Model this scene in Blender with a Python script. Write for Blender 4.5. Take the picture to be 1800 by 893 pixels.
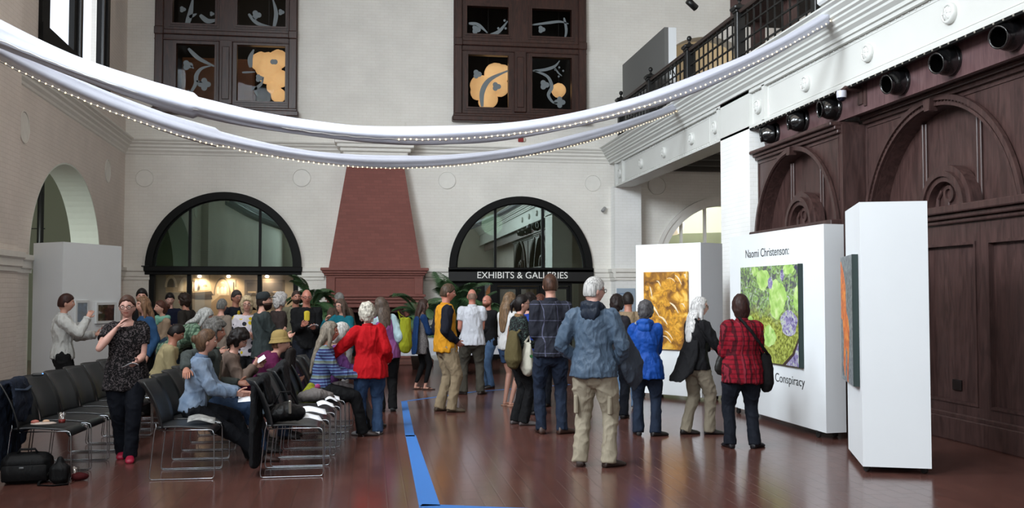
import bpy, math, random
import numpy as np
from mathutils import Vector, Matrix, noise
random.seed(7)
PI = math.pi
for o in list(bpy.data.objects): bpy.data.objects.remove(o)
COL = bpy.context.scene.collection
SC = bpy.context.scene

def lin(c):
    return tuple(((v/255.0)/12.92 if v/255.0 <= 0.04045 else ((v/255.0+0.055)/1.055)**2.4) for v in c[:3]) + (1.0,)

# ------------------------------------------------------------------ camera, world, lights, exposure
F_PX, CX, CY, HZ, EYE = 1700.0, 900.0, 446.5, 516.0, 1.65
PITCH = math.atan((HZ-CY)/F_PX)
YAW = math.atan(250/1700*math.cos(PITCH))
cam = bpy.data.cameras.new('camera'); cam_o = bpy.data.objects.new('camera', cam); COL.objects.link(cam_o)
cam.sensor_width = 36; cam.lens = F_PX/1800*36; cam.clip_end = 200
cam_o.location = (0, 0, EYE); cam_o.rotation_euler = (PI/2+PITCH, 0.0, -YAW)
SC.camera = cam_o
SC.view_settings.view_transform = 'Standard'; SC.view_settings.look = 'None'
SC.view_settings.gamma = 1; SC.view_settings.use_curve_mapping = False
SC.view_settings.exposure = 0.0
SC.cycles.max_bounces = 8; SC.cycles.diffuse_bounces = 4; SC.cycles.glossy_bounces = 3
SC.cycles.sample_clamp_indirect = 6; SC.cycles.use_denoising = True
w = bpy.data.worlds.new('sky'); SC.world = w; w.use_nodes = True
w.node_tree.nodes['Background'].inputs[0].default_value = (0.80, 0.88, 1.0, 1)
w.node_tree.nodes['Background'].inputs[1].default_value = 1.6

def area(name, loc, target, sx, sy, power, col, spread=180):
    l = bpy.data.lights.new(name, 'AREA'); l.shape = 'RECTANGLE'; l.size = sx; l.size_y = sy; l.energy = power
    l.color = col; l.spread = math.radians(spread)
    o = bpy.data.objects.new(name, l); COL.objects.link(o); o.location = loc
    o.rotation_euler = (Vector(target)-Vector(loc)).to_track_quat('-Z', 'Y').to_euler(); return o
def spot(name, loc, target, power, col, angle=100, r=0.04):
    l = bpy.data.lights.new(name, 'SPOT'); l.energy = power; l.color = col; l.spot_size = math.radians(angle); l.spot_blend = .8
    l.shadow_soft_size = r
    o = bpy.data.objects.new(name, l); COL.objects.link(o); o.location = loc
    o.rotation_euler = (Vector(target)-Vector(loc)).to_track_quat('-Z', 'Y').to_euler(); return o
def point(name, loc, power, col, r=0.1):
    l = bpy.data.lights.new(name, 'POINT'); l.energy = power; l.color = col; l.shadow_soft_size = r
    o = bpy.data.objects.new(name, l); COL.objects.link(o); o.location = loc; return o
DAY = (0.86, 0.94, 1.0)
# daylight entering by the tall left windows nearer than the view, and by the end window behind the viewer
area('daylight_window_near', (-6.0, 2.7, 8.2), (4.5, 14.0, 2.6), 4.6, 3.6, 880, DAY, 115)
area('daylight_window_mid', (-6.0, 9.5, 8.2), (3.5, 18.0, 2.0), 4.6, 3.6, 880, DAY, 115)
area('ceiling_ambient_fill', (0.3, 9.0, 10.9), (0.3, 9.2, 0), 5.0, 12.0, 330, (1.0, 0.90, 0.80))  # weak ambient fill added below the ceiling, which has no opening
area('daylight_end_window', (-1.0, -5.4, 5.8), (1.2, 24, 2.2), 4.0, 5.0, 610, DAY)
area('side_room_daylight', (10.5, 18.5, 4.6), (8.0, 22.0, 1.0), 2.0, 2.5, 70, (1.0, 0.95, 0.86))
area('balcony_daylight', (8.2, 14.0, 10.6), (8.0, 17.0, 5.5), 2.2, 9.0, 60, (1.0, 0.95, 0.86))
area('passage_daylight', (-8.2, 17.0, 4.4), (-6.0, 21.5, 2.0), 1.2, 2.0, 220, (0.9, 1.0, 0.95))

# ------------------------------------------------------------------ materials
MATS = {}
def nt(m): return m.node_tree.nodes, m.node_tree.links
def mat(name, col, rough=0.6, metal=0.0, var=0.0, vscale=8.0, bump=0.0, bscale=60.0, spec=0.5, emit=None, estr=0.0, coat=0.0, sheen=0.0):
    if name in MATS: return MATS[name]
    m = bpy.data.materials.new(name); m.use_nodes = True; N, L = nt(m); b = N['Principled BSDF']
    c = lin(col); b.inputs['Base Color'].default_value = c; b.inputs['Roughness'].default_value = rough
    b.inputs['Metallic'].default_value = metal; b.inputs['Specular IOR Level'].default_value = spec
    b.inputs['Coat Weight'].default_value = coat
    if sheen: b.inputs['Sheen Weight'].default_value = sheen
    tc = N.new('ShaderNodeTexCoord')
    if var > 0:
        nz = N.new('ShaderNodeTexNoise'); nz.inputs['Scale'].default_value = vscale; nz.inputs['Detail'].default_value = 5
        L.new(tc.outputs['Object'], nz.inputs['Vector'])
        mr = N.new('ShaderNodeMapRange'); mr.inputs[1].default_value = .3; mr.inputs[2].default_value = .7
        mr.inputs[3].default_value = 1-var; mr.inputs[4].default_value = 1+var
        L.new(nz.outputs['Fac'], mr.inputs[0])
        mx = N.new('ShaderNodeVectorMath'); mx.operation = 'SCALE'; mx.inputs[0].default_value = c[:3]
        L.new(mr.outputs[0], mx.inputs['Scale']); L.new(mx.outputs[0], b.inputs['Base Color'])
    if bump > 0:
        nz = N.new('ShaderNodeTexNoise'); nz.inputs['Scale'].default_value = bscale; nz.inputs['Detail'].default_value = 4
        L.new(tc.outputs['Object'], nz.inputs['Vector'])
        bp = N.new('ShaderNodeBump'); bp.inputs['Strength'].default_value = bump; bp.inputs['Distance'].default_value = 0.01
        L.new(nz.outputs['Fac'], bp.inputs['Height']); L.new(bp.outputs[0], b.inputs['Normal'])
    if emit is not None:
        b.inputs['Emission Color'].default_value = lin(emit); b.inputs['Emission Strength'].default_value = estr
    MATS[name] = m; return m

def brick_mat(name, c1, c2, cm, axis='x', bw=0.21, bh=0.072, rough=0.75, mortar=0.006, bump=0.35):
    """brick courses laid on a wall that runs along x, y or (x+y)"""
    if name in MATS: return MATS[name]
    m = bpy.data.materials.new(name); m.use_nodes = True; N, L = nt(m); b = N['Principled BSDF']
    tc = N.new('ShaderNodeTexCoord'); sp = N.new('ShaderNodeSeparateXYZ'); cb = N.new('ShaderNodeCombineXYZ')
    L.new(tc.outputs['Object'], sp.inputs[0])
    if axis == 'xy':
        ad = N.new('ShaderNodeMath'); ad.operation = 'ADD'; L.new(sp.outputs[0], ad.inputs[0]); L.new(sp.outputs[1], ad.inputs[1]); L.new(ad.outputs[0], cb.inputs[0]); L.new(sp.outputs[2], cb.inputs[1])
    elif axis == 'floor':
        L.new(sp.outputs[1], cb.inputs[0]); L.new(sp.outputs[0], cb.inputs[1])
    else:
        L.new(sp.outputs['XYZ'.index(axis.upper())], cb.inputs[0]); L.new(sp.outputs[2], cb.inputs[1])
    br = N.new('ShaderNodeTexBrick'); br.inputs['Scale'].default_value = 1; br.inputs['Brick Width'].default_value = bw
    br.inputs['Row Height'].default_value = bh; br.inputs['Mortar Size'].default_value = mortar; br.inputs['Mortar Smooth'].default_value = .4
    br.inputs['Color1'].default_value = lin(c1); br.inputs['Color2'].default_value = lin(c2); br.inputs['Mortar'].default_value = lin(cm)
    L.new(cb.outputs[0], br.inputs['Vector'])
    nz = N.new('ShaderNodeTexNoise'); nz.inputs['Scale'].default_value = 1.3; nz.inputs['Detail'].default_value = 6
    L.new(tc.outputs['Object'], nz.inputs['Vector'])
    mr = N.new('ShaderNodeMapRange'); mr.inputs[1].default_value = .3; mr.inputs[2].default_value = .7; mr.inputs[3].default_value = .93; mr.inputs[4].default_value = 1.04
    L.new(nz.outputs['Fac'], mr.inputs[0])
    sc = N.new('ShaderNodeVectorMath'); sc.operation = 'SCALE'; L.new(br.outputs['Color'], sc.inputs[0]); L.new(mr.outputs[0], sc.inputs['Scale'])
    L.new(sc.outputs[0], b.inputs['Base Color']); b.inputs['Roughness'].default_value = rough
    bp = N.new('ShaderNodeBump'); bp.inputs['Strength'].default_value = bump; bp.inputs['Distance'].default_value = 0.006; bp.invert = True
    L.new(br.outputs['Fac'], bp.inputs['Height']); L.new(bp.outputs[0], b.inputs['Normal'])
    MATS[name] = m; return m

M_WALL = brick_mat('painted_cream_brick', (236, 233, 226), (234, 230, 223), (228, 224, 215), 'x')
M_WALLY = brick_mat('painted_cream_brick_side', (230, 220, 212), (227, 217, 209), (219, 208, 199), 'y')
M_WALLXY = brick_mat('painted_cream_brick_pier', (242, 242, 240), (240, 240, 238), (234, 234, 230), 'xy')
M_TRIM = mat('cream_painted_plaster', (233, 230, 223), .55, var=.03)
M_BEAM = mat('white_painted_iron', (208, 209, 205), .42, var=.025, vscale=2)
M_REDBRICK = brick_mat('red_face_brick', (130, 75, 66), (121, 68, 60), (112, 66, 59), 'xy', rough=.7, mortar=.005)
M_REDSTONE = mat('red_sandstone', (124, 72, 64), .65, var=.08, vscale=14, bump=.2)
M_FLOOR = brick_mat('red_floor_tile', (97, 63, 56), (87, 56, 50), (78, 56, 50), 'floor', bw=.30, bh=.15, rough=.18, mortar=.006, bump=.15)
M_WOOD = None
def wood_mat(name, c1, c2, rough=.38, scale=5.0):
    if name in MATS: return MATS[name]
    m = bpy.data.materials.new(name); m.use_nodes = True; N, L = nt(m); b = N['Principled BSDF']
    tc = N.new('ShaderNodeTexCoord'); mp = N.new('ShaderNodeMapping'); mp.inputs['Scale'].default_value = (scale*2, scale*2, scale*.28)
    L.new(tc.outputs['Object'], mp.inputs[0])
    nz = N.new('ShaderNodeTexNoise'); nz.inputs['Scale'].default_value = 1.6; nz.inputs['Detail'].default_value = 7; nz.inputs['Distortion'].default_value = 1.2
    L.new(mp.outputs[0], nz.inputs['Vector'])
    cr = N.new('ShaderNodeValToRGB'); cr.color_ramp.elements[0].position = .35; cr.color_ramp.elements[1].position = .68
    cr.color_ramp.elements[0].color = lin(c1); cr.color_ramp.elements[1].color = lin(c2)
    L.new(nz.outputs['Fac'], cr.inputs[0]); L.new(cr.outputs[0], b.inputs['Base Color']); b.inputs['Roughness'].default_value = rough
    MATS[name] = m; return m
M_WOOD = wood_mat('dark_mahogany', (55, 38, 36), (78, 56, 53))
M_WINWOOD = wood_mat('window_oak_stain', (44, 24, 19), (68, 39, 31))
M_BLACK = mat('black_painted_metal', (18, 18, 19), .4)
M_BLACKFR = mat('black_frame_paint', (12, 12, 12), .6, spec=.2)
M_IRON = mat('black_wrought_iron', (16, 17, 17), .42)
M_PANEL = mat('white_gallery_paint', (228, 232, 235), .6, var=.015, vscale=2)
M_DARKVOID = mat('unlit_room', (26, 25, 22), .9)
M_CHROME = mat('chrome_wire', (158, 163, 168), .16, metal=1)
M_PLASTIC = mat('black_chair_plastic', (30, 32, 34), .38, bump=.08, bscale=300)

def glass_mat(name, tint, refl=.1, trans=.9, rough=0.0):
    if name in MATS: return MATS[name]
    m = bpy.data.materials.new(name); m.use_nodes = True; N, L = nt(m)
    for n in list(N): N.remove(n)
    out = N.new('ShaderNodeOutputMaterial'); tr = N.new('ShaderNodeBsdfTransparent'); tr.inputs[0].default_value = (tint[0]*trans, tint[1]*trans, tint[2]*trans, 1)
    gl = N.new('ShaderNodeBsdfGlossy'); gl.inputs['Roughness'].default_value = rough; gl.inputs[0].default_value = (tint[0], tint[1], tint[2], 1)
    mx = N.new('ShaderNodeMixShader'); mx.inputs[0].default_value = refl
    L.new(tr.outputs[0], mx.inputs[1]); L.new(gl.outputs[0], mx.inputs[2]); L.new(mx.outputs[0], out.inputs[0])
    MATS[name] = m; return m
M_GLASS_UP = glass_mat('upper_window_glass', (1, 1, 1), .003, .95)
M_GLASS = glass_mat('clear_window_glass', (1, 1, 1), .08, .95)
M_GLASS_LUN = glass_mat('dark_lunette_glass', (.86, 1.0, .93), .34, .5)
M_GLASS_LUNG = glass_mat('green_lunette_glass', (.78, 1.0, .90), .24, .5)
M_GLASS_DOOR = glass_mat('door_glass', (.95, 1, .98), .16, .8)

# ------------------------------------------------------------------ mesh builder
class MB:
    def __init__(s, M=None): s.v = []; s.f = []; s.m = []; s.M = M; s.mi = 0
    def add(s, vs, fs):
        k = len(s.v)
        s.v.extend([tuple(s.M @ Vector(p)) if s.M else tuple(p) for p in vs])
        for f in fs: s.f.append(tuple(i+k for i in f)); s.m.append(s.mi)
        return s
    def box(s, x0, x1, y0, y1, z0, z1):
        vs = [(x, y, z) for z in (z0, z1) for y in (y0, y1) for x in (x0, x1)]
        return s.add(vs, [(0, 2, 3, 1), (4, 5, 7, 6), (0, 1, 5, 4), (2, 6, 7, 3), (0, 4, 6, 2), (1, 3, 7, 5)])
    def bbox(s, x0, x1, y0, y1, z0, z1, b=.01):
        """box with chamfered edges"""
        cx, cy, cz = (x0+x1)/2, (y0+y1)/2, (z0+z1)/2; hx, hy, hz = (x1-x0)/2, (y1-y0)/2, (z1-z0)/2
        b = min(b, hx*.9, hy*.9, hz*.9); ring = []
        def rg(ix, iy, z):
            a, c = hx-ix, hy-iy
            return [(cx-a+b, cy-c, z), (cx+a-b, cy-c, z), (cx+a, cy-c+b, z), (cx+a, cy+c-b, z), (cx+a-b, cy+c, z), (cx-a+b, cy+c, z), (cx-a, cy+c-b, z), (cx-a, cy-c+b, z)]
        rs = [rg(b*.7, b*.7, z0), rg(0, 0, z0+b), rg(0, 0, z1-b), rg(b*.7, b*.7, z1)]
        vs = [p for r in rs for p in r]; fs = [tuple(range(7, -1, -1)), tuple(range(24, 32))]
        for r in range(3):
            for i in range(8): j = (i+1) % 8; fs.append((r*8+i, r*8+j, r*8+8+j, r*8+8+i))
        return s.add(vs, fs)
    def prism(s, poly, z0, z1):
        n = len(poly); vs = [(p[0], p[1], z0) for p in poly]+[(p[0], p[1], z1) for p in poly]
        fs = [tuple(range(n-1, -1, -1)), tuple(range(n, 2*n))]+[(i, (i+1) % n, n+(i+1) % n, n+i) for i in range(n)]
        return s.add(vs, fs)
    def extr(s, poly, o, u, v, w, a, b):
        """polygon poly (p,q) in plane o+u*p+v*q pushed from a to b along w"""
        o, u, v, w = map(Vector, (o, u, v, w)); n = len(poly)
        vs = [o+u*p[0]+v*p[1]+w*a for p in poly]+[o+u*p[0]+v*p[1]+w*b for p in poly]
        fs = [tuple(range(n-1, -1, -1)), tuple(range(n, 2*n))]+[(i, (i+1) % n, n+(i+1) % n, n+i) for i in range(n)]
        return s.add(vs, fs)
    def band(s, pin, pout, o, u, v, w, a, b, closed=False):
        """strip between two matching outlines pushed from a to b along w (arches, frames)"""
        o, u, v, w = map(Vector, (o, u, v, w)); n = len(pin); vs = []
        for t in (a, b):
            for P_ in (pin, pout): vs += [o+u*p[0]+v*p[1]+w*t for p in P_]
        fs = []; rng = range(n) if closed else range(n-1)
        for i in rng:
            j = (i+1) % n
            fs += [(i, j, n+j, n+i), (2*n+i, 3*n+i, 3*n+j, 2*n+j), (i, 2*n+i, 2*n+j, j), (n+i, n+j, 3*n+j, 3*n+i)]
        if not closed: fs += [(0, n, 3*n, 2*n), (n-1, 3*n-1, 4*n-1, 2*n-1)]
        return s.add(vs, fs)
    def tube(s, pts, rad, n=8, right=None, cap=True, rnd=False):
        """loft along pts; rad: number, list of numbers or list of (rx, ry)"""
        P_ = [Vector(p) for p in pts]; k = len(P_)
        R_ = [(r, r) if not isinstance(r, (tuple, list)) else r for r in (rad if isinstance(rad, list) else [rad]*k)]
        if rnd:
            t0 = (P_[0]-P_[1]).normalized(); t1 = (P_[-1]-P_[-2]).normalized(); r0 = min(R_[0]); r1 = min(R_[-1])
            P_ = [P_[0]+t0*r0*.9, P_[0]+t0*r0*.6]+P_+[P_[-1]+t1*r1*.6, P_[-1]+t1*r1*.9]
            R_ = [(R_[0][0]*.35, R_[0][1]*.35), (R_[0][0]*.78, R_[0][1]*.78)]+R_+[(R_[-1][0]*.78, R_[-1][1]*.78), (R_[-1][0]*.35, R_[-1][1]*.35)]; k += 4
        vs = []; side = Vector(right) if right else None
        for i in range(k):
            t = P_[min(i+1, k-1)]-P_[max(i-1, 0)]
            t = t.normalized() if t.length > 1e-9 else Vector((0, 0, 1))
            if side is None:
                side = Vector((1, 0, 0)) if abs(t.x) < .8 else Vector((0, 1, 0))
            sd = side-t*side.dot(t); sd = sd.normalized() if sd.length > 1e-6 else t.orthogonal().normalized(); side = sd if right is None else side
            up = t.cross(sd)
            for a in range(n):
                q = 2*PI*a/n; vs.append(P_[i]+sd*math.cos(q)*R_[i][0]+up*math.sin(q)*R_[i][1])
        fs = [(i*n+a, i*n+(a+1) % n, (i+1)*n+(a+1) % n, (i+1)*n+a) for i in range(k-1) for a in range(n)]
        if cap: fs += [tuple(range(n-1, -1, -1)), tuple(range((k-1)*n, k*n))]
        return s.add(vs, fs)
    def ell(s, c, r, n=16, m=10, R=None, fn=None):
        vs = []; c = Vector(c)
        for j in range(m+1):
            th = PI*j/m
            for i in range(n):
                ph = 2*PI*i/n; d = Vector((math.sin(th)*math.cos(ph), math.sin(th)*math.sin(ph), math.cos(th)))
                k = fn(d) if fn else 1.0
                p = Vector((d.x*r[0]*k, d.y*r[1]*k, d.z*r[2]*k)) if not isinstance(k, Vector) else k
                vs.append(c+(R @ p if R else p))
        fs = [(j*n+i, (j+1)*n+i, (j+1)*n+(i+1) % n, j*n+(i+1) % n) for j in range(m) for i in range(n)]
        return s.add(vs, fs)
    def lathe(s, prof, o=(0, 0, 0), ax=(0, 0, 1), n=24):
        """prof: (radius, height) along ax"""
        ax = Vector(ax).normalized(); e = ax.orthogonal().normalized(); f = ax.cross(e); o = Vector(o); vs = []
        for r, h in prof:
            for i in range(n):
                a = 2*PI*i/n; vs.append(o+ax*h+e*math.cos(a)*r+f*math.sin(a)*r)
        k = len(prof)
        fs = [(j*n+i, j*n+(i+1) % n, (j+1)*n+(i+1) % n, (j+1)*n+i) for j in range(k-1) for i in range(n)]
        return s.add(vs, fs)
    def build(s, name, mats, parent=None, smooth=False, loc=None):
        me = bpy.data.meshes.new(name); me.from_pydata(s.v, [], s.f); me.update()
        mats = mats if isinstance(mats, list) else [mats]
        for m in mats: me.materials.append(m)
        if len(mats) > 1: me.polygons.foreach_set('material_index', s.m)
        if smooth: me.polygons.foreach_set('use_smooth', [True]*len(me.polygons))
        me.validate(); me.update()
        import bmesh
        b = bmesh.new(); b.from_mesh(me); bmesh.ops.remove_doubles(b, verts=b.verts, dist=1e-6); bmesh.ops.recalc_face_normals(b, faces=b.faces); b.to_mesh(me); b.free()
        o = bpy.data.objects.new(name, me); COL.objects.link(o)
        if parent: o.parent = parent
        if loc is not None: o.location = loc
        if smooth == 'auto':
            for e in me.edges: pass
            me.set_sharp_from_angle(angle=math.radians(35))
        return o

def tag(o, label=None, cat=None, group=None, kind=None):
    if label: o['label'] = label
    if cat: o['category'] = cat
    if group: o['group'] = group
    if kind: o['kind'] = kind
    return o
def struct(o, label=None): o['kind'] = 'structure'; return tag(o, label)
def empty(name, loc=(0, 0, 0), rz=0.0, label=None, cat=None, group=None):
    o = bpy.data.objects.new(name, None); COL.objects.link(o); o.location = loc; o.rotation_euler = (0, 0, rz); o.empty_display_size = .1
    return tag(o, label, cat, group)
def copy_tree(o, parent=None):
    c = o.copy(); COL.objects.link(c)
    if parent: c.parent = parent
    for ch in [x for x in o.children]: copy_tree(ch, c)
    return c
def ground(px, d):
    """floor point at picture column px and camera depth d"""
    s_, c_ = math.sin(YAW), math.cos(YAW); k = (px-CX)/F_PX*d
    return (s_*d+c_*k, c_*d-s_*k)
def text(body, size, mt, parent, o, u, v, name='lettering', ext=.004, sx=1.0, align='LEFT'):
    """lettering whose baseline starts at o, runs along u and stands along v"""
    c = bpy.data.curves.new(name, 'FONT'); c.body = body; c.size = size; c.extrude = ext; c.align_x = align
    tmp = bpy.data.objects.new('tmp', c); COL.objects.link(tmp); dg = bpy.context.evaluated_depsgraph_get()
    me = bpy.data.meshes.new_from_object(tmp.evaluated_get(dg)); bpy.data.objects.remove(tmp); me.materials.clear(); me.materials.append(mt)
    ob = bpy.data.objects.new(name, me); COL.objects.link(ob)
    u, v = Vector(u).normalized(), Vector(v).normalized(); w_ = u.cross(v)
    m = Matrix((u, v, w_)).transposed().to_4x4(); m.translation = Vector(o); ob.matrix_world = m @ Matrix.Scale(sx, 4, (1, 0, 0))
    if parent: ob.parent = parent
    return ob

def wall_strip(o, u, w, u0, u1, z0, z1, th, holes):
    """vertical wall from o along u (unit, horizontal), facing -w; holes: (a, b, zlow, top(u)); th thickness along w"""
    o, u, w = Vector(o), Vector(u), Vector(w); mb = MB(); br = {u0, u1}
    for a, b, zl, tf in holes:
        if tf is None or not callable(tf): br |= {a, b}
        else:
            for i in range(41): br.add(a+(b-a)*(.5-.5*math.cos(PI*i/40)))
    br = sorted(x for x in br if u0-1e-9 <= x <= u1+1e-9)
    def P_(x, z, t): return o+u*x+Vector((0, 0, z))+w*t
    for a, b in zip(br[:-1], br[1:]):
        if b-a < 1e-6: continue
        mid = (a+b)/2; act = sorted([h for h in holes if h[0] < mid < h[1]], key=lambda h: h[2])
        za, zb = z0, z0
        for h in act:
            ta = h[3](a) if callable(h[3]) else h[3]; tb = h[3](b) if callable(h[3]) else h[3]
            if h[2] > z0+1e-6:
                quads(mb, P_, a, b, za, zb, h[2], h[2], th)
                mb.add([P_(a, h[2], 0), P_(b, h[2], 0), P_(b, h[2], th), P_(a, h[2], th)], [(0, 1, 2, 3)])
            mb.add([P_(a, ta, 0), P_(b, tb, 0), P_(b, tb, th), P_(a, ta, th)], [(3, 2, 1, 0)])
            za, zb = ta, tb
        quads(mb, P_, a, b, za, zb, z1, z1, th)
    for h in holes:
        for e in (h[0], h[1]):
            t = h[3](e) if callable(h[3]) else h[3]
            if t > h[2]+1e-4: mb.add([P_(e, h[2], 0), P_(e, t, 0), P_(e, t, th), P_(e, h[2], th)], [(0, 1, 2, 3)])
    for e in (u0, u1): mb.add([P_(e, z0, 0), P_(e, z1, 0), P_(e, z1, th), P_(e, z0, th)], [(0, 1, 2, 3)])
    mb.add([P_(u0, z1, 0), P_(u1, z1, 0), P_(u1, z1, th), P_(u0, z1, th)], [(0, 1, 2, 3)])
    return mb
def quads(mb, P_, a, b, za, zb, zc, zd, th):
    for t in (0, th): mb.add([P_(a, za, t), P_(b, zb, t), P_(b, zd, t), P_(a, zc, t)], [(0, 1, 2, 3)])
def arch(c, r, spring, b=None):
    b = b or r
    return lambda x: spring+b*math.sqrt(max(0.0, 1-((x-c)/r)**2))
def arc_pts(c, r, spring, n=40, b=None, a0=0, a1=PI):
    b = b or r
    return [(c-r*math.cos(a0+(a1-a0)*i/n), spring+b*math.sin(a0+(a1-a0)*i/n)) for i in range(n+1)]

# ------------------------------------------------------------------ room shell
LA = math.radians(-2.15); LU = Vector((math.sin(LA), math.cos(LA), 0)); LW = Vector((-math.cos(LA), math.sin(LA), 0))  # left wall: along, outward
LO = Vector((-5.78, 24, 0))-LU*24.0          # left wall origin, s = distance along it; s=24 is the far corner
def lp(s_, z, out=0.0):                      # point on left wall; out>0 = into the hall
    p = LO+LU*s_-LW*out; return Vector((p.x, p.y, z))

struct(MB().box(-13, 14, -6, 32, -.2, 0).build('floor', M_FLOOR))
struct(MB().box(-7, 13.5, -6, 24.7, 11.0, 11.2).build('ceiling', mat('ceiling_plaster', (205, 200, 190), .8)))
struct(MB().box(-7.2, 13.6, -6.2, -6.0, 0, 11.1).build('wall_rear', M_WALL))
# back wall with shop-window arch, gallery-door arch, side-room arch and two inner windows, balcony arch
BH = [(-5.2, -1.72, 0.0, arch(-3.46, 1.80, 2.27)), (2.0, 5.52, 0.0, arch(3.76, 1.80, 2.27)), (7.27, 10.93, 0.0, arch(9.1, 1.83, 2.27)),
      (-5.0, -1.9, 6.15, 9.9), (2.2, 5.2, 6.15, 9.9), (7.5, 9.9, 5.34, arch(8.7, 1.2, 7.55, .8))]
wb = wall_strip((0, 24, 0), (1, 0, 0), (0, 1, 0), -6.6, 13.5, 0, 11, .5, BH)
struct(wb.build('wall_back', M_WALL))
# left wall with the passage arch and three windows
LH = [(16.75, 21.65, 0.0, arch(19.2, 2.45, 2.27, 1.82)), (17.4, 21.5, 6.1, 10.2), (7.0, 12.0, 6.1, 10.2), (0.2, 5.2, 6.1, 10.2)]
wl = wall_strip(LO, LU, LW, -6, 24.3, 0, 5.3, .55, LH[:1]); w2 = wall_strip(LO, LU, LW, -6, 24.3, 5.3, 11, .1, LH[1:]); wl.add(w2.v, w2.f)
struct(wl.build('wall_left', M_WALLY))
# right: main wall behind the wood panelling, side room and balcony walls
struct(MB().box(6.99, 7.15, -6, 14.72, 0, 4.9).build('wall_right', M_WALLY))
struct(MB().box(13.3, 13.5, 14.9, 24, 0, 4.9).box(6.95, 13.4, 14.7, 14.9, 0, 4.9).box(10.4, 10.6, -6, 24, 5.3, 11).build('wall_side', M_WALLY))
struct(MB().box(6.5, 13.4, -6, 24.0, 4.88, 5.28).build('trim_1', mat('dark_coffer_paint', (44, 42, 38), .7)), 'dark beamed side room ceiling under the balcony floor')
pl = MB()
for k in range(9): pl.box(6.75, 13.3, 15.2+k*1.0, 15.36+k*1.0, 4.72, 4.88)
struct(pl.build('trim_2', mat('dark_coffer_paint2', (58, 54, 48), .7)))

struct(MB().box(6.9, 13.5, 27.0, 27.1, 5.2, 11).box(6.8, 6.9, 24.5, 27.1, 5.2, 11).box(13.5, 13.6, 24.5, 27.1, 5.2, 11).box(6.8, 13.6, 24.5, 27.1, 5.05, 5.2).box(6.8, 13.6, 24.5, 27.1, 11, 11.1).build('wall_balcony_room', mat('warm_beige_wall', (206, 192, 164), .8)))
point('balcony_room_lamp', (10.5, 25.6, 8.5), 45, (1, .93, .82), .3)
# cornice profiles (out from wall, z)
PROF = [(0, 4.96), (.02, 4.98), (.03, 5.02), (.07, 5.07), (.075, 5.11), (.12, 5.15), (.125, 5.19), (.18, 5.235), (.185, 5.26), (.23, 5.29), (.24, 5.32), (0, 5.33)]
def sweep_prof(mb, prof, p0, p1, out):
    p0, p1, out = Vector(p0), Vector(p1), Vector(out); n = len(prof)
    vs = [p+out*a+Vector((0, 0, z)) for p in (p0, p1) for a, z in prof]
    return mb.add(vs, [(i, (i+1) % n, n+(i+1) % n, n+i) for i in range(n)]+[tuple(range(n)), tuple(range(2*n-1, n-1, -1))])
c = MB(); sweep_prof(c, PROF, (-6, 24, 0), (6.1, 24, 0), (0, -1, 0)); struct(c.build('trim_3', M_TRIM))
c = MB(); sweep_prof(c, PROF, lp(15.5, 0), lp(24, 0), -LW); sweep_prof(c, PROF, lp(-5, 0, .22), lp(15.2, 0, .22), -LW)
struct(c.build('trim_4', M_TRIM))
# near pier of the left wall and impost blocks
c = MB()
def lbox(mb, s0, s1, o0, o1, z0, z1):
    q = [lp(s0, 0, o0), lp(s1, 0, o0), lp(s1, 0, o1), lp(s0, 0, o1)]; mb.prism([(p.x, p.y) for p in q], z0, z1)
lbox(c, 12.6, 15.45, -.02, .22, 0, 11); struct(c.build('trim_5', M_WALLY))
IMP = [(0, 1.98), (.03, 1.98), (.03, 2.04), (.06, 2.06), (.06, 2.16), (.10, 2.19), (.10, 2.27), (0, 2.28)]
c = MB(); sweep_prof(c, IMP, lp(15.4, 0), lp(16.8, 0), -LW); sweep_prof(c, IMP, lp(21.62, 0), lp(24, 0), -LW); sweep_prof(c, IMP, lp(12, 0, .22), lp(15.5, 0, .22), -LW)
sweep_prof(c, IMP, lp(16.76, 0), lp(16.76, 0)+LW*.55, LU)
struct(c.build('trim_6', M_TRIM))
c = MB()
for a, b in ((-5.8, -5.18), (-1.74, -1.1), (1.36, 2.02), (5.5, 6.1)): sweep_prof(c, IMP, (a, 24, 0), (b, 24, 0), (0, -1, 0))
sweep_prof(c, IMP, (6.8, 24, 0), (7.29, 24, 0), (0, -1, 0)); struct(c.build('trim_7', M_TRIM))
# pilaster at the far right corner, under the beam end, and the tall pier between the bays
struct(MB().box(6.07, 6.75, 23.55, 24.02, 0, 4.36).build('trim_8', M_WALLXY))
c = MB(); sweep_prof(c, IMP, (6.07, 23.55, 0), (6.75, 23.55, 0), (0, -1, 0)); sweep_prof(c, IMP, (6.07, 23.5, 0), (6.07, 24, 0), (-1, 0, 0)); struct(c.build('trim_9', M_TRIM))
struct(MB().box(6.07, 6.75, 14.86, 16.16, 0, 4.36).build('trim_10', M_WALLXY))

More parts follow.
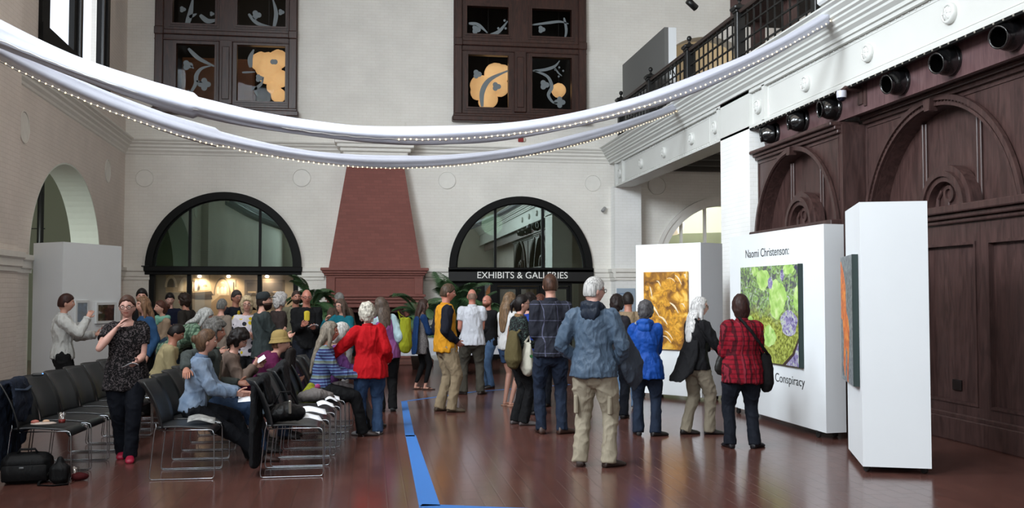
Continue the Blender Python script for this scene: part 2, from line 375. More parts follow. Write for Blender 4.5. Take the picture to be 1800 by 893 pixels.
# round plaster discs sunk in the brickwork
M_GROOVE = mat('plaster_disc_edge', (150, 144, 132), .8)
def disc(o, nrm, r, label):
    e = empty('plaster_roundel', o, 0, label, 'wall roundel')
    mb = MB(); mb.lathe([(r*.93, .0), (r*.94, .012), (r*.97, .016), (r*1.0, .01), (r, -.0)], (0, 0, 0), nrm, 40); mb.build('rim', M_TRIM, e, True)
    mb = MB(); mb.lathe([(0.001, .004), (r*.9, .004)], (0, 0, 0), nrm, 40); mb.build('face', M_TRIM, e)
disc((-5.33, 23.995, 4.4), (0, -1, 0), .21, 'cream plaster roundel on the back wall between left corner and big dark arch')
disc((-1.66, 23.995, 4.47), (0, -1, 0), .22, 'cream plaster roundel on the back wall just left of the red chimney hood')
disc((1.89, 23.995, 4.47), (0, -1, 0), .22, 'cream plaster roundel on the back wall just right of the red chimney hood')
disc((5.61, 23.995, 4.46), (0, -1, 0), .21, 'cream plaster roundel on the back wall by the right corner, above the camera')
disc((7.3, 23.99, 4.42), (0, -1, 0), .24, 'shaded plaster roundel on the side room wall behind the iron beam')
disc(lp(16.35, 4.31, .004), -LW, .26, 'plaster roundel on the side wall left of the passage arch')
disc(lp(22.2, 4.34, .004), -LW, .26, 'plaster roundel on the side wall between the passage arch and the corner')

c = MB(); q = arc_pts(19.2, 2.45, 2.27, 40, 1.82); q = [(16.75, 0)]+q+[(21.65, 0)]; q2 = arc_pts(19.2, 2.42, 2.27, 40, 1.79); q2 = [(16.78, 0)]+q2+[(21.62, 0)]
c.band(q2, q, LO, LU, (0, 0, 1), LW, .004, .56); struct(c.build('trim_15', mat('pale_green_white_plaster', (216, 220, 210), .6, var=.02)))
# passage behind the left arch, seen through it
struct(MB().box(-9.4, -9.2, 13, 26, 0, 5).box(-9.4, -6.2, 25.5, 25.7, 0, 5).box(-9.4, -6.2, 12.8, 13, 0, 5).build('wall_passage', mat('passage_wall_olive', (128, 128, 110), .8)))
struct(MB().box(-9.4, -6.0, 13, 25.7, 5.0, 5.1).build('trim_11', M_TRIM))
t = empty('steel_column', (-7.3, 22.9, 0), 0, 'slim black steel column seen through the passage arch', 'column')
MB().tube([(0, 0, 0), (0, 0, 4.9)], .07, 12).build('shaft', M_BLACK, t, True)
MB().tube([(-.3, 0, 3.1), (.1, 0, 3.1)], .012, 6).build('bracket', M_BLACK, t)
# ------------------------------------------------------------------ windows in the back wall and left wall
M_ETCH = mat('etched_glass_vine', (112, 120, 124), .5)
M_LANT = mat('glowing_paper_lantern', (235, 190, 130), .8, emit=(228, 178, 120), estr=.62, var=.08)
def vine(mb, pts, wd, y):
    """ribbon along pts (x,z) tapering"""
    P_ = []; n = len(pts)
    for i in range(n-1):
        for t in range(6): 
            t_ = t/6; p0, p1, p2, p3 = pts[max(i-1, 0)], pts[i], pts[i+1], pts[min(i+2, n-1)]
            P_.append(tuple(.5*((2*p1[k])+(-p0[k]+p2[k])*t_+(2*p0[k]-5*p1[k]+4*p2[k]-p3[k])*t_**2+(-p0[k]+3*p1[k]-3*p2[k]+p3[k])*t_**3) for k in (0, 1)))
    P_.append(pts[-1]); m = len(P_); A, B = [], []
    for i, p in enumerate(P_):
        q = P_[min(i+1, m-1)]; r = P_[max(i-1, 0)]; d = Vector((q[0]-r[0], q[1]-r[1])); d.normalize(); k = wd*(.35+.65*math.sin(PI*min(1, (i+1)/m*1.1)))*.5
        A.append((p[0]-d.y*k, p[1]+d.x*k)); B.append((p[0]+d.y*k, p[1]-d.x*k))
    mb.band(A, B, (0, y, 0), (1, 0, 0), (0, 0, 1), (0, 1, 0), 0, .003)
def leaf(mb, x, z, r, y, lobes=3, a0=0):
    pts = [(x+math.cos(a)*r*(.62+.38*abs(math.cos(lobes*(a-a0)/2))), z+math.sin(a)*r*(.62+.38*abs(math.cos(lobes*(a-a0)/2)))) for a in [2*PI*i/24 for i in range(24)]]
    mb.extr(pts, (0, y, 0), (1, 0, 0), (0, 0, 1), (0, 1, 0), 0, .003)
def inner_window(name, x0, x1, panes, label):
    """dark wood double window; panes: (xa, xb, za, zb)"""
    e = empty(name, (0, 0, 0)); e['kind'] = 'structure'; tag(e, label)
    fr = MB(); y = 23.9
    zs = 5.94
    holes = [(a, b, c_, d) for a, b, c_, d in panes]
    f = wall_strip((0, y, 0), (1, 0, 0), (0, 1, 0), x0+.04, x1-.04, zs+.12, 10.0, .14, holes)
    f.build('window_frame', M_WINWOOD, e)
    tr = MB()
    for a, b, c_, d in panes:  # raised beads round each pane
        for k, (g, dp) in enumerate(((.09, .02), (.045, .045))):
            pin = [(a, c_), (b, c_), (b, d), (a, d)]; pout = [(a-g, c_-g), (b+g, c_-g), (b+g, d+g), (a-g, d+g)]
            tr.band(pin, pout, (0, y, 0), (1, 0, 0), (0, 0, 1), (0, -1, 0), 0, dp, True)
    mids = (panes[0][1]+panes[1][0])/2
    tr.bbox(mids-.16, mids+.16, y-.05, y, 6.2, 7.75, .02); tr.bbox(mids-.09, mids+.09, y-.07, y-.04, 6.32, 7.6, .02)
    for xx in (x0+.05, x1-.25): tr.bbox(xx, xx+.2, y-.07, y, 6.1, 10, .02)
    for xx in (x0+.04, x1-.26): tr.bbox(xx, xx+.22, y-.1, y, 7.84, 8.04, .02)
    tr.bbox(x0+.04, x1-.04, y-.05, y, 7.72, 7.76, .01); tr.bbox(x0+.04, x1-.04, y-.06, y, 7.86, 7.98, .02)
    tr.build('moulding', M_WINWOOD, e)
    MB().bbox(x0, x1, y-.16, y+.1, zs, zs+.13, .02).bbox(x0+.03, x1-.03, y-.1, y+.1, zs+.12, zs+.2, .02).build('window_sill', M_WINWOOD, e)
    for a, b, c_, d in panes: MB().box(a-.02, b+.02, y+.08, y+.09, c_-.02, d+.02).build('pane', M_GLASS_UP, e)
    return e
PL = [(-4.62, -3.73, 6.30, 7.64), (-3.21, -2.07, 6.30, 7.66), (-4.72, -3.73, 8.14, 9.3), (-3.21, -2.07, 8.14, 9.3)]
PR = [(2.4, 3.42, 6.31, 7.63), (4.02, 5.04, 6.31, 7.63), (2.37, 3.42, 8.16, 8.86), (4.02, 5.04, 8.16, 8.86)]
wL = inner_window('window_1', -5.17, -1.74, PL, 'dark wood inner window high on the back wall, left of the two')
wR = inner_window('window_2', 2.0, 5.47, PR, 'dark wood inner window high on the back wall, right of the two')
def Z(y, px=397): a = math.atan((px-900)/1700)+YAW; return 1.65+(516-y)/1700*24*(math.cos(YAW)+math.tan(a)*math.sin(YAW))
yv = 23.965
def bx(px): # column px to x on the back wall
    a = math.atan((px-900)/1700)+YAW; return 24*math.tan(a)
def V(lst): return [(bx(a), Z(b, a)) for a, b in lst]
v = MB()
vine(v, V([(326, 82), (345, 100), (377, 116)]), .1, yv); vine(v, V([(330, 163), (340, 145), (341, 130), (350, 118), (366, 113)]), .1, yv)
leaf(v, bx(325), Z(112, 325), .13, yv); leaf(v, bx(355), Z(146, 355), .16, yv, 4); vine(v, V([(336, 118), (330, 112)]), .04, yv); vine(v, V([(341, 140), (352, 143)]), .04, yv)
for a, b in ((327, 158), (333, 164), (322, 163)): leaf(v, bx(a), Z(b, a), .035, yv, 1)
vine(v, V([(437, 116), (436, 100), (442, 84)]), .12, yv); vine(v, V([(422, 125), (445, 124)]), .05, yv); vine(v, V([(451, 168), (446, 156), (456, 145), (460, 133)]), .08, yv)
leaf(v, bx(452), Z(135, 452), .1, yv); leaf(v, bx(444), Z(153, 444), .07, yv, 2); leaf(v, bx(478), Z(106, 478), .09, yv, 2)
vine(v, V([(322, 42), (328, 22), (333, -8)]), .13, yv); vine(v, V([(327, 26), (340, 20)]), .08, yv); vine(v, V([(346, 22), (360, 33), (378, 30)]), .12, yv)
leaf(v, bx(315), Z(12, 315), .08, yv); leaf(v, bx(367), Z(20, 367), .06, yv)
vine(v, V([(477, 46), (481, 20), (475, -6)]), .1, yv); vine(v, V([(432, 20), (448, 37), (475, 44)]), .09, yv); leaf(v, bx(446), Z(22, 446), .12, yv, 3); leaf(v, bx(490), Z(17, 490), .08, yv, 3)
v.build('etched_vine', M_ETCH, wL)
v = MB()
vine(v, V([(823, 37), (840, 40), (856, 54)]), .09, yv); vine(v, V([(860, 58), (876, 52), (892, 33)]), .09, yv); leaf(v, bx(836), Z(48, 836), .12, yv, 3)
for a, b in ((886, 32), (875, 46), (888, 46)): leaf(v, bx(a), Z(b, a), .035, yv, 1)
vine(v, V([(934, 40), (965, 36), (985, 34), (1000, 38)]), .07, yv); vine(v, V([(992, 27), (996, 50), (992, 68)]), .07, yv); leaf(v, bx(952), Z(48, 952), .1, yv, 3)
vine(v, V([(847, 186), (847, 160), (860, 138), (892, 122)]), .13, yv); leaf(v, bx(838), Z(128, 838), .12, yv, 3); leaf(v, bx(872), Z(150, 872), .12, yv, 3)
vine(v, V([(936, 122), (958, 120), (975, 114), (984, 104)]), .08, yv); vine(v, V([(940, 122), (962, 132), (970, 150), (964, 165), (972, 178), (980, 179)]), .09, yv)
leaf(v, bx(957), Z(147, 957), .13, yv, 3); leaf(v, bx(984), Z(178, 984), .15, yv, 4); vine(v, V([(975, 116), (982, 126), (988, 131)]), .04, yv)
for a, b in ((976, 120), (983, 116), (982, 132), (990, 122)): leaf(v, bx(a), Z(b, a), .03, yv, 1)
v.build('etched_vine', M_ETCH, wR)
# rooms behind the upper windows
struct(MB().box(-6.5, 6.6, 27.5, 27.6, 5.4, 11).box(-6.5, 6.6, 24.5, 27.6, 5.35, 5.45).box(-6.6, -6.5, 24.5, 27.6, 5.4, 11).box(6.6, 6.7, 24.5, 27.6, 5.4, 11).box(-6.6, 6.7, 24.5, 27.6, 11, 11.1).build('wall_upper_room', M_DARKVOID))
def lantern(bl, r0, label, name='paper_lantern', fl=.35):
    """cluster shaped shade hung in the upper room; bl: (px, py, radius px)"""
    x0, z0 = bx(bl[0][0]), Z(bl[0][1], bl[0][0]); e = empty(name, (x0*1.03, 24.75, 1.65+(z0-1.65)*1.03), 0, label, 'lantern'); mb = MB()
    rnd = random.Random(int(r0*100)+len(bl))
    def f(d): return 1+.06*noise.noise(Vector((d.x*4+x0, d.y*4, d.z*4)))+.03*noise.noise(Vector((d.x*11, d.y*11+x0, d.z*11)))
    for px, py, r in bl: mb.ell(((bx(px)-x0)*1.03, 0, (Z(py, px)-z0)*1.03), (r*.0142, r*.0142*fl, r*.0142), 20, 14, None, f)
    mb.build('shade', M_LANT, e, True); MB().tube([(0, 0, 0), (0, 0, 10.9-z0*1.03)], .008, 6).build('cord', M_BLACK, e)
lantern([(468, 112, 24), (455, 105, 18), (485, 100, 17), (488, 135, 16), (478, 150, 13), (486, 165, 13), (466, 128, 17)], .5, 'large glowing ragged paper shade behind the left upper window')
lantern([(858, 150, 22), (872, 128, 22), (845, 148, 20), (878, 150, 18), (860, 172, 16), (840, 160, 14), (884, 125, 16), (850, 178, 10)], .6, 'large glowing cloud shaped paper shade behind the right upper window')
lantern([(983, 156, 13.5)], .3, 'small round glowing paper lantern behind the right upper window', fl=1.0)
t = empty('wooden_cupboard', (-4.3, 26.6, 5.46), 0, 'brown wooden cupboard inside the room behind the left upper window', 'cupboard')
M_CUP = mat('honey_wood', (126, 84, 56), .5, var=.15)
MB().bbox(-.7, 1.2, 0, .5, 0, 2.5, .02).build('body', M_CUP, t); MB().bbox(-.66, .2, -.03, 0, .1, 2.4, .02).build('door', M_CUP, t); MB().bbox(.24, 1.16, -.03, 0, .1, 2.4, .02).build('door', M_CUP, t)
point('upper_room_lamp', (-3.2, 25.6, 9.6), 26, (1, .8, .6)); 

# left wall window, black frames, bright sky beyond
e = empty('window_3'); e['kind'] = 'structure'; tag(e, 'black framed daylight window high on the side wall, left')
f = MB()
for s0, s1, z0, z1, o0, o1 in ((17.0, 22.0, 5.82, 6.2, -.05, .08), (17.0, 17.45, 6.0, 10.4, -.05, .06), (21.2, 21.95, 6.0, 10.4, -.05, .06), (19.1, 19.75, 6.0, 10.4, -.06, .04), (17.2, 21.6, 8.6, 8.9, -.06, 0)):
    lbox(f, s0, s1, o0, o1, z0, z1)
f.build('window_frame', M_BLACKFR, e)
f = MB(); lbox(f, 19.33, 19.5, .03, .10, 6.1, 10.3); lbox(f, 21.2, 21.3, .05, .1, 6.1, 10.3); lbox(f, 21.5, 21.58, .05, .12, 6.1, 10.3); f.build('moulding', M_BLACK, e)
f = MB(); lbox(f, 17.4, 21.3, -.09, -.085, 6.1, 10.2); f.build('pane', M_GLASS_UP, e)
for n_, s0 in ((4, 7.0), (5, .2)):
    e = empty('window_%d' % n_); e['kind'] = 'structure'; f = MB()
    lbox(f, s0-.1, s0+5.1, -.3, .05, 5.95, 6.15); lbox(f, s0-.1, s0+.1, -.3, .05, 6, 10.3); lbox(f, s0+4.9, s0+5.1, -.3, .05, 6, 10.3); lbox(f, s0+2.4, s0+2.6, -.3, .02, 6, 10.2)
    f.build('window_frame', M_BLACKFR, e)

# ------------------------------------------------------------------ lunettes, shop window, gallery doors
def lunette(name, cx, label, mull, gm):
    e = empty(name); e['kind'] = 'structure'; tag(e, label)
    y = 23.98; R = 1.82; r = R-.17
    f = MB(); f.band(arc_pts(cx, r, 2.27, 44), arc_pts(cx, R, 2.27, 44), (0, y, 0), (1, 0, 0), (0, 0, 1), (0, 1, 0), -.07, .3)
    f.band(arc_pts(cx, r-.05, 2.3, 44), arc_pts(cx, r, 2.3, 44), (0, y, 0), (1, 0, 0), (0, 0, 1), (0, 1, 0), .06, .28)
    f.bbox(cx-R-.02, cx+R+.02, y-.12, y+.3, 2.17, 2.30, .02); f.bbox(cx-R, cx+R, y-.07, y+.3, 1.95 if cx > 0 else 2.1, 2.18, .01)
    for m_ in mull: f.box(m_-.03, m_+.03, y+.05, y+.16, 2.28, 2.27+math.sqrt(r*r-(m_-cx)**2)-.01)
    f.build('window_frame', M_BLACKFR, e)
    g = MB(); g.extr(arc_pts(cx, r, 2.27, 40), (0, y+.1, 0), (1, 0, 0), (0, 0, 1), (0, 1, 0), 0, .01); g.build('pane', gm, e)
    return e
lunette('window_6', -3.46, 'dark green half round window above the lit mural', (-4.28, -2.64), M_GLASS_LUNG)
lunette('window_7', 3.76, 'dark half round window above the gallery doors sign', (3.11, 4.32), M_GLASS_LUN)
# dim rooms behind
M_BACKR = mat('lobby_wall_grey', (110, 116, 106), .8)
struct(MB().box(-6.2, -.9, 26.4, 26.5, 0, 5).box(-6.3, -6.2, 24.5, 26.5, 0, 5).box(-.9, -.8, 24.5, 26.5, 0, 5).box(-6.3, -.8, 24.5, 26.5, 4.95, 5.05).build('wall_left_lobby', M_BACKR))
struct(MB().box(.9, 6.6, 29, 29.1, 0, 5).box(.8, .9, 24.5, 29.1, 0, 5).box(6.6, 6.7, 24.5, 29.1, 0, 5).box(.8, 6.7, 24.5, 29.1, 4.95, 5.05).build('wall_gallery_lobby', mat('gallery_lobby_wall', (150, 146, 132), .8)))
point('gallery_lobby_lamp', (3.4, 27.0, 3.6), 34, (1.0, .93, .8), .3)
area('left_lobby_light', (-3.4, 25.4, 4.8), (-3.4, 26.3, 2.5), 3.0, .5, 10, (.75, 1.0, .85))

# lit mural behind the shop window
e = empty('wall_mural', (0, 0, 0), 0, 'large sepia photograph of an arched hall lit behind the black shop window', 'mural')
C_ = [(206, 180, 140), (120, 104, 84), (228, 206, 168), (84, 72, 58), (160, 130, 92), (60, 52, 44), (250, 236, 206), (185, 158, 118), (146, 134, 116)]
mm = [mat('mural_tone_%d' % i, c_, .6, var=.06, vscale=6) for i, c_ in enumerate(C_)]
M_ = MB(); Y_ = 24.62
def mx(px): a = math.atan((px-900)/1700)+YAW; return Y_*math.tan(a)
def mz(y): return 1.65+(516-y)/1700*(Y_*.99-.4)
def mpoly(pts, mi, k): M_.mi = mi; M_.extr([(mx(a), mz(b)) for a, b in pts], (0, Y_, 0), (1, 0, 0), (0, 0, 1), (0, -1, 0), 0, .0015*k)
def marc(cx, y0, rx_, ry_, mi, k): mpoly([(cx-rx_, y0)]+[(cx-rx_*math.cos(PI*i/16), y0-ry_*math.sin(PI*i/16)) for i in range(17)]+[(cx+rx_, y0)], mi, k)
mpoly([(254, 474), (530, 474), (530, 640), (254, 640)], 0, 1)
mpoly([(254, 474), (292, 474), (292, 640), (254, 640)], 8, 2)
mpoly([(292, 474), (332, 474), (332, 514), (292, 512)], 7, 2); marc(301, 505, 11, 20, 2, 3); marc(301, 505, 7, 15, 1, 4)
mpoly([(254, 514), (330, 514), (372, 521), (372, 640), (254, 640)], 8, 3)
mpoly([(372, 640), (372, 532), (388, 519), (412, 519), (428, 524), (470, 560), (470, 640)], 4, 4)
mpoly([(330, 474), (372, 474), (366, 512), (330, 514)], 7, 3); marc(325, 512, 11, 24, 2, 4); marc(340, 512, 12, 24, 0, 4); marc(340, 512, 9, 19, 1, 5)
for q in (320, 337, 345): mpoly([(q-2.6, 512), (q-2.6, 496), (q, 492), (q+2.6, 496), (q+2.6, 512)], 6, 6)
mpoly([(352, 482), (366, 482), (372, 510), (348, 510)], 2, 4); marc(361, 504, 4, 4, 7, 6); mpoly([(335, 515), (372, 512), (376, 519), (335, 526)], 3, 6); mpoly([(335, 519), (372, 517), (374, 526), (342, 526)], 5, 7)
marc(391, 519, 15, 31, 1, 4); marc(391, 519, 13, 28, 0, 5); marc(391, 519, 8, 17, 7, 6); marc(391, 519, 7, 15, 2, 7)
for q in (383.5, 391, 396.5): mpoly([(q-2, 516), (q-2, 506), (q, 503), (q+2, 506), (q+2, 516)], 6, 8)
marc(391, 498, 3, 3, 6, 8); mpoly([(410, 515), (412, 515), (412, 496), (410, 496)], 5, 6); mpoly([(414, 505), (415.5, 505), (415.5, 492), (414, 492)], 3, 6)
mpoly([(430, 492), (501, 492), (501, 545), (430, 545)], 1, 4); mpoly([(434, 497), (497, 497), (497, 540), (434, 540)], 3, 5); mpoly([(434, 540), (497, 540), (497, 521), (434, 521)], 8, 6)
mpoly([(436, 512), (450, 512), (450, 515), (436, 515)], 7, 7); mpoly([(458, 512), (468, 512), (468, 515), (458, 515)], 7, 7); mpoly([(480, 512), (494, 512), (494, 514), (480, 514)], 7, 7)
M_.mi = 0
MB().box(-6.0, -1.2, Y_, Y_+.05, 0, 2.25).build('board', mat('mural_board', (90, 80, 66), .8), e)
M_.build('print', mm, e)
for i, px in enumerate((345, 397, 466)):
    t = empty('spotlight', (bx(px), 24.45, 2.14), 0, ['small lit spotlight over the mural, leftmost of three', 'small lit spotlight over the mural, middle of three', 'small lit spotlight over the mural, rightmost of three'][i], 'spotlight', 'spotlights over the mural')
    MB().tube([(0, 0, .02), (0, .03, -.05)], [.03, .045], 12).build('can', M_BLACK, t); MB().ell((0, .0, -.07), (.05, .05, .035), 12, 8).build('bulb', mat('lit_bulb', (255, 240, 210), .5, emit=(255, 236, 200), estr=9), t, True)
    spot('mural_lamp', (bx(px), 24.40, 2.03), (bx(px), 24.64, 1.45), 26, (1, .83, .6), 150)
e = empty('window_8'); e['kind'] = 'structure'; tag(e, 'black framed shop window under the left arch')
f = MB()
for a, b in ((-5.28, -5.08), (-1.84, -1.66), (-4.33, -4.23), (-2.69, -2.59)): f.box(a, b, 24.02, 24.2, 0, 2.15)
f.box(-5.28, -1.66, 24.0, 24.2, 0, .25); f.build('window_frame', M_BLACKFR, e); MB().box(-5.2, -1.7, 24.1, 24.11, .2, 2.15).build('pane', M_GLASS, e)

# sign and doors
e = empty('door_1'); e['kind'] = 'structure'; tag(e, 'black glazed gallery doors under the exhibits sign')
f = wall_strip((0, 24.0, 0), (1, 0, 0), (0, 1, 0), 1.95, 5.58, 0, 2.0, .2, [(2.84, 3.0, .1, 1.92), (3.16, 4.24, .0, 1.84), (4.44, 5.0, .0, 1.84), (5.06, 5.46, .1, 1.9)])
f.build('door_frame', M_BLACKFR, e)
for a, b in ((3.16, 3.70), (3.70, 4.24), (4.44, 5.0)):
    g = wall_strip((0, 24.05, 0), (1, 0, 0), (0, 1, 0), a+.005, b-.005, .02, 1.83, .05, [(a+.07, b-.07, .25, 1.76)]); d = g.build('door_leaf', M_BLACKFR, e)
    MB().box(a+.06, b-.06, 24.07, 24.075, .24, 1.77).build('pane', M_GLASS_DOOR, d); MB().tube([(b-.05, 24.0, .9), (b-.05, 23.98, 1.2)], .012, 6).build('door_handle', M_CHROME, d)
MB().box(5.04, 5.48, 24.1, 24.11, .1, 1.92).box(2.83, 3.01, 24.1, 24.11, .1, 1.93).build('pane', M_GLASS_DOOR, e)
t = empty('gallery_sign', (0, 0, 0), 0, 'long black sign board reading EXHIBITS & GALLERIES over the doors', 'sign')
MB().bbox(1.93, 5.6, 23.86, 23.97, 1.95, 2.26, .01).build('board', mat('sign_black', (13, 13, 13), .5), t)
text('EXHIBITS & GALLERIES', .232, mat('sign_white_letters', (236, 236, 232), .5, emit=(236, 236, 232), estr=.12), t, (bx(838)*.994, 23.855, 2.03), (1, 0, 0), (0, 0, 1), sx=1.0)
# lobby things seen through the glass: pale partition, display panel
t = empty('display_partition', (4.4, 27.2, 0), 0, 'pale partition standing inside the gallery lobby behind the doors', 'partition')
MB().box(-1.0, .3, 0, .1, 0, 2.4).build('board', mat('partition_tan', (196, 168, 130), .7), t); MB().box(.5, 1.4, -.6, -.5, 0, 2.5).build('side_board', mat('partition_pale', (205, 205, 190), .7), t)
MB().box(1.0, 1.25, -.62, -.6, .6, 1.9).build('lit_notice', mat('partition_notice', (240, 235, 220), .7), t)

# ------------------------------------------------------------------ fireplace with tapering hood
fp = empty('fireplace', (.12, 24, 0), 0, 'huge red brick fireplace with tall tapering hood on the back wall', 'fireplace')
ky = -.72  # front of the body in front of the wall
hb = MB(); hb.add([(-1.09, ky, 2.24), (1.09, ky, 2.24), (1.09, 0, 2.24), (-1.09, 0, 2.24), (-.66, -.42, 4.9), (.66, -.42, 4.9), (.66, 0, 4.9), (-.66, 0, 4.9)], [(0, 1, 5, 4), (1, 2, 6, 5), (2, 3, 7, 6), (3, 0, 4, 7), (4, 5, 6, 7), (0, 3, 2, 1)])
hb.build('hood', M_REDBRICK, fp)
cp = MB()
for i, (h, w_, d) in enumerate(((4.88, .72, .48), (4.98, .78, .54), (5.07, .85, .6), (5.16, .92, .67), (5.25, .98, .72))): cp.bbox(-w_, w_, -d, 0, h, h+.1, .02)
cp.build('hood_cap', M_TRIM, fp)
mt_ = MB()
def tier(mb, hw, d, z0, z1, b=.012): mb.bbox(-hw, hw, -d, 0, z0, z1, b)
tier(mt_, 1.27, .92, 2.19, 2.26); tier(mt_, 1.23, .88, 2.13, 2.19); tier(mt_, 1.19, .84, 2.08, 2.13); tier(mt_, 1.15, .80, 2.02, 2.08); mt_.build('mantel_cornice', M_REDSTONE, fp)
MB().box(-1.12, 1.12, -.77, 0, 1.63, 2.03).build('mantel_panel', M_REDBRICK, fp)
for q_ in (-1.14, .93): MB().bbox(q_, q_+.21, -.8, -.76, 1.63, 2.03, .01).build('corner_block', M_REDSTONE, fp)
m2 = MB(); tier(m2, 1.2, .88, 1.57, 1.63); tier(m2, 1.16, .84, 1.50, 1.57); tier(m2, 1.12, .8, 1.42, 1.50); tier(m2, 1.10, .76, 1.32, 1.42); m2.build('mantel_shelf', M_REDSTONE, fp)
M_RDK = mat('dark_red_brick', (62, 30, 26), .8, var=.1)  # surround is a darker red than the hood brick
fb = wall_strip((0, -.62, 0), (1, 0, 0), (0, 1, 0), -1.05, 1.05, .12, 1.34, .12, [(-.62, .62, .12, 1.2)])
fb.box(-1.05, -.95, -.5, 0, .12, 1.34).box(.95, 1.05, -.5, 0, .12, 1.34); fb.build('surround', M_RDK, fp)
MB().box(-.7, .7, -.06, -.02, .12, 1.34).build('firebox_back', mat('firebox_black', (18, 13, 12), .9), fp)  # near-black back of the fireplace opening
for sx_ in (-.86, .86):
    for dx in (-.09, .09): MB().lathe([(.075, .3), (.08, .36), (.055, .40), (.05, 1.12), (.07, 1.18), (.085, 1.24), (.085, 1.32)], (sx_+dx, -.72, 0), (0, 0, 1), 16).build('column', M_REDSTONE, fp, True)
for q_ in (-1.12, .6): MB().bbox(q_, q_+.52, -.82, -.4, .12, .31, .01).build('plinth', M_REDSTONE, fp)
M_STEP = brick_mat('hearth_brick', (124, 80, 68), (112, 70, 60), (96, 66, 58), 'xy', rough=.6)
MB().bbox(-1.35, 1.35, -1.5, 0, 0, .13, .015).build('hearth', M_STEP, fp)

# ------------------------------------------------------------------ iron beam, cornice and balcony
b = MB(); X0 = 6.07
b.box(X0+.06, X0+.45, 14.86, 23.55, 4.34, 4.95); b.box(X0+.06, X0+.1, -6, 14.9, 4.34, 4.95)          # web
b.box(X0, X0+.45, 14.86, 23.6, 4.32, 4.36); b.box(X0, X0+.09, -6, 14.86, 4.32, 4.37); b.box(X0, X0+.1, -6, 23.6, 4.90, 5.0)
posts = [23.5, 22.95, 16.35, 14.98, 14.25]
for y in (23.55, 22.9, 16.3, 14.3): b.box(X0, X0+.06, y-.05, y+.05, 4.36, 4.92)
b.box(X0, X0+.06, 14.86, 16.16, 4.36, 4.95)
struct(b.build('trim_12', M_BEAM), 'white riveted iron beam carrying the balcony')
def frame_l(mb, y0, y1):
    for a, g in ((.0, .02), ):
        pin = [(y0+.07, 4.43), (y1-.07, 4.43), (y1-.07, 4.85), (y0+.07, 4.85)]; po = [(y0+.055, 4.415), (y1-.055, 4.415), (y1-.055, 4.865), (y0+.055, 4.865)]
        mb.band(pin, po, (X0+.06, 0, 0), (0, 1, 0), (0, 0, 1), (-1, 0, 0), 0, .006, True)
f = MB()
for a, c_ in ((16.8, 22.85), (22.95, 23.5), (-5, 14.25)): frame_l(f, a, c_)
y = 8.0
while y < 23.4:   # rivets
    if not 14.86 < y < 16.2:
        for z in (4.385, 4.885): f.ell((X0+.057, y, z), (.012, .014, .014), 6, 4)
    y += .14
y = 16.3
while y < 23.5: f.ell((X0+.03, y, 4.318), (.013, .013, .01), 6, 4); f.ell((X0+.41, y, 4.318), (.013, .013, .01), 6, 4); y += .13
struct(f.build('trim_13', M_BEAM))
PB = [(0, 4.95), (.03, 4.955), (.035, 5.0), (.09, 5.04), (.095, 5.07), (.13, 5.09), (.135, 5.12), (.18, 5.155), (.185, 5.18), (.22, 5.20), (.225, 5.23), (.28, 5.27), (.285, 5.295), (.33, 5.32), (.335, 5.34), (-.5, 5.34), (-.5, 4.95)]
f = MB(); sweep_prof(f, PB, (X0, -6, 0), (X0, 24.0, 0), (-1, 0, 0)); struct(f.build('trim_14', M_BEAM))
names = ['leftmost of the nine rosettes, by the back wall', 'second rosette from the back wall', 'third rosette from the back wall', 'fourth rosette from the back wall', 'rosette just behind the brick pier', 'rosette just in front of the brick pier', 'rosette above the smaller wooden arch', 'rosette above the dome camera and big arch', 'rosette nearest the viewer on the beam']
for (yy, zz), nm in zip(((23.23, 4.62), (21.33, 4.62), (19.59, 4.62), (17.82, 4.63), (16.25+.28, 4.63), (14.61-.02, 4.63), (12.88, 4.63), (11.15, 4.64), (9.43, 4.64)), names):
    t = empty('beam_rosette', (X0+.06, yy, zz), 0, 'white cast round boss on the beam, '+nm, 'rosette', 'round bosses along the beam')
    MB().lathe([(.11, 0), (.115, .03), (.105, .055), (.085, .062), (.08, .05)], (0, 0, 0), (-1, 0, 0), 28).build('rim', M_BEAM, t, True)
    q = MB(); q.lathe([(.08, .048), (.05, .068), (.001, .075)], (0, 0, 0), (-1, 0, 0), 24)
    for k in range(6): a = k*PI/3; q.tube([(-.07, math.cos(a)*.02, math.sin(a)*.02), (-.055, math.cos(a)*.078, math.sin(a)*.078)], .007, 6)
    q.build('petals', M_BEAM, t, True)

# balcony rail: each post a thing, each lattice panel a thing
RX = 6.12; PY = [23.1, 20.55, 17.93, 15.35, 12.5, 9.7]; RB = 5.34
pn = ['against the back wall', 'second from the back wall', 'third from the back wall', 'fourth from the back wall, below the brown sign', 'fifth from the back wall, by the white floodlight', 'out of frame']
def post(y, label):
    t = empty('balcony_post', (RX, y, RB), 0, label, 'railing post', 'railing posts of the balcony')
    MB().bbox(-.075, .075, -.075, .075, 0, 1.06, .012).bbox(-.1, .1, -.1, .1, 0, .12, .015).bbox(-.1, .1, -.1, .1, 1.02, 1.06, .01).bbox(-.13, .13, -.13, .13, 1.06, 1.13, .02).build('shaft', M_IRON, t)
    MB().lathe([(.001, 1.32), (.035, 1.305), (.05, 1.265), (.035, 1.225), (.015, 1.205), (.03, 1.18), (.06, 1.13)], (0, 0, 0), (0, 0, 1), 16).build('ball_finial', M_IRON, t, True)
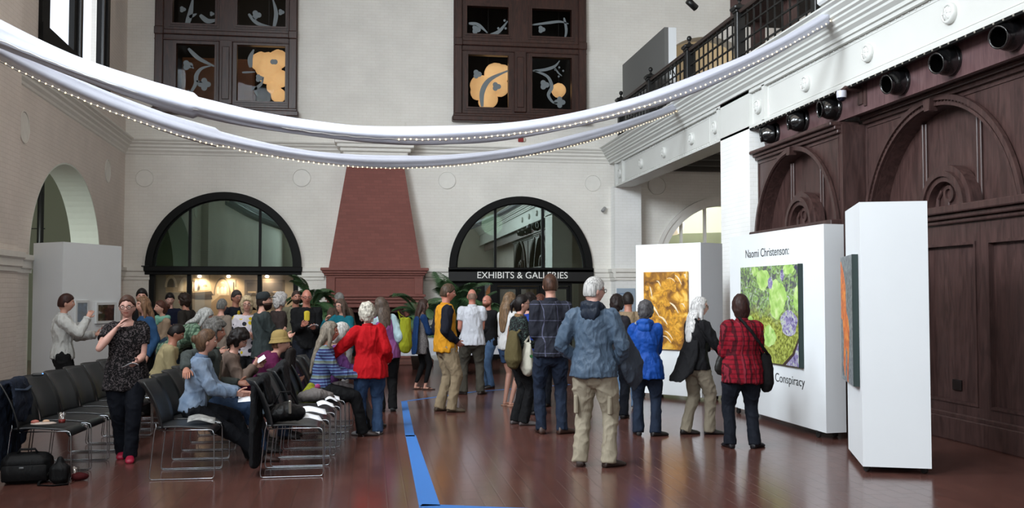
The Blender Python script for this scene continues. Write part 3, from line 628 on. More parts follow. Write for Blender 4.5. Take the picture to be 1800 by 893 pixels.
def lattice(y0, y1, label):
    t = empty('railing_panel', (RX, (y0+y1)/2, RB), 0, label, 'railing', 'lattice railing panels of the balcony'); h = (y1-y0)/2-.075; q = MB(); n = 10
    for i in range(1, n): yy = -h+2*h*i/n; q.box(-.012, .012, yy-.012, yy+.012, .06, 1.0)
    for i in range(5): zz = .08+i*.215; q.box(-.016, .016, -h, h, zz-.012, zz+.012)
    q.build('lattice', M_IRON, t)
    MB().bbox(-.05, .05, -h, h, .99, 1.06, .02).build('handrail', mat('rail_brown', (48, 36, 32), .45), t)
for i in range(5): post(PY[i], 'black square balcony post with ball finial, '+pn[i])
for i in range(4): lattice(PY[i+1], PY[i], 'black lattice railing panel, %s bay from the back wall' % ['first', 'second', 'third', 'fourth'][i])
lattice(PY[5], PY[4], 'black lattice railing panel beside the white floodlight')
# balcony board, sign, lamps
t = empty('display_board', (6.46, 22.1, 5.3), 0, 'tall grey freestanding board behind the balcony railing', 'display board')
MB().box(-.09, 0, -1.78, 1.78, 0, 2.2).build('grey_face', mat('board_grey', (104, 104, 102), .7), t); MB().box(0, .18, -1.78, 1.78, 0, 2.2).build('white_end', M_PANEL, t)
text('R', .34, M_BLACK, t, (.01, -1.783, 1.15), (1, 0, 0), (0, 0, 1), 'letter', sx=.7); MB().band([(.03, .45), (.14, .45), (.14, .95), (.03, .95)], [(.01, .43), (.16, .43), (.16, .97), (.01, .97)], (0, -1.78, 0), (1, 0, 0), (0, 0, 1), (0, -1, 0), 0, .006, True).build('printed_square', M_BLACK, t)
t = empty('balcony_kiosk', (6.75, 16.1, 5.34), 0, 'dark red brown wooden sign box with a few letters above the railing', 'sign')
MB().bbox(-.16, .9, -.9, .9, 1.35, 3.0, .02).bbox(-.2, .94, -.94, .94, 1.28, 1.36, .02).build('box', M_WOOD, t); MB().box(.2, .4, -.8, -.6, 0, 1.3).build('leg', M_WOOD, t); MB().box(.2, .4, .6, .8, 0, 1.3).build('leg', M_WOOD, t)
text('Jo', .3, mat('sign_gold', (170, 140, 110), .5), t, (-.1, -.905, 1.55), (1, 0, 0), (0, 0, 1), 'lettering')
t = empty('floodlight', (5.95, 11.65, 5.36), 0, 'small white floodlight on the cornice beside the garland end', 'floodlight')
MB().bbox(-.16, .1, -.26, .22, .06, .3, .03).build('housing', mat('floodlight_white', (206, 208, 210), .4), t); MB().box(-.03, .03, -.1, .1, 0, .08).build('bracket', M_BLACK, t)
t = empty('track_light', (7.4, 21.5, 8.35), 0, 'small black spotlight hanging at the top behind the grey board', 'spotlight')
MB().tube([(0, 0, 2.6), (0, 0, .1)], .012, 6).build('stem', M_BLACK, t); MB().tube([(-.1, -.05, .12), (.12, .04, -.02)], .08, 14).build('can', M_BLACK, t, True)

# ------------------------------------------------------------------ mahogany panelling
def wood_bay(X, y0, y1, yc, ri, ro, spr, zt, label):
    """carved panelling bay facing -x at X from y0 to y1; arch round yc springs below the ledge"""
    e = empty('wood_panelling', (0, 0, 0), 0, label, 'wood panelling'); o = (X, 0, 0); u, v_, w_ = (0, 1, 0), (0, 0, 1), (-1, 0, 0); zl = 2.63
    hw = math.sqrt(ri**2-(zl-spr)**2); D = .2
    def A(r): a = math.asin((zl-spr)/r); return arc_pts(yc, r, spr, 44, None, a, PI-a)
    f = wall_strip((X, 0, 0), (0, 1, 0), (1, 0, 0), y0, y1, zl, zt, .1, [(yc-hw, yc+hw, zl, arch(yc, ri, spr))]); f.build('spandrel', M_WOOD, e)
    f = MB(); f.band(A(ri), A(ro*.985), o, u, v_, w_, 0, .03); f.band(A(ro-.06), A(ro), o, u, v_, w_, .02, .065); f.band(A(ri), A(ri+.035), o, u, v_, w_, .02, .05)
    f.build('archivolt', M_WOOD, e)
    f = MB()
    for k in range(5, 68):
        a = PI*k/72; rm = ri+.055
        if spr+math.sin(a)*rm < zl+.03: continue
        f.tube([(X-.02, yc-math.cos(a)*rm, spr+math.sin(a)*rm), (X-.042, yc-math.cos(a)*rm, spr+math.sin(a)*rm)], [.014, .014], 4)
    tag(f.build('dentils', M_WOOD, e), kind='stuff')
    f = MB(); top = zt-.02; f.extr([(yc-.05, spr+ri-.05), (yc+.05, spr+ri-.05), (yc+.075, top), (yc-.075, top)], o, u, v_, w_, 0, .11); f.build('keystone', M_WOOD, e)
    MB().box(X+D, X+D+.03, y0+.01, y1-.01, zl-.1, zt).build('tympanum', M_WOOD, e)
    f = MB(); f.band(A(ri-.004), A(ri+.03), (X+D, 0, 0), u, v_, w_, 0, D); f.build('arch_reveal', M_WOOD, e)
    for k in (-.36, .36):
        h = spr+math.sqrt(ri**2-(k*ri)**2); yy = yc+k*ri; MB().bbox(X+D-.03, X+D, yy-.06, yy+.06, zl, h-.01, .008).bbox(X+D-.05, X+D-.02, yy-.022, yy+.022, zl, h-.01, .008).build('mullion', M_WOOD, e)
    f = MB(); r = .5; y2 = yc-.12
    for a, b_, d0, d1 in ((1.0, .86, -.14, .0), (.86, .74, -.14, .05), (.74, .62, -.14, .02)): f.band(arc_pts(y2, r*b_, zl), arc_pts(y2, r*a, zl), (X+.02, 0, 0), u, v_, w_, d0, d1)
    f.extr(arc_pts(y2, r*.66, zl), (X+.1, 0, 0), u, v_, w_, -.08, 0)
    f.lathe([(.2*r, 0), (.2*r, .03), (.12*r, .03), (.12*r, 0)], (X+.1, y2, zl+.34*r), (-1, 0, 0), 20); f.tube([(X+.085, y2, zl+.02), (X+.085, y2, zl+.16*r)], .035*r, 6)
    for sg in (-1, 1): f.tube([(X+.085, y2+sg*r*.45, zl+.06*r), (X+.08, y2+sg*r*.42, zl+.26*r), (X+.085, y2+sg*r*.27, zl+.44*r)], .045*r, 8)
    f.build('carved_lunette', M_WOOD, e)
    f = MB()
    for a, b_, d in ((zt-.04, zt+.01, .05), (zt+.01, zt+.06, .09), (zt+.06, zt+.11, .15)): f.bbox(X-d, X+.27, y0+.002, y1-.002, a, b_, .01)
    f.build('top_moulding', M_WOOD, e)
    for sg in (-1, 1):
        ye = yc+sg*(abs((y1 if sg > 0 else y0)-yc)-.06); f = MB(); f.box(X-.015, X, ye-.01, ye+.01, 2.9, zt-.08); f.box(X-.015, X, min(ye, yc+sg*.5), max(ye, yc+sg*.5), zt-.095, zt-.075); f.build('bead', M_WOOD, e)
    f = MB()
    for a, b_, d in ((2.44, 2.49, .05), (2.49, 2.55, .10), (2.55, zl+.005, .16)): f.bbox(X-d, X+.22, y0, y1, a, b_, .012)
    f.build('ledge', M_WOOD, e)
    n = 3; wd = (y1-y0)/n
    f = wall_strip((X, 0, 0), (0, 1, 0), (1, 0, 0), y0, y1, .28, 2.45, .1, [(y0+wd*i+.1, y0+wd*(i+1)-.1, .42, 2.22) for i in range(n)]); f.box(X+.05, X+.09, y0, y1, .3, 2.4); f.build('lower_frame', M_WOOD, e)
    for i in range(n):
        a, b_ = y0+wd*i+.1, y0+wd*(i+1)-.1; f = MB(); f.band([(a+.03, .45), (b_-.03, .45), (b_-.03, 2.19), (a+.03, 2.19)], [(a, .42), (b_, .42), (b_, 2.22), (a, 2.22)], (X, 0, 0), u, v_, w_, -.05, .015, True); f.build('panel_moulding', M_WOOD, e)
    f = MB(); f.bbox(X-.05, X+.3, y0, y1, 0, .26, .012); f.bbox(X-.025, X+.3, y0, y1, .25, .31, .012); f.build('plinth', M_WOOD, e)
    return e
wood_bay(6.2, 12.04, 14.84, 13.46, 1.34, 1.41, 2.40, 3.83, 'dark wood panelling bay with the smaller arch, next to the white pier')
MB().box(6.2, 6.75, 12.0, 12.04, 0, 3.9).build('side_strip', M_WOOD, bpy.data.objects['wood_panelling'])
wood_bay(6.53, 8.36, 12.00, 10.40, 1.48, 1.60, 2.35, 3.94, 'dark wood panelling bay with the larger arch, behind the nearest white tower')
wood_bay(6.53, 4.3, 8.35, 6.3, 1.50, 1.66, 2.35, 3.94, 'dark wood panelling bay beyond the right edge')
M_FRIEZE = wood_mat('frieze_mahogany', (86, 62, 64), (108, 82, 82), .4)
t = empty('wood_frieze', (0, 0, 0), 0, 'plum brown boarded frieze between the panelling and the iron beam', 'wood frieze')
MB().box(6.27, 6.32, -5, 14.71, 3.98, 4.86).build('boarding', M_FRIEZE, t)
f = MB()
for y in (14.65, 12.2, 11.5, 8.1): f.box(6.25, 6.27, y-.03, y+.03, 4.05, 4.85)
f.build('batten', M_WOOD, t)
f = MB(); f.box(6.075, 6.12, 3, 14.85, 4.29, 4.325); f.build('beam_shade_strip', M_BLACKFR, t)  # black strip set under the beam edge to stand for its shadow
f = MB(); y = 4.0
while y < 14.8: f.ell((6.072, y, 4.307), (.011, .013, .013), 6, 4); y += .15
tag(f.build('rivets', mat('aged_white_rivet', (150, 146, 136), .5), t), kind='stuff')
vn = ['next to the white pier', 'second from the white pier', 'just left of the dome camera', 'just right of the dome camera', 'second right of the dome camera', 'nearest the viewer at the right edge']
M_VENT = mat('glossy_black_vent', (14, 14, 15), .22, coat=.6)
for i, (y, z, ya, za) in enumerate(((14.28, 4.21, .35, -.1), (13.27, 4.23, .3, -.08), (12.29, 4.23, .12, -.08), (10.63, 4.23, -.12, -.2), (9.63, 4.24, -.2, -.2), (8.60, 4.25, -.25, -.2))):
    t = empty('ventilation_nozzle', (6.27, y, z-.06), 0, 'black bowl shaped air nozzle on the wood frieze, '+vn[i], 'air vent', 'black air nozzles along the frieze')
    MB().lathe([(.001, .0), (.168, .0), (.168, .025), (.158, .04), (.15, .05)], (0, 0, 0), (-1, 0, 0), 28).build('base_ring', M_VENT, t, True)
    ax = Vector((-1, ya, za)).normalized()
    MB().lathe([(.148, .03), (.15, .08), (.142, .13), (.122, .175), (.108, .195), (.106, .225), (.115, .235), (.115, .24), (.1, .24), (.098, .22)], (0, 0, 0), ax, 32).build('nozzle', M_VENT, t, True)
    MB().lathe([(.1, .235), (.095, .2), (.09, .1), (.001, .09)], (0, 0, 0), ax, 28).build('throat', mat('matte_black_throat', (4, 4, 4), 1.0, spec=0), t, True)
t = empty('dome_camera', (6.27, 11.62, 4.22), 0, 'small dome security camera on a bracket between the two wooden arches', 'security camera')
MB().box(-.02, 0, -.06, .06, -.13, .1).build('wall_plate', M_WOOD, t); MB().tube([(0, 0, .06), (-.22, 0, .08), (-.26, 0, .04)], .03, 8).build('arm', M_WOOD, t)
MB().lathe([(.06, .04), (.065, 0), (.06, -.05)], (-.27, 0, 0), (0, 0, 1), 18).build('housing', mat('camera_white', (190, 190, 200), .3), t, True); MB().ell((-.27, 0, -.05), (.058, .058, .05), 16, 8).build('dome', mat('smoked_dome', (16, 16, 30), .1), t, True)
t = empty('wall_socket', (6.575, 10.12, .62), 0, 'small dark power outlet on the wood panelling behind the nearest tower', 'power outlet')
MB().bbox(-.02, 0, -.08, .08, -.06, .06, .005).build('plate', mat('socket_brown', (24, 16, 15), .4), t)

# side room window (pale green room beyond), lamp globe, wall strobe, camera, notice
e = empty('window_9'); e['kind'] = 'structure'; tag(e, 'cream framed arched window of the side room under the balcony')
f = MB(); f.band(arc_pts(9.1, 1.66, 2.27), arc_pts(9.1, 1.87, 2.27), (0, 23.97, 0), (1, 0, 0), (0, 0, 1), (0, 1, 0), -.03, .2); f.band(arc_pts(9.1, 1.82, 2.27), arc_pts(9.1, 1.9, 2.27), (0, 23.97, 0), (1, 0, 0), (0, 0, 1), (0, 1, 0), -.06, .1)
for x in (7.98, 8.62, 9.6, 10.3): f.box(x-.03, x+.03, 24.1, 24.2, 0, 2.27+math.sqrt(1.7**2-(x-9.1)**2))
f.box(7.3, 10.9, 24.1, 24.2, 2.2, 2.3); f.build('window_frame', M_TRIM, e)
g = MB(); g.extr([(7.4, 0)]+arc_pts(9.1, 1.7, 2.27)+[(10.8, 0)], (0, 24.15, 0), (1, 0, 0), (0, 0, 1), (0, 1, 0), 0, .01); g.build('pane', M_GLASS, e)
struct(MB().box(6.9, 13.4, 27.4, 27.5, 0, 5).box(6.8, 6.9, 24.5, 27.5, 0, 5).box(13.4, 13.5, 24.5, 27.5, 0, 5).box(6.8, 13.5, 24.5, 27.5, 4.95, 5.05).build('wall_green_room', mat('pale_green_wall', (196, 204, 178), .7)))
point('green_room_light', (9.6, 26.0, 4.2), 75, (1, .98, .88), .3)
t = empty('globe_lamp', (8.2, 25.6, 3.52), 0, 'glowing cream bowl lamp seen through the side room arched window', 'lamp')
MB().lathe([(.001, -.28), (.16, -.25), (.3, -.12), (.36, .02), (.3, .12), (.001, .15)], (0, 0, 0), (0, 0, 1), 24).build('bowl', mat('lamp_bowl', (255, 240, 214), .5, emit=(255, 236, 205), estr=.9), t, True); MB().tube([(0, 0, .1), (0, 0, 1.4)], .012, 6).build('rod', M_BLACK, t)
t = empty('fire_strobe', (3.76, 24, 5.53), 0, 'small red fire alarm strobe on the back wall above the cornice', 'fire alarm')
MB().bbox(-.08, .05, -.06, 0, -.06, .06, .01).build('housing', mat('alarm_red', (140, 34, 36), .4), t); MB().bbox(.05, .11, -.05, 0, -.05, .05, .02).build('flash', mat('strobe_lens', (214, 206, 190), .2), t)
t = empty('cctv_camera', (5.88, 24, 3.8), 0, 'small pale wall camera on the back wall near the right corner', 'security camera')
MB().tube([(0, 0, 0), (0, -.1, -.02)], .02, 8).build('arm', M_TRIM, t); MB().tube([(-.06, -.16, -.06), (.02, -.08, .02)], .045, 12).build('body', mat('cctv_grey', (150, 150, 150), .4), t, True)
t = empty('wall_grille', (-.1, 24, 5.44), 0, 'flat grey strip grille on the back wall above the chimney cap', 'grille'); MB().bbox(-.21, .21, -.03, 0, -.03, .03, .004).build('strip', mat('grille_grey', (150, 154, 152), .5), t)
t = empty('wall_conduit', (.85, 24, 5.62), 0, 'thin pale vertical rod on the back wall right of chimney cap', 'conduit'); MB().tube([(0, -.02, -.28), (0, -.02, .28)], .012, 6).build('rod', M_TRIM, t)
t = empty('information_notice', (6.3, 23.54, 0), 0, 'pale blue notice sheet on the corner pilaster behind the waiting man', 'notice')
MB().box(-.2, .28, -.01, 0, 1.2, 1.78).build('sheet', mat('notice_blue', (160, 176, 192), .5), t); q = MB()
for i in range(7): q.box(-.14, .2, -.013, -.01, 1.28+i*.06, 1.295+i*.06)
q.build('printed_lines', mat('notice_ink', (70, 96, 140), .5), t)
t = empty('wall_bracket', (-5.27, 24, 2.36), 0, 'small dark bracket on the impost left of the shop window arch', 'bracket'); MB().box(-.08, .08, -.12, 0, -.07, -.05).build('plate', M_BLACK, t)

# ------------------------------------------------------------------ fabric garlands with light strings
M_FAB = mat('sheer_white_fabric', (176, 178, 190), .7, var=.04, vscale=3, bump=.3, bscale=14, sheen=.2)
M_BULB = mat('tiny_warm_bulb', (255, 232, 190), .5, emit=(255, 226, 178), estr=2.2)
def curve3(pts, n):
    """smooth x-z curve through (x, y, z) points sampled n times evenly in length"""
    xs = np.array([p[0] for p in pts]); c2 = np.polyfit(xs, np.array([p[2] for p in pts]), 4); cy = np.polyfit(xs, np.array([p[1] for p in pts]), 1)
    X = np.linspace(xs[0], xs[-1], 400); Zs = np.polyval(c2, X); Ys = np.polyval(cy, X); L_ = np.concatenate([[0], np.cumsum(np.sqrt(np.diff(X)**2+np.diff(Ys)**2+np.diff(Zs)**2))])
    t_ = np.linspace(0, L_[-1], n); return [Vector((float(np.interp(q, L_, X)), float(np.interp(q, L_, Ys)), float(np.interp(q, L_, Zs)))) for q in t_]
GA = [(-5.3, 11.7, 5.15), (-4.21, 11.7, 4.64), (-2.96, 11.7, 4.13), (-1.67, 11.7, 3.76), (-.35, 11.7, 3.58), (1.02, 11.7, 3.59), (2.07, 11.7, 3.72), (3.16, 11.7, 3.97), (4.28, 11.7, 4.37), (5.43, 11.7, 4.96), (5.86, 11.7, 5.22)]
GB = [(-5.3, 11.7, 5.1), (-4.39, 12.21, 4.6), (-3.25, 12.86, 4.05), (-1.94, 13.6, 3.74), (-.83, 14.23, 3.65), (.78, 15.14, 3.71), (2.35, 16.03, 4.0), (4.06, 16.99, 4.54), (5.86, 18.02, 5.27)]
def garland(pts, label, wtop, seed, bulbs_from, lab2, ly):
    P_ = curve3(pts, 220); t = empty('fabric_garland', tuple(pts[0]), 0, label, 'garland'); o0 = Vector(pts[0]); mb = MB(); n = 20; vs = []
    for i, p in enumerate(P_):
        u = i/219; wd = wtop*(1+.35*math.sin(u*23+seed)*.25+.9*max(0, .22-u)*2); hg = wd*(.95 if u > .3 else 1.25)
        for a in range(n):
            q = 2*PI*a/n; k = 1+.16*math.sin(5*q+seed+u*6)+.08*math.sin(9*q+u*31)
            vs.append(p-o0+Vector((0, math.cos(q)*wd*.5*k, math.sin(q)*hg*.5*k)))
    mb.add(vs, [(i*n+a, i*n+(a+1) % n, (i+1)*n+(a+1) % n, (i+1)*n+a) for i in range(219) for a in range(n)]+[tuple(range(n)), tuple(range(219*n, 220*n))]); mb.build('fabric', M_FAB, t, True)
    ls = empty('light_string', tuple(pts[0]), 0, lab2, 'string lights'); nb = 168; Q = curve3(pts, nb); cord = []
    off = Vector((0, -wtop*.40*ly[0], -wtop*.5*ly[1])); rest = MB(); k = 0
    base = MB().ell((0, 0, 0), (.0105, .0105, .0105), 8, 6).build('bulb', M_BULB, ls, True); first = True
    for i, p in enumerate(Q):
        u = i/nb; g = (1+.9*max(0, .22-u)*2)*(1.2 if u < .3 else 1.0); q = p-o0+off*g+Vector((0, 0, .004*math.sin(i*1.7))); cord.append(q)
        if i/nb < bulbs_from: continue
        if k < 100:
            b_ = base if first else base.copy(); 
            if not first: COL.objects.link(b_); b_.parent = ls
            b_.location = q; first = False; k += 1
        else: rest.ell(q, (.0105, .0105, .0105), 8, 6)
    if rest.v: rest.build('bulb_run', M_BULB, ls, True)['kind'] = 'stuff'
    MB().tube(cord, .004, 4).build('cord', mat('white_cord', (220, 218, 210), .6), ls)
    cl = MB()
    return t
garland(GA, 'white sheer fabric garland swagged across the hall, the upper one in the middle', .20, 1.0, .5, 'string of tiny warm bulbs along the upper fabric garland', (1.0, .55))
garland(GB, 'white sheer fabric garland swagged across the hall, the lower one with brighter bulbs', .175, 2.3, .0, 'string of tiny warm bulbs under the lower fabric garland', (.6, 1.1))

# ------------------------------------------------------------------ gallery towers and artworks
M_CASTER = mat('caster_black', (22, 22, 22), .5)
def tower(p0, p1, p2, z0, z1, label):
    p0, p1, p2 = Vector(p0), Vector(p1), Vector(p2); p3 = p0+(p2-p1); e = empty('gallery_tower', (p1.x, p1.y, 0), 0, label, 'display tower')
    q = [p-p1 for p in (p0, p1, p2, p3)]; MB().prism([(a.x, a.y) for a in q], z0, z1).build('body', M_PANEL, e)
    c_ = (q[0]+q[1]+q[2]+q[3])/4
    for a in q:
        w_ = a+(c_-a)*.16; MB().lathe([(.001, -.018), (.03, -.018), (.033, -.012), (.033, .012), (.03, .018), (.001, .018)], (w_.x, w_.y, .033), (1, .3, 0), 16).box(w_.x-.025, w_.x+.025, w_.y-.02, w_.y+.02, .045, z0+.003).build('caster', M_CASTER, e)
    return e, p0, p1, p2
T1 = tower(ground(1118, 15.6), ground(1232, 14.76), ground(1270, 15.1), .07, 2.43, 'white gallery tower carrying the amber water artwork')
T2 = tower(ground(1283, 13.6), ground(1449, 10.95), ground(1484, 11.02), .08, 2.44, 'widest white gallery tower with lettering and the green pond artwork')
T3 = tower(ground(1487, 10.0), ground(1512, 8.97), ground(1632, 8.85), .06, 2.50, 'nearest white gallery tower with the orange and grey artwork on its side')
T4 = tower(ground(58, 15.75), ground(110, 15.3), ground(213, 16.8), .06, 2.47, 'white gallery tower by the left wall with two framed prints')

def art_mat(name, kind):
    m = bpy.data.materials.new(name); m.use_nodes = True; N, L = nt(m); b_ = N['Principled BSDF']; b_.inputs['Roughness'].default_value = .45
    tc = N.new('ShaderNodeTexCoord')
    def ramp(fac, els, interp='LINEAR'):
        r = N.new('ShaderNodeValToRGB'); r.color_ramp.interpolation = interp
        while len(r.color_ramp.elements) < len(els): r.color_ramp.elements.new(.5)
        for e_, (p, c_) in zip(r.color_ramp.elements, els): e_.position = p; e_.color = lin(c_)
        L.new(fac, r.inputs[0]); return r.outputs[0]
    def nz(sc_, det=6, dist=0.0):
        n_ = N.new('ShaderNodeTexNoise'); n_.inputs['Scale'].default_value = sc_; n_.inputs['Detail'].default_value = det; n_.inputs['Distortion'].default_value = dist; L.new(tc.outputs['Object'], n_.inputs['Vector']); return n_.outputs['Fac']
    def vor(sc_, feat='F1'):
        n_ = N.new('ShaderNodeTexVoronoi'); n_.inputs['Scale'].default_value = sc_; n_.feature = feat; L.new(tc.outputs['Object'], n_.inputs['Vector']); return n_.outputs['Distance']
    def mix(f_, a, b2):
        x = N.new('ShaderNodeMix'); x.data_type = 'RGBA'; L.new(f_, x.inputs[0]); L.new(a, x.inputs[6]); L.new(b2, x.inputs[7]); return x.outputs[2]
    if kind == 'amber':
        base = ramp(nz(7, 7, .6), [(.3, (92, 58, 22)), (.48, (150, 102, 36)), (.58, (206, 150, 46)), (.7, (232, 190, 96))])
        c_ = base
    elif kind == 'pond':
        base = ramp(nz(26, 8, .3), [(.3, (70, 74, 40)), (.45, (122, 128, 50)), (.55, (158, 168, 78)), (.72, (190, 200, 110))])
        top = ramp(nz(12, 8, 1.5), [(.32, (66, 62, 92)), (.45, (104, 112, 96)), (.55, (140, 180, 90)), (.68, (178, 170, 196))])
        sp = N.new('ShaderNodeSeparateXYZ'); L.new(tc.outputs['Object'], sp.inputs[0]); ad = N.new('ShaderNodeMath'); ad.operation = 'ADD'; L.new(sp.outputs[2], ad.inputs[0])
        n2 = N.new('ShaderNodeMath'); n2.operation = 'MULTIPLY'; n2.inputs[1].default_value = .7; L.new(nz(3), n2.inputs[0]); L.new(n2.outputs[0], ad.inputs[1])
        mr = N.new('ShaderNodeMapRange'); mr.inputs[1].default_value = .85; mr.inputs[2].default_value = 1.1; L.new(ad.outputs[0], mr.inputs[0]); c_ = mix(mr.outputs[0], base, top)
    elif kind == 'pad':
        c_ = ramp(nz(9, 6, .5), [(.3, (130, 172, 84)), (.5, (168, 206, 112)), (.7, (206, 226, 160))])
    elif kind == 'violet':
        c_ = ramp(nz(16, 8, 1.2), [(.35, (84, 74, 120)), (.5, (150, 140, 182)), (.62, (196, 204, 190)), (.75, (120, 140, 90))])
    elif kind == 'bark':
        c_ = ramp(nz(20, 8, .8), [(.3, (56, 62, 68)), (.5, (104, 112, 118)), (.7, (150, 158, 160))])
    elif kind == 'flame':
        c_ = ramp(nz(12, 6, 1.0), [(.3, (150, 48, 18)), (.5, (222, 112, 30)), (.7, (240, 160, 60))])
    elif kind == 'print1':
        c_ = ramp(nz(9, 6, .4), [(.3, (26, 36, 56)), (.6, (60, 86, 120)), (.75, (130, 160, 190))])
    else:
        c_ = ramp(nz(11, 6, .4), [(.3, (30, 14, 10)), (.55, (84, 44, 26)), (.7, (120, 84, 60))])
    L.new(c_, b_.inputs['Base Color']); return m
def artwork(name, T, u0, u1, z0, z1, side, label, dep=.04, cat='artwork'):
    """canvas hung on tower face; side 0: p0->p1 face, 1: p1->p2 face; returns empty + local frame"""
    e_, p0, p1, p2 = T; a, b_ = (p0, p1) if side == 0 else (p1, p2); d = (b_-a).normalized(); nrm = Vector((d.y, -d.x, 0)) if side in (0, 1) else None
    o = Vector((a.x, a.y, 0))+Vector((d.x, d.y, 0))*u0+nrm*.004; e = empty(name, (o.x, o.y, z0), math.atan2(d.y, d.x), label, cat)
    return e, (u1-u0), (z1-z0)
M_EDGE = mat('canvas_edge_dark', (26, 44, 42), .6); M_EDGEO = mat('canvas_edge_ochre', (120, 96, 60), .6)
def patch(mb, cx, cz, rx_, rz_, y, seed, n=22, rot=0, amp=.18):
    pts = []
    for i in range(n):
        a = 2*PI*i/n; r = 1+amp*math.sin(3*a+seed)+amp*.5*math.sin(7*a+seed*2); x, z = math.cos(a)*rx_*r, math.sin(a)*rz_*r
        pts.append((cx+x*math.cos(rot)-z*math.sin(rot), cz+x*math.sin(rot)+z*math.cos(rot)))
    mb.extr(pts, (0, 0, 0), (1, 0, 0), (0, 0, 1), (0, 1, 0), y, y+.002)
def clipped(pts, W, H): return [(min(max(x, 0), W), min(max(z, 0), H)) for x, z in pts]
# local frame: x along face, z up, outward = -y
e, W_, H_ = artwork('amber_artwork', T1, .18, 1.0, .78, 1.99, 0, 'square canvas print of amber rippling water on the farthest right tower')
MB().box(0, W_, -.04, 0, 0, H_).build('canvas', [art_mat('amber_print', 'amber')], e)
M_RIP = mat('amber_highlight', (226, 208, 180), .4, var=.2, vscale=60); r_ = random.Random(3)
for i in range(34):
    gold = MB(); patch(gold, r_.uniform(.06, W_-.08), r_.uniform(.06, H_-.08), r_.uniform(.03, .075), r_.uniform(.03, .08), -.0425-.0003*i/34, r_.random()*6, rot=r_.random()*3); gold.build('golden_patch', mat('amber_gold', (190, 136, 46), .4, var=.45, vscale=22), e)
for x0, z0, x1, z1, bw_ in ((.12, .98, .17, .78, .02), (.25, 1.06, .33, .98, .02), (.6, 1.15, .72, 1.0, .02), (.1, .72, .3, .5, .03), (.3, .5, .45, .38, .03), (.5, .72, .66, .56, .028), (.2, .33, .36, .27, .02), (.36, .2, .52, .1, .022), (.4, .28, .55, .15, .02), (.76, 1.15, .8, 1.1, .03), (.7, .7, .78, .65, .02), (.45, 1.1, .6, 1.05, .015), (.05, .62, .12, .7, .02)):
    hl = MB(); hl.band([(x0+(x1-x0)*k/6-.5*bw_*math.sin(PI*k/6), z0+(z1-z0)*k/6+.03*math.sin(PI*k/6)) for k in range(7)], [(x0+(x1-x0)*k/6+.5*bw_*math.sin(PI*k/6), z0+(z1-z0)*k/6+.03*math.sin(PI*k/6)+bw_*.5) for k in range(7)], (0, 0, 0), (1, 0, 0), (0, 0, 1), (0, -1, 0), .0425, .0445); hl.build('ripple_highlight', M_RIP, e)
L2 = (T2[2]-T2[1]).length
e, W_, H_ = artwork('pond_artwork', T2, L2*.178, L2*.80, .78, 2.0, 0, 'large canvas print of green lily pads in a pond on the widest tower')
MB().box(0, W_, -.045, 0, 0, H_).build('canvas', [art_mat('pond_print', 'pond')], e); MB().box(W_-.001, W_+.03, -.05, 0, -.01, H_+.005).build('edge', M_EDGE, e)
pd = MB(); M_PAD = art_mat('lily_pad_print', 'pad'); M_VIO = art_mat('violet_print', 'violet')
for i, (cx, cz, rx_, rz_) in enumerate(((.42, .86, .11, .11), (.66, .66, .14, .20), (.53, .27, .10, .11), (.85, .96, .09, .06), (.97, .66, .04, .12), (.16, .40, .08, .07), (.08, .6, .05, .06), (.28, .95, .06, .05))):
    pts = []
    for k in range(26):
        a = 2*PI*k/26; r = 1+.1*math.sin(3*a+i)+.05*math.sin(8*a+i); pts.append(((cx+math.cos(a)*rx_*r)*W_, (cz+math.sin(a)*rz_*r)*H_))
    pd.extr(clipped(pts, W_, H_), (0, 0, 0), (1, 0, 0), (0, 0, 1), (0, -1, 0), .045, .047+.0003*i); pd.build('lily_pad', M_PAD, e); pd = MB()
vp = MB()
for i, (cx, cz, rx_, rz_) in enumerate(((.85, .42, .13, .13), (.55, .82, .04, .06), (.75, .9, .03, .06))):
    vp.extr(clipped([((cx+math.cos(2*PI*k/26)*rx_*(1+.12*math.sin(5*2*PI*k/26+i)))*W_, (cz+math.sin(2*PI*k/26)*rz_)*H_) for k in range(26)], W_, H_), (0, 0, 0), (1, 0, 0), (0, 0, 1), (0, -1, 0), .045, .048+.0002*i); vp.build('violet_bloom', M_VIO, e); vp = MB()
vp.extr([(W_*.78, 0), (W_, 0), (W_, H_*.28), (W_*.93, H_*.13)], (0, 0, 0), (1, 0, 0), (0, 0, 1), (0, -1, 0), .045, .048); vp.build('violet_corner', M_VIO, e)
q = MB(); q.band([(W_*.74, 0), (W_*.9, H_*.12), (W_, H_*.28)], [(W_*.79, 0), (W_*.93, H_*.11), (W_, H_*.24)], (0, 0, 0), (1, 0, 0), (0, 0, 1), (0, -1, 0), .045, .0495); q.build('pond_rim', mat('pond_rim_dark', (64, 50, 44), .5), e)
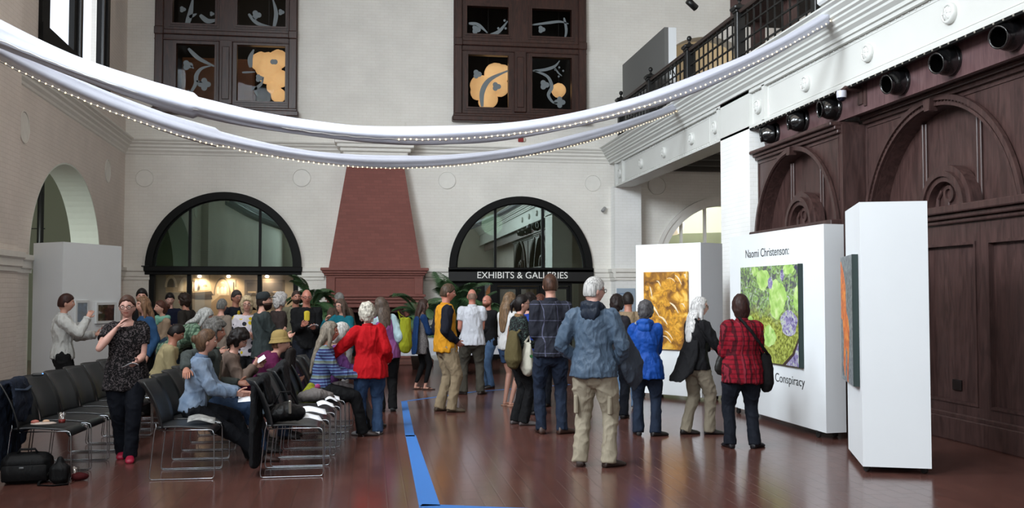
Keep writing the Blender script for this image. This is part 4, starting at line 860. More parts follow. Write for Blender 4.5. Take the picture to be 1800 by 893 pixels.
# lettering on the widest tower
d2 = (T2[2]-T2[1]).normalized(); n2 = Vector((d2.y, -d2.x, 0)); L3 = Vector((d2.x, d2.y, 0))
M_INK = mat('grey_vinyl_letters', (58, 60, 62), .6)
o2 = T2[1]
te = empty('wall_lettering', (o2.x, o2.y, 0), math.atan2(d2.y, d2.x), 'grey vinyl lettering of name and show title on the widest tower', 'lettering')
text('Naomi Christenson:', .155, M_INK, te, (L2*.198, -.002, 2.13), (1, 0, 0), (0, 0, 1), 'name_line', .001, 1.02)
text('Modern Conspiracy', .155, M_INK, te, (L2*.815, -.002, .55), (1, 0, 0), (0, 0, 1), 'title_line', .001, 1.12, 'RIGHT')
e, W_, H_ = artwork('flame_artwork', T3, .03, .93, .78, 2.02, 0, 'canvas print of orange flame shape on cracked grey, on the nearest tower')
MB().box(0, W_, -.05, 0, 0, H_).build('canvas', [art_mat('bark_print', 'bark')], e); MB().box(W_-.001, W_+.012, -.055, 0, 0, H_).build('edge', M_EDGE, e)
q = MB(); q.extr([(0, .3), (.25, .05), (.5, .0), (.62, .5), (.55, .62), (.4, .7), (.36, .95), (.2, 1.1), (.05, 1.18), (0, 1.2)], (0, 0, 0), (1, 0, 0), (0, 0, 1), (0, -1, 0), .05, .052); q.build('flame', art_mat('flame_print', 'flame'), e)
q = MB(); q.extr([(.0, 0), (.12, 0), (.2, .4), (.12, .6), (0, .62)], (0, 0, 0), (1, 0, 0), (0, 0, 1), (0, -1, 0), .05, .053); q.extr([(.3, .0), (.42, 0), (.46, .3), (.36, .34)], (0, 0, 0), (1, 0, 0), (0, 0, 1), (0, -1, 0), .05, .053); q.build('grey_streaks', art_mat('streak_print', 'bark'), e)
M_WFR = mat('white_picture_frame', (214, 216, 216), .5)
for (u0, u1, z0, z1, lb, k) in ((.29, .63, 1.15, 1.54, 'small blue toned print in a white frame beside the snacking woman', 'print1'), (.82, 1.36, 1.15, 1.50, 'small brown toned print in a white frame nearer the left corner', 'print2')):
    e, W_, H_ = artwork('framed_print', T4, u0, u1, z0, z1, 1, lb)
    MB().band([(.04, .04), (W_-.04, .04), (W_-.04, H_-.04), (.04, H_-.04)], [(0, 0), (W_, 0), (W_, H_), (0, H_)], (0, 0, 0), (1, 0, 0), (0, 0, 1), (0, -1, 0), 0, .035, True).build('frame', M_WFR, e)
    MB().box(.035, W_-.035, -.02, 0, .035, H_-.035).build('picture', art_mat(k+'_ink', k), e); MB().box(.035, W_-.035, -.026, -.024, .035, H_-.035).build('glazing', M_GLASS, e)

# ------------------------------------------------------------------ blue floor tape
tp = MB(); tp.mi = 0
def strip(a, b_, wa, wb_):
    a, b_ = Vector(a), Vector(b_); d = (b_-a).normalized(); n_ = Vector((-d.y, d.x)); q = [a+n_*wa/2, a-n_*wa/2, b_-n_*wb_/2, b_+n_*wb_/2]; tp.prism([(p.x, p.y) for p in q], 0, .0015)
for a, b_, wa, wb_ in (((.53, 14.95), (.47, 11.3), .09, .11), ((.48, 11.4), (.47, 7.6), .12, .165), ((.40, 7.62), (2.6, 6.9), .12, .12), ((.50, 14.93), (1.81, 16.31), .07, .07), ((1.8, 16.3), (3.6, 17.3), .07, .07)): strip(a, b_, wa, wb_)
tag(tp.build('floor_tape', mat('blue_tape', (52, 118, 196), .5)), 'blue masking tape line marking out a corner on the red floor', 'tape')
# ------------------------------------------------------------------ fabrics
CLK = .74
def dk(c): return tuple(x*CLK for x in lin(c)[:3])+(1,)
def fab(name, col, kind='plain', c2=(0, 0, 0), c3=(0, 0, 0), sc=1.0, rough=.85, fold=.5):
    if name in MATS: return MATS[name]
    m = bpy.data.materials.new(name); m.use_nodes = True; N, L = nt(m); b = N['Principled BSDF']; b.inputs['Roughness'].default_value = rough
    b.inputs['Specular IOR Level'].default_value = .2; tc = N.new('ShaderNodeTexCoord'); O = tc.outputs['Object']
    sp = N.new('ShaderNodeSeparateXYZ'); L.new(O, sp.inputs[0])
    def math_(op, a, b_=None):
        n_ = N.new('ShaderNodeMath'); n_.operation = op
        for i, q in enumerate((a, b_)):
            if q is None: continue
            if isinstance(q, (int, float)): n_.inputs[i].default_value = q
            else: L.new(q, n_.inputs[i])
        return n_.outputs[0]
    def mix(f_, a, b_):
        x = N.new('ShaderNodeMix'); x.data_type = 'RGBA'
        if isinstance(f_, (int, float)): x.inputs[0].default_value = f_
        else: L.new(f_, x.inputs[0])
        for i, q in ((6, a), (7, b_)):
            if isinstance(q, tuple): x.inputs[i].default_value = q
            else: L.new(q, x.inputs[i])
        return x.outputs[2]
    def band(coord, period, duty):  # 1 inside the band
        fr = math_('FRACT', math_('DIVIDE', coord, period)); return math_('LESS_THAN', fr, duty)
    base = lin(col); out = None; base = tuple(x*CLK for x in base[:3])+(1,)
    if kind == 'plaid':
        u = math_('ADD', sp.outputs[0], math_('MULTIPLY', sp.outputs[1], .6)); a = band(u, .07*sc, .42); h = band(sp.outputs[2], .055*sc, .35); v2 = band(u, .14*sc, .12)
        out = mix(math_('MULTIPLY', a, .75), base, dk(c2)); out = mix(math_('MULTIPLY', h, .45), out, dk(c2)); out = mix(math_('MULTIPLY', v2, .35), out, dk(c3))
    elif kind == 'check_lines':
        u = math_('ADD', sp.outputs[0], math_('MULTIPLY', sp.outputs[1], .5)); a = band(u, .16*sc, .05); h = band(sp.outputs[2], .19*sc, .04); out = mix(math_('MULTIPLY', math_('MAXIMUM', a, h), .5), base, dk(c2))
    elif kind == 'stripe':
        h = band(sp.outputs[2], .034*sc, .4); h2 = band(sp.outputs[2], .17*sc, .2); out = mix(math_('MULTIPLY', h, .8), base, dk(c2)); out = mix(math_('MULTIPLY', h2, .5), out, dk(c3))
    elif kind in ('floral', 'print', 'leafprint'):
        vo = N.new('ShaderNodeTexVoronoi'); vo.inputs['Scale'].default_value = 13/sc; L.new(O, vo.inputs['Vector'])
        f1 = math_('LESS_THAN', vo.outputs['Distance'], .42 if kind == 'floral' else .3)
        nz = N.new('ShaderNodeTexNoise'); nz.inputs['Scale'].default_value = 24/sc; nz.inputs['Distortion'].default_value = 2.5; L.new(O, nz.inputs['Vector'])
        f2 = math_('GREATER_THAN', nz.outputs['Fac'], .56)
        if kind == 'floral':
            sep = N.new('ShaderNodeSeparateColor'); L.new(vo.outputs['Color'], sep.inputs[0])
            out = mix(math_('MULTIPLY', f1, math_('GREATER_THAN', sep.outputs[0], .38)), base, dk(c2)); out = mix(math_('MULTIPLY', f1, math_('LESS_THAN', sep.outputs[1], .38)), out, dk(c3)); out = mix(math_('MULTIPLY', f2, .0), out, base)
        else: out = mix(f2, base, dk(c2))
    elif kind == 'denim':
        nz = N.new('ShaderNodeTexNoise'); nz.inputs['Scale'].default_value = 7; nz.inputs['Detail'].default_value = 6; L.new(O, nz.inputs['Vector'])
        mr = N.new('ShaderNodeMapRange'); mr.inputs[1].default_value = .35; mr.inputs[2].default_value = .7; L.new(nz.outputs['Fac'], mr.inputs[0]); out = mix(mr.outputs[0], base, dk(c2) if c2 != (0, 0, 0) else tuple(min(1, x*1.7) for x in base[:3])+(1,))
    elif kind == 'hair':
        mp = N.new('ShaderNodeMapping'); mp.inputs['Scale'].default_value = (90, 90, 9); L.new(O, mp.inputs[0]); nz = N.new('ShaderNodeTexNoise'); nz.inputs['Scale'].default_value = 1; nz.inputs['Detail'].default_value = 5; L.new(mp.outputs[0], nz.inputs['Vector'])
        mr = N.new('ShaderNodeMapRange'); mr.inputs[1].default_value = .35; mr.inputs[2].default_value = .65; L.new(nz.outputs['Fac'], mr.inputs[0]); out = mix(mr.outputs[0], tuple(x*.5 for x in base[:3])+(1,), tuple(min(1, x*1.35) for x in base[:3])+(1,))
        bp = N.new('ShaderNodeBump'); bp.inputs['Strength'].default_value = .4; bp.inputs['Distance'].default_value = .004; L.new(nz.outputs['Fac'], bp.inputs['Height']); L.new(bp.outputs[0], b.inputs['Normal'])
    if kind != 'hair':
        nz = N.new('ShaderNodeTexNoise'); nz.inputs['Scale'].default_value = 11; nz.inputs['Detail'].default_value = 4; nz.inputs['Distortion'].default_value = .8
        mp = N.new('ShaderNodeMapping'); mp.inputs['Scale'].default_value = (1, 1, .45); L.new(O, mp.inputs[0]); L.new(mp.outputs[0], nz.inputs['Vector'])
        bp = N.new('ShaderNodeBump'); bp.inputs['Strength'].default_value = fold; bp.inputs['Distance'].default_value = .035; L.new(nz.outputs['Fac'], bp.inputs['Height']); L.new(bp.outputs[0], b.inputs['Normal'])
    if out is None: b.inputs['Base Color'].default_value = base
    else: L.new(out, b.inputs['Base Color'])
    MATS[name] = m; return m
def hairm(c): c = tuple(int(q*.97) for q in c); return fab('hair_%d_%d_%d' % c, c, 'hair', rough=.5)
def skinm(c): return mat('skin_%d_%d_%d' % c, c, .5, var=.05, vscale=18)
FAIR = (188, 140, 122); TAN = (164, 112, 92); PALE = (198, 152, 138); RUDDY = (178, 116, 98)

# ------------------------------------------------------------------ people
def remesh(mb, vox, it=2):
    """union the shells of mb into one skin; returns numpy verts, faces"""
    me = bpy.data.meshes.new('tmp'); me.from_pydata(mb.v, [], mb.f); me.update()
    import bmesh
    b = bmesh.new(); b.from_mesh(me)
    bmesh.ops.recalc_face_normals(b, faces=b.faces); b.to_mesh(me); b.free()
    o = bpy.data.objects.new('tmp', me); COL.objects.link(o); m = o.modifiers.new('r', 'REMESH'); m.mode = 'VOXEL'; m.voxel_size = vox; m.adaptivity = 0
    if it: q = o.modifiers.new('s', 'SMOOTH'); q.factor = .5; q.iterations = it
    dg = bpy.context.evaluated_depsgraph_get(); ev = o.evaluated_get(dg); em = ev.to_mesh()
    n = len(em.vertices); v = np.empty(n*3, np.float32); em.vertices.foreach_get('co', v); nn = np.empty(n*3, np.float32); em.vertices.foreach_get('normal', nn)
    f = [tuple(p.vertices) for p in em.polygons]; ev.to_mesh_clear(); bpy.data.objects.remove(o); bpy.data.meshes.remove(me)
    return v.reshape(-1, 3).astype(float), nn.reshape(-1, 3).astype(float), f
def npobj(name, v, f, mats, parent, midx=None):
    me = bpy.data.meshes.new(name); me.from_pydata(v.tolist() if hasattr(v, 'tolist') else v, [], f)
    for m in (mats if isinstance(mats, list) else [mats]): me.materials.append(m)
    if midx is not None: me.polygons.foreach_set('material_index', midx)
    me.polygons.foreach_set('use_smooth', [True]*len(me.polygons)); me.update(); o = bpy.data.objects.new(name, me); COL.objects.link(o); o.parent = parent; return o
def folds(v, n, amp, seed, lo=1.0, vert=.5):
    """cloth folds: ridged band-limited noise along the normals, stretched along the drop of the cloth"""
    rs = np.random.RandomState(int(abs(seed)*37) % 9973)
    def nz(fh, fv, m=9):
        K = rs.normal(size=(m, 3))*np.array([fh, fh, fv]); ph = rs.uniform(0, 6.28, m); return np.sin(v @ K.T+ph).sum(1)/math.sqrt(m)*1.1
    r1 = (1-np.abs(np.clip(nz(17, 17*vert), -1, 1)))**2; r2 = (1-np.abs(np.clip(nz(34, 30*vert), -1, 1)))**2; r3 = nz(62, 50)
    return v+n*((r1*1.35+r2*.75+r3*.14-.42)*amp)[:, None]

def ik(a, b, l1, l2, hint):
    a, b = Vector(a), Vector(b); d = b-a; L_ = min(d.length, (l1+l2)*.999); u = d.normalized(); x = (l1*l1-l2*l2+L_*L_)/(2*L_); h = math.sqrt(max(0, l1*l1-x*x))
    hv = Vector(hint); hv = hv-u*hv.dot(u); hv = hv.normalized() if hv.length > 1e-5 else u.orthogonal().normalized()
    return a+u*x+hv*h, a+u*L_

def head_fn(female):
    def f(d):
        x, y, z = d.x, d.y, d.z
        r = 1.0
        w = 1-.20*max(0, -z)**1.2*(.55+.45*(y > -.2)) - .04*max(0, z)      # narrower jaw
        X = x*.076*w; Y = y*.097; Z_ = z*.118
        if z < 0: Y += -.012*(-z)*(1 if y < 0 else 0)+.0
        if y > 0:
            Y -= .012*(1-abs(x))*0
            g = lambda cx, cz, sx, sz: math.exp(-((x-cx)/sx)**2-((z-cz)/sz)**2)
            Y += .026*g(0, -.16, .13, .16)*y + .012*g(0, .05, .10, .22)*y      # nose
            Y -= .010*(g(.38, .06, .2, .12)+g(-.38, .06, .2, .12))              # eye sockets
            Y += .006*(g(.35, .25, .35, .08)+g(-.35, .25, .35, .08))*(.5 if female else 1)
            Y += .008*g(0, -.48, .26, .10)                                       # lips
            Y -= .006*g(0, -.60, .3, .05)
            Y += .010*g(0, -.80, .3, .15)                                        # chin
            Y += .004*(g(.5, -.25, .25, .2)+g(-.5, -.25, .25, .2))
        else: Y *= 1.02; Z_ += .004*(1-abs(z))
        return Vector((X, Y, Z_))
    return f

def rotm(yaw, pitch, roll=0.0): return Matrix.Rotation(-yaw, 3, 'Z') @ Matrix.Rotation(-pitch, 3, 'X') @ Matrix.Rotation(roll, 3, 'Y')

def person(loc, face, H, label, top, bottom, hair, skin=FAIR, sex='f', bulk=1.0, belly=0.0, lean=0.0, side=0.0, hy=0.0, hp=5.0, hr=0.0,
           rh=None, lh=None, rel=None, lel=None, feet=None, sit=False, shoes=(30, 26, 25), top_len=.47, sleeve='long', flare=1.0, glasses=False,
           collar=None, hood=None, hat=None, beard=None, vest=None, legs='trousers', extra=None, near=True, yaw_t=0.0, group=None, sleeve_mat=None, shoe_mat=None, curl=.9,
           open_front=None, tight=1.0, seatz=.46, knees=None, skirtflare=0.0, neckline=0.0, belt=None, cuffs=None):
    """face: heading in degrees, 0 looks away from the viewer, 90 looks to the right. Positions local in metres (x right, y forward)."""
    E_ = empty('person', (loc[0], loc[1], 0), -math.radians(face), label, 'person', group); s = H/1.75; vox = .0105 if near else .0135
    seed = abs(loc[0]*3.1+loc[1]*1.7) % 7
    hz = (seatz+.075) if sit else .525*H; leanr = math.radians(lean); sidr = math.radians(side)
    hip = Vector((0, 0, hz)); Rt = Matrix.Rotation(-leanr, 3, 'X') @ Matrix.Rotation(sidr, 3, 'Y') @ Matrix.Rotation(-math.radians(yaw_t), 3, 'Z')
    def T(x, y, z): return hip+Rt @ Vector((x, y, z))
    sp_l = .29*H                     # hip to shoulder
    curve = leanr*.25                # upper back rounding
    waist = T(0, .0, .10*H); chest = T(0, .004, .20*H); sh = T(0, -.004+.0, sp_l); nb = T(0, .006, .315*H)
    fwd = Rt @ Vector((0, 1, 0)); upv = Rt @ Vector((0, 0, 1)); rt_ = Rt @ Vector((1, 0, 0))
    hc = nb+upv*.022*H+Vector((0, .018, .071*H))+fwd*.012
    HR = rotm(math.radians(hy), math.radians(hp), math.radians(hr)) @ Matrix.Rotation(-leanr*.25, 3, 'X')
    shw = (.082 if sex == 'f' else .094)*H*(.7+.3*bulk); hw = .052*H; bw = bulk
    S = {k: T(k*shw, -.008, .274*H) for k in (-1, 1)}; hpj = {k: hip+Vector((k*hw, 0, -.01)) for k in (-1, 1)}
    ua, fa = .172*H, .148*H; ul, ll = .245*H, .24*H
    hands = {1: rh, -1: lh}; els = {1: rel, -1: lel}; EL, WR, HD = {}, {}, {}
    for k in (-1, 1):
        h_ = hands[k]
        if h_ is None: h_ = (k*(shw+.045*bw+.03), .05, hz-.03) if not sit else (k*.1, .28, hz+.10)
        hv = els[k] if els[k] else (k*.25, -1, -.9)
        EL[k], WR[k] = ik(S[k], h_, ua, fa, hv)
    if feet is None: feet = {1: (.09, .0, 8), -1: (-.09, .0, -8)} if not sit else {1: (.1, .40, 5), -1: (-.1, .43, -5)}
    else: feet = {1: feet[0], -1: feet[1]}
    KN, AN, FT = {}, {}, {}
    for k in (-1, 1):
        fx, fy, fa_ = feet[k][:3]; fz = feet[k][3] if len(feet[k]) > 3 else 0.0
        an = Vector((fx, fy, .052*H+fz)); KN[k], AN[k] = ik(hpj[k], an, ul, ll, (k*.15, 1, .9 if sit else 0)); a_ = math.radians(fa_); FT[k] = Vector((math.sin(a_), math.cos(a_), 0))
    sk = skinm(skin); lipm = mat('lips_%d_%d_%d' % skin, (skin[0]*.82, skin[1]*.62, skin[2]*.62), .45); eyem = mat('eye_dark', (34, 26, 24), .2); whm = mat('eye_white', (214, 206, 200), .3)
    browm = mat('brow_%d_%d_%d' % skin, (skin[0]*.5, skin[1]*.42, skin[2]*.38), .8)
    # ---- body: one skin
    B = MB(); k_ = s
    def rr(a, b_): return (a*k_*bw, b_*k_*(bw+belly*.0))
    def rb(a, b_): return (a*k_*bw*.9, b_*k_*bw*.88)
    B.tube([T(0, 0, -.05*H), T(0, 0, 0), T(0, 0, .05*H), waist, chest, T(0, 0, .26*H), T(0, -.004, .295*H)], [rb(.10, .07), rb(.145, .095), rb(.145, .10), rb(.12, .085+belly*.5), rb(.135, .095), rb(.13, .09), rr(.076, .060)], 16, rt_, rnd=True)
    B.tube([T(0, -.01, .285*H), nb, hc-HR @ Vector((0, .012, .06*s))], [.07*s, .055*s*(.9 if sex == 'f' else 1.08), .052*s*(.88 if sex == 'f' else 1.05)], 12, rt_)
    for k in (-1, 1):
        B.tube([S[k]*.4+T(0, 0, .292*H)*.6, S[k]], [.04*s, .048*s*bw], 10, rnd=True)
        B.tube([S[k], S[k]*.5+EL[k]*.5, EL[k]], [.050*s*bw, .045*s*bw, .037*s], 10, rnd=True); B.tube([EL[k], EL[k]*.6+WR[k]*.4, WR[k]], [.037*s, .036*s*bw, .024*s], 10, rnd=True)
        B.tube([hpj[k], hpj[k]*.5+KN[k]*.5, KN[k]], [.080*s*bw, .068*s*bw, .047*s], 12, rnd=True); B.tube([KN[k], KN[k]*.65+AN[k]*.35, AN[k]], [.046*s, .047*s*min(bw, 1.1), .031*s], 12, rnd=True)
        fs_ = 1.25 if extra == 'sandals' else .8; ft0 = AN[k]-FT[k]*.025; ft0.z = AN[k].z-.052*H+.036*s; B.tube([AN[k], ft0, ft0+FT[k]*.09*s+Vector((0, 0, -.008)), ft0+FT[k]*.165*s+Vector((0, 0, -.014))], [(.03*s, .03*s), (.028*s, .026*s), (.030*s*fs_, .018*s), (.026*s*fs_, .010*s)], 10, rnd=True)
    # head shell
    hf = head_fn(sex == 'f'); hs = s*1.0
    B.ell(hc, (1, 1, 1), 36, 28, None, lambda d: HR @ (hf(d)*hs))
    for k in (-1, 1): B.ell(hc+HR @ Vector((k*.077*hs, -.005*hs, -.012*hs)), (1, 1, 1), 10, 8, None, lambda d: HR @ Vector((d.x*.012*hs, d.y*.019*hs, d.z*.032*hs)))
    # palms
    pal = {}
    for k in (-1, 1):
        d = (WR[k]-EL[k]).normalized(); tgt = None
        pn = Vector((-k, 0, 0)) if abs(d.x) < .75 else Vector((0, 0, -1 if d.z < .3 else 1)); 
        if d.y > .5 and abs(d.z) < .75: pn = Vector((-k*.8, 0, .5))
        pn = (pn-d*pn.dot(d)).normalized(); sd = d.cross(pn).normalized(); e_ = WR[k]+d*.082*s; pal[k] = (d, pn, sd, e_)
        B.tube([WR[k], WR[k]+d*.03*s, WR[k]+d*.06*s, e_], [(.026*s, .018*s), (.036*s, .017*s), (.041*s, .016*s), (.038*s, .013*s)], 10, sd, rnd=True)
    v, n, f = remesh(B, vox, 1)
    # fingers grow out of the palms: appended to the same skin
    fv = MB()
    for k in (-1, 1):
        d, pn, sd, e_ = pal[k]
        up_side = 1 if (sd.y+sd.z*.5) > 0 else -1
        for i, (off, ln) in enumerate(((.028, .070), (.0095, .078), (-.0095, .072), (-.027, .056))):
            c_ = curl*(.75+.12*i); p0 = e_+sd*off*s*up_side-d*.012*s; d1 = (d*math.cos(c_*.35)+pn*math.sin(c_*.35)); d2_ = (d*math.cos(c_)+pn*math.sin(c_)); d3 = (d*math.cos(c_*1.6)+pn*math.sin(c_*1.6))
            p1 = p0+d1*(ln*.5+.012)*s; p2 = p1+d2_*ln*.32*s; p3 = p2+d3*ln*.25*s; fv.tube([p0, p1, p2, p3], [.0088*s, .0086*s, .0078*s, .0062*s], 7, rnd=True)
        th0 = WR[k]+d*.028*s+sd*up_side*.026*s+pn*.004; t1 = (sd*up_side*.75+d*.7+pn*.35).normalized(); t2 = (sd*up_side*.2+d*.95+pn*.5).normalized()
        fv.tube([th0, th0+t1*.036*s, th0+t1*.036*s+t2*.03*s], [.0125*s, .010*s, .008*s], 7, rnd=True)
    nv = len(v); allv = np.vstack([v, np.array([tuple(p) for p in fv.v])]); allf = list(f)+[tuple(i+nv for i in q) for q in fv.f]
    # face colouring in head space
    Rn = np.array(HR.transposed()); cen = np.array([allv[list(q)].mean(0) for q in allf]) if False else None
    fa_ = np.array([q[0] for q in allf]); fb_ = np.array([q[2] if len(q) > 2 else q[0] for q in allf]); cen = (allv[fa_]+allv[fb_])/2; lc = (cen-np.array(hc)) @ Rn.T/hs
    x, y, z = lc[:, 0], lc[:, 1], lc[:, 2]; mi = np.zeros(len(allf), int)
    isf = y > .055
    mi[isf & (np.abs(x) < .023) & (np.abs(z+.057) < .0075)] = 1
    mi[isf & (np.abs(np.abs(x)-.031) < .016) & (np.abs(z-.026) < .005)] = 2
    if neckline: pass
    body = npobj('body', allv, allf, [sk, lipm, browm], E_, mi.tolist())
    ey = MB()
    for k in (-1, 1):
        ey.mi = 0; ey.ell(hc+HR @ (Vector((k*.030, .0815, .006))*hs), (.0135*s, .0085*s, .0065*s), 10, 8, HR); ey.mi = 1; ey.ell(hc+HR @ (Vector((k*.030, .0885, .006))*hs), (.0055*s, .003*s, .0055*s), 8, 6, HR)
    ey.build('eyes', [whm, eyem], E_, True)
    # ---- garments
    tz0 = top_len*H if not sit else hz-.03; th = .012*s*tight+.004
    def tops(hem, t_, fl=1.0, nk=.295):
        zz = [hem-hip.z, 0, .05*H, .10*H, .20*H, .268*H, nk*H]; rad = [rr(.168*fl, .125*fl), rr(.168*fl**.7, .122*fl**.6), rr(.156, .114), rr(.13+.012*(sex == 'm'), .092+belly*.55), rr(.145, .105+(.01 if sex == 'f' else 0)), rr(.132, .096), rr(.078, .066)]
        if hem-hip.z > -.01: zz = zz[:1]+zz[2:]; rad = rad[:1]+rad[2:]; zz[0] = -.02
        pts = [hip+(Rt @ Vector((0, (belly*.10 if .02*H < q < .2*H else 0), q)) if q > 0 or sit else Vector((0, 0, q))) for q in zz]
        return pts, [(a+t_, b_+t_) for a, b_ in rad]
    Tm = MB(); pts, rad = tops(tz0, th, flare, .311-neckline*.1); Tm.tube(pts, rad, 20, rt_)
    for k in (-1, 1):
        a0 = S[k]*.4+T(0, 0, .294*H)*.6; Tm.tube([a0, S[k]], [.042*s+th*.6, .051*s*bw+th*.8], 12, rnd=True)
    Sl = Tm if sleeve_mat is None else MB()
    for k in (-1, 1):
        t2 = th*1.15; se = {'long': 1.0, 'short': .0, 'elbow': .25, 'none': -1, 'rolled': .45}[sleeve]
        if se >= 0: Sl.tube([S[k], S[k]*.5+EL[k]*.5]+([EL[k]] if se > 0 else [S[k]*.42+EL[k]*.58]), [.053*s*bw+t2, .049*s*bw+t2, (.044*s+t2 if se > 0 else .049*s*bw+t2)], 12, rnd=(se > 0))
        if se > 0:
            q = EL[k]*(1-se)+WR[k]*se; m2 = EL[k]*(1-se*.5)+WR[k]*se*.5
            Sl.tube([EL[k], m2, q], [.043*s+t2, .041*s+t2, .034*s+t2*.8 if se > .9 else .040*s+t2], 12)
    v, n, f = remesh(Tm, vox, 2); v = folds(v, n, .0085*s*min(tight, 1.35), seed); npobj('top' if sex == 'f' else 'shirt', v, f, top, E_)
    if sleeve_mat is not None: v, n, f = remesh(Sl, vox, 3); v = folds(v, n, .0085*s*min(tight, 1.35), seed+2); npobj('sleeves', v, f, sleeve_mat, E_)
    if cuffs:
        for k in (-1, 1):
            d_ = (WR[k]-EL[k]).normalized(); q = MB(); q.tube([WR[k]-d_*.035*s, WR[k]-d_*.004*s], [.034*s+th*1.1, .034*s+th*.9], 12); q.build('cuff', cuffs, E_, True)
    if collar is not None:
        q = MB(); q.tube([T(0, -.008, .285*H), T(0, -.004, .308*H), T(0, .0, .330*H)], [(.092*s*bw, .075*s*bw), (.082*s, .07*s), (.074*s, .066*s)], 18, rt_, cap=True); v, n, f = remesh(q, vox, 2); npobj('collar', v, f, collar, E_)
    if hood is not None:
        q = MB(); ring = [T(math.cos(a)*.085*s, -.03-.0*s+math.sin(a)*.085*s, .318*H-.02*math.sin(a)) for a in [PI*2*i/16 for i in range(17)]]; q.tube(ring, [(.034*s, .042*s)]*17, 10)
        q.ell(T(0, -.105*s, .288*H), (.095*s, .045*s, .075*s), 14, 10, Rt); v, n, f = remesh(q, vox, 3); v = folds(v, n, .009*s, seed+1); npobj('hood', v, f, hood, E_)
    if vest is not None:
        q = MB(); pts, rad = tops(tz0, th+.012, 1.02, .285); q.tube(pts, rad, 20, rt_)
        for k in (-1, 1): q.tube([S[k]*.3+T(0, 0, .287*H)*.7, S[k]*.85+T(0, 0, .28*H)*.15], [.045*s+th*.6, .054*s*bw+th], 12, rnd=True)
        v, n, f = remesh(q, vox, 3); v = folds(v, n, .005*s, seed); npobj('vest', v, f, vest, E_)
    if open_front is not None:   # contrasting panel seen between the open fronts, or shirt front
        q = MB(); wd, m_, za, zb = open_front; pp = []
        for i in range(7):
            t_ = za+(zb-za)*i/6; w2 = wd*(.3+.7*min(1, i/2))*s if za < zb else wd*s; pp.append((t_, wd*s))
        pts2 = [T(0, (.112+belly*.55*math.exp(-((t_-.1)/.1)**2))*s*bw-.0*t_+th-.018+(.012 if sex == 'f' else 0)*s, t_*H) for t_, _ in pp]
        q.tube(pts2, [(w2_, .022*s) for _, w2_ in pp], 12, rt_, rnd=True); v, n, f = remesh(q, vox, 2); npobj('shirt_front', v, f, m_, E_)
    if legs in ('trousers', 'jeans', 'leggings', 'shorts'):
        Q = MB(); ts = {'trousers': .022, 'jeans': .014, 'leggings': .004, 'shorts': .018}[legs]*s; hem = {'trousers': .074, 'jeans': .060, 'leggings': .036, 'shorts': .085}[legs]*s
        if sit: Q.tube([hip+Vector((0, -.02, .07)), hip+Vector((0, 0, 0)), hip+Vector((0, .05, -.01))], [rr(.148, .10), rr(.158, .10), rr(.14, .085)], 16, (1, 0, 0), rnd=True)
        else: Q.tube([hip+Vector((0, 0, .05*H)), hip+Vector((0, 0, .02*H)), hip, hip-Vector((0, 0, .045*H))], [(rr(.128, .088)[0]+ts*.4, rr(.128, .088)[1]+ts*.4), (rr(.142, .098)[0]+ts*.6, rr(.142, .098)[1]+ts*.6), (rr(.153, .108)[0]+ts, rr(.153, .108)[1]+ts), (rr(.12, .09)[0]+ts, rr(.12, .09)[1]+ts)], 18, (1, 0, 0), rnd=True)
        for k in (-1, 1):
            if legs == 'shorts': Q.tube([hpj[k], hpj[k]*.45+KN[k]*.55], [.088*s*bw+ts, .078*s*bw+ts], 14); continue
            low = AN[k]+Vector((0, 0, -.052*s if legs != 'leggings' else .03))
            Q.tube([hpj[k], hpj[k]*.5+KN[k]*.5, KN[k]], [.088*s*bw+ts, .076*s*bw+ts, .057*s+ts], 14, rnd=True); Q.tube([KN[k], KN[k]*.5+AN[k]*.5, low], [.056*s+ts, max(.05*s+ts*.8, hem*.92), hem], 14)
        v, n, f = remesh(Q, vox, 3); v = folds(v, n, (.0075 if legs != 'leggings' else .0015)*s, seed+3, vert=.8); v[:, 2] = np.maximum(v[:, 2], .006); npobj('shorts' if legs == 'shorts' else 'trousers', v, f, bottom, E_)
    for k in (-1, 1):
        q = MB(); a0 = Vector((AN[k].x, AN[k].y, AN[k].z-.052*H)); fl_ = FT[k]; sd = Vector((fl_.y, -fl_.x, 0)); L_ = .155*H; smat = shoe_mat or mat('shoe_%d_%d_%d' % shoes, shoes, .5)
        hs_ = .0 if shoes != (-1, -1, -1) else 0
        P3 = [(-.062, .045, .034), (-.05, .085, .040), (.0, .095, .041), (.05, .078, .043), (.10, .060, .050), (.15, .048, .049), (.190, .032, .032)]
        low = (extra == 'sandals')
        vs = []; rn = 14
        for (py, hh, ww) in P3:
            hh = .018 if low else hh
            for a in range(rn): q2 = 2*PI*a/rn; zz = hh*.5+math.sin(q2)*hh*.5; zz = max(0.0, zz) if zz > .006 else .0; vs.append(a0+fl_*py*s+sd*math.cos(q2)*ww*s*(.92 if zz > .02 else 1.0)+Vector((0, 0, zz*s)))
        q.add(vs, [(i*rn+a, i*rn+(a+1) % rn, (i+1)*rn+(a+1) % rn, (i+1)*rn+a) for i in range(6) for a in range(rn)]+[tuple(range(rn)), tuple(range(6*rn, 7*rn))])
        so = q.build('sandal' if low else 'shoe', smat, E_, True)
        if low: MB().tube([a0+fl_*.13*s+Vector((0, 0, .012)), a0+fl_*.09*s+sd*.03+Vector((0, 0, .04)), a0+fl_*.04*s+sd*.04+Vector((0, 0, .02))], .006, 6).tube([a0+fl_*.13*s+Vector((0, 0, .012)), a0+fl_*.09*s-sd*.03+Vector((0, 0, .04)), a0+fl_*.04*s-sd*.04+Vector((0, 0, .02))], .006, 6).build('strap', smat, so)
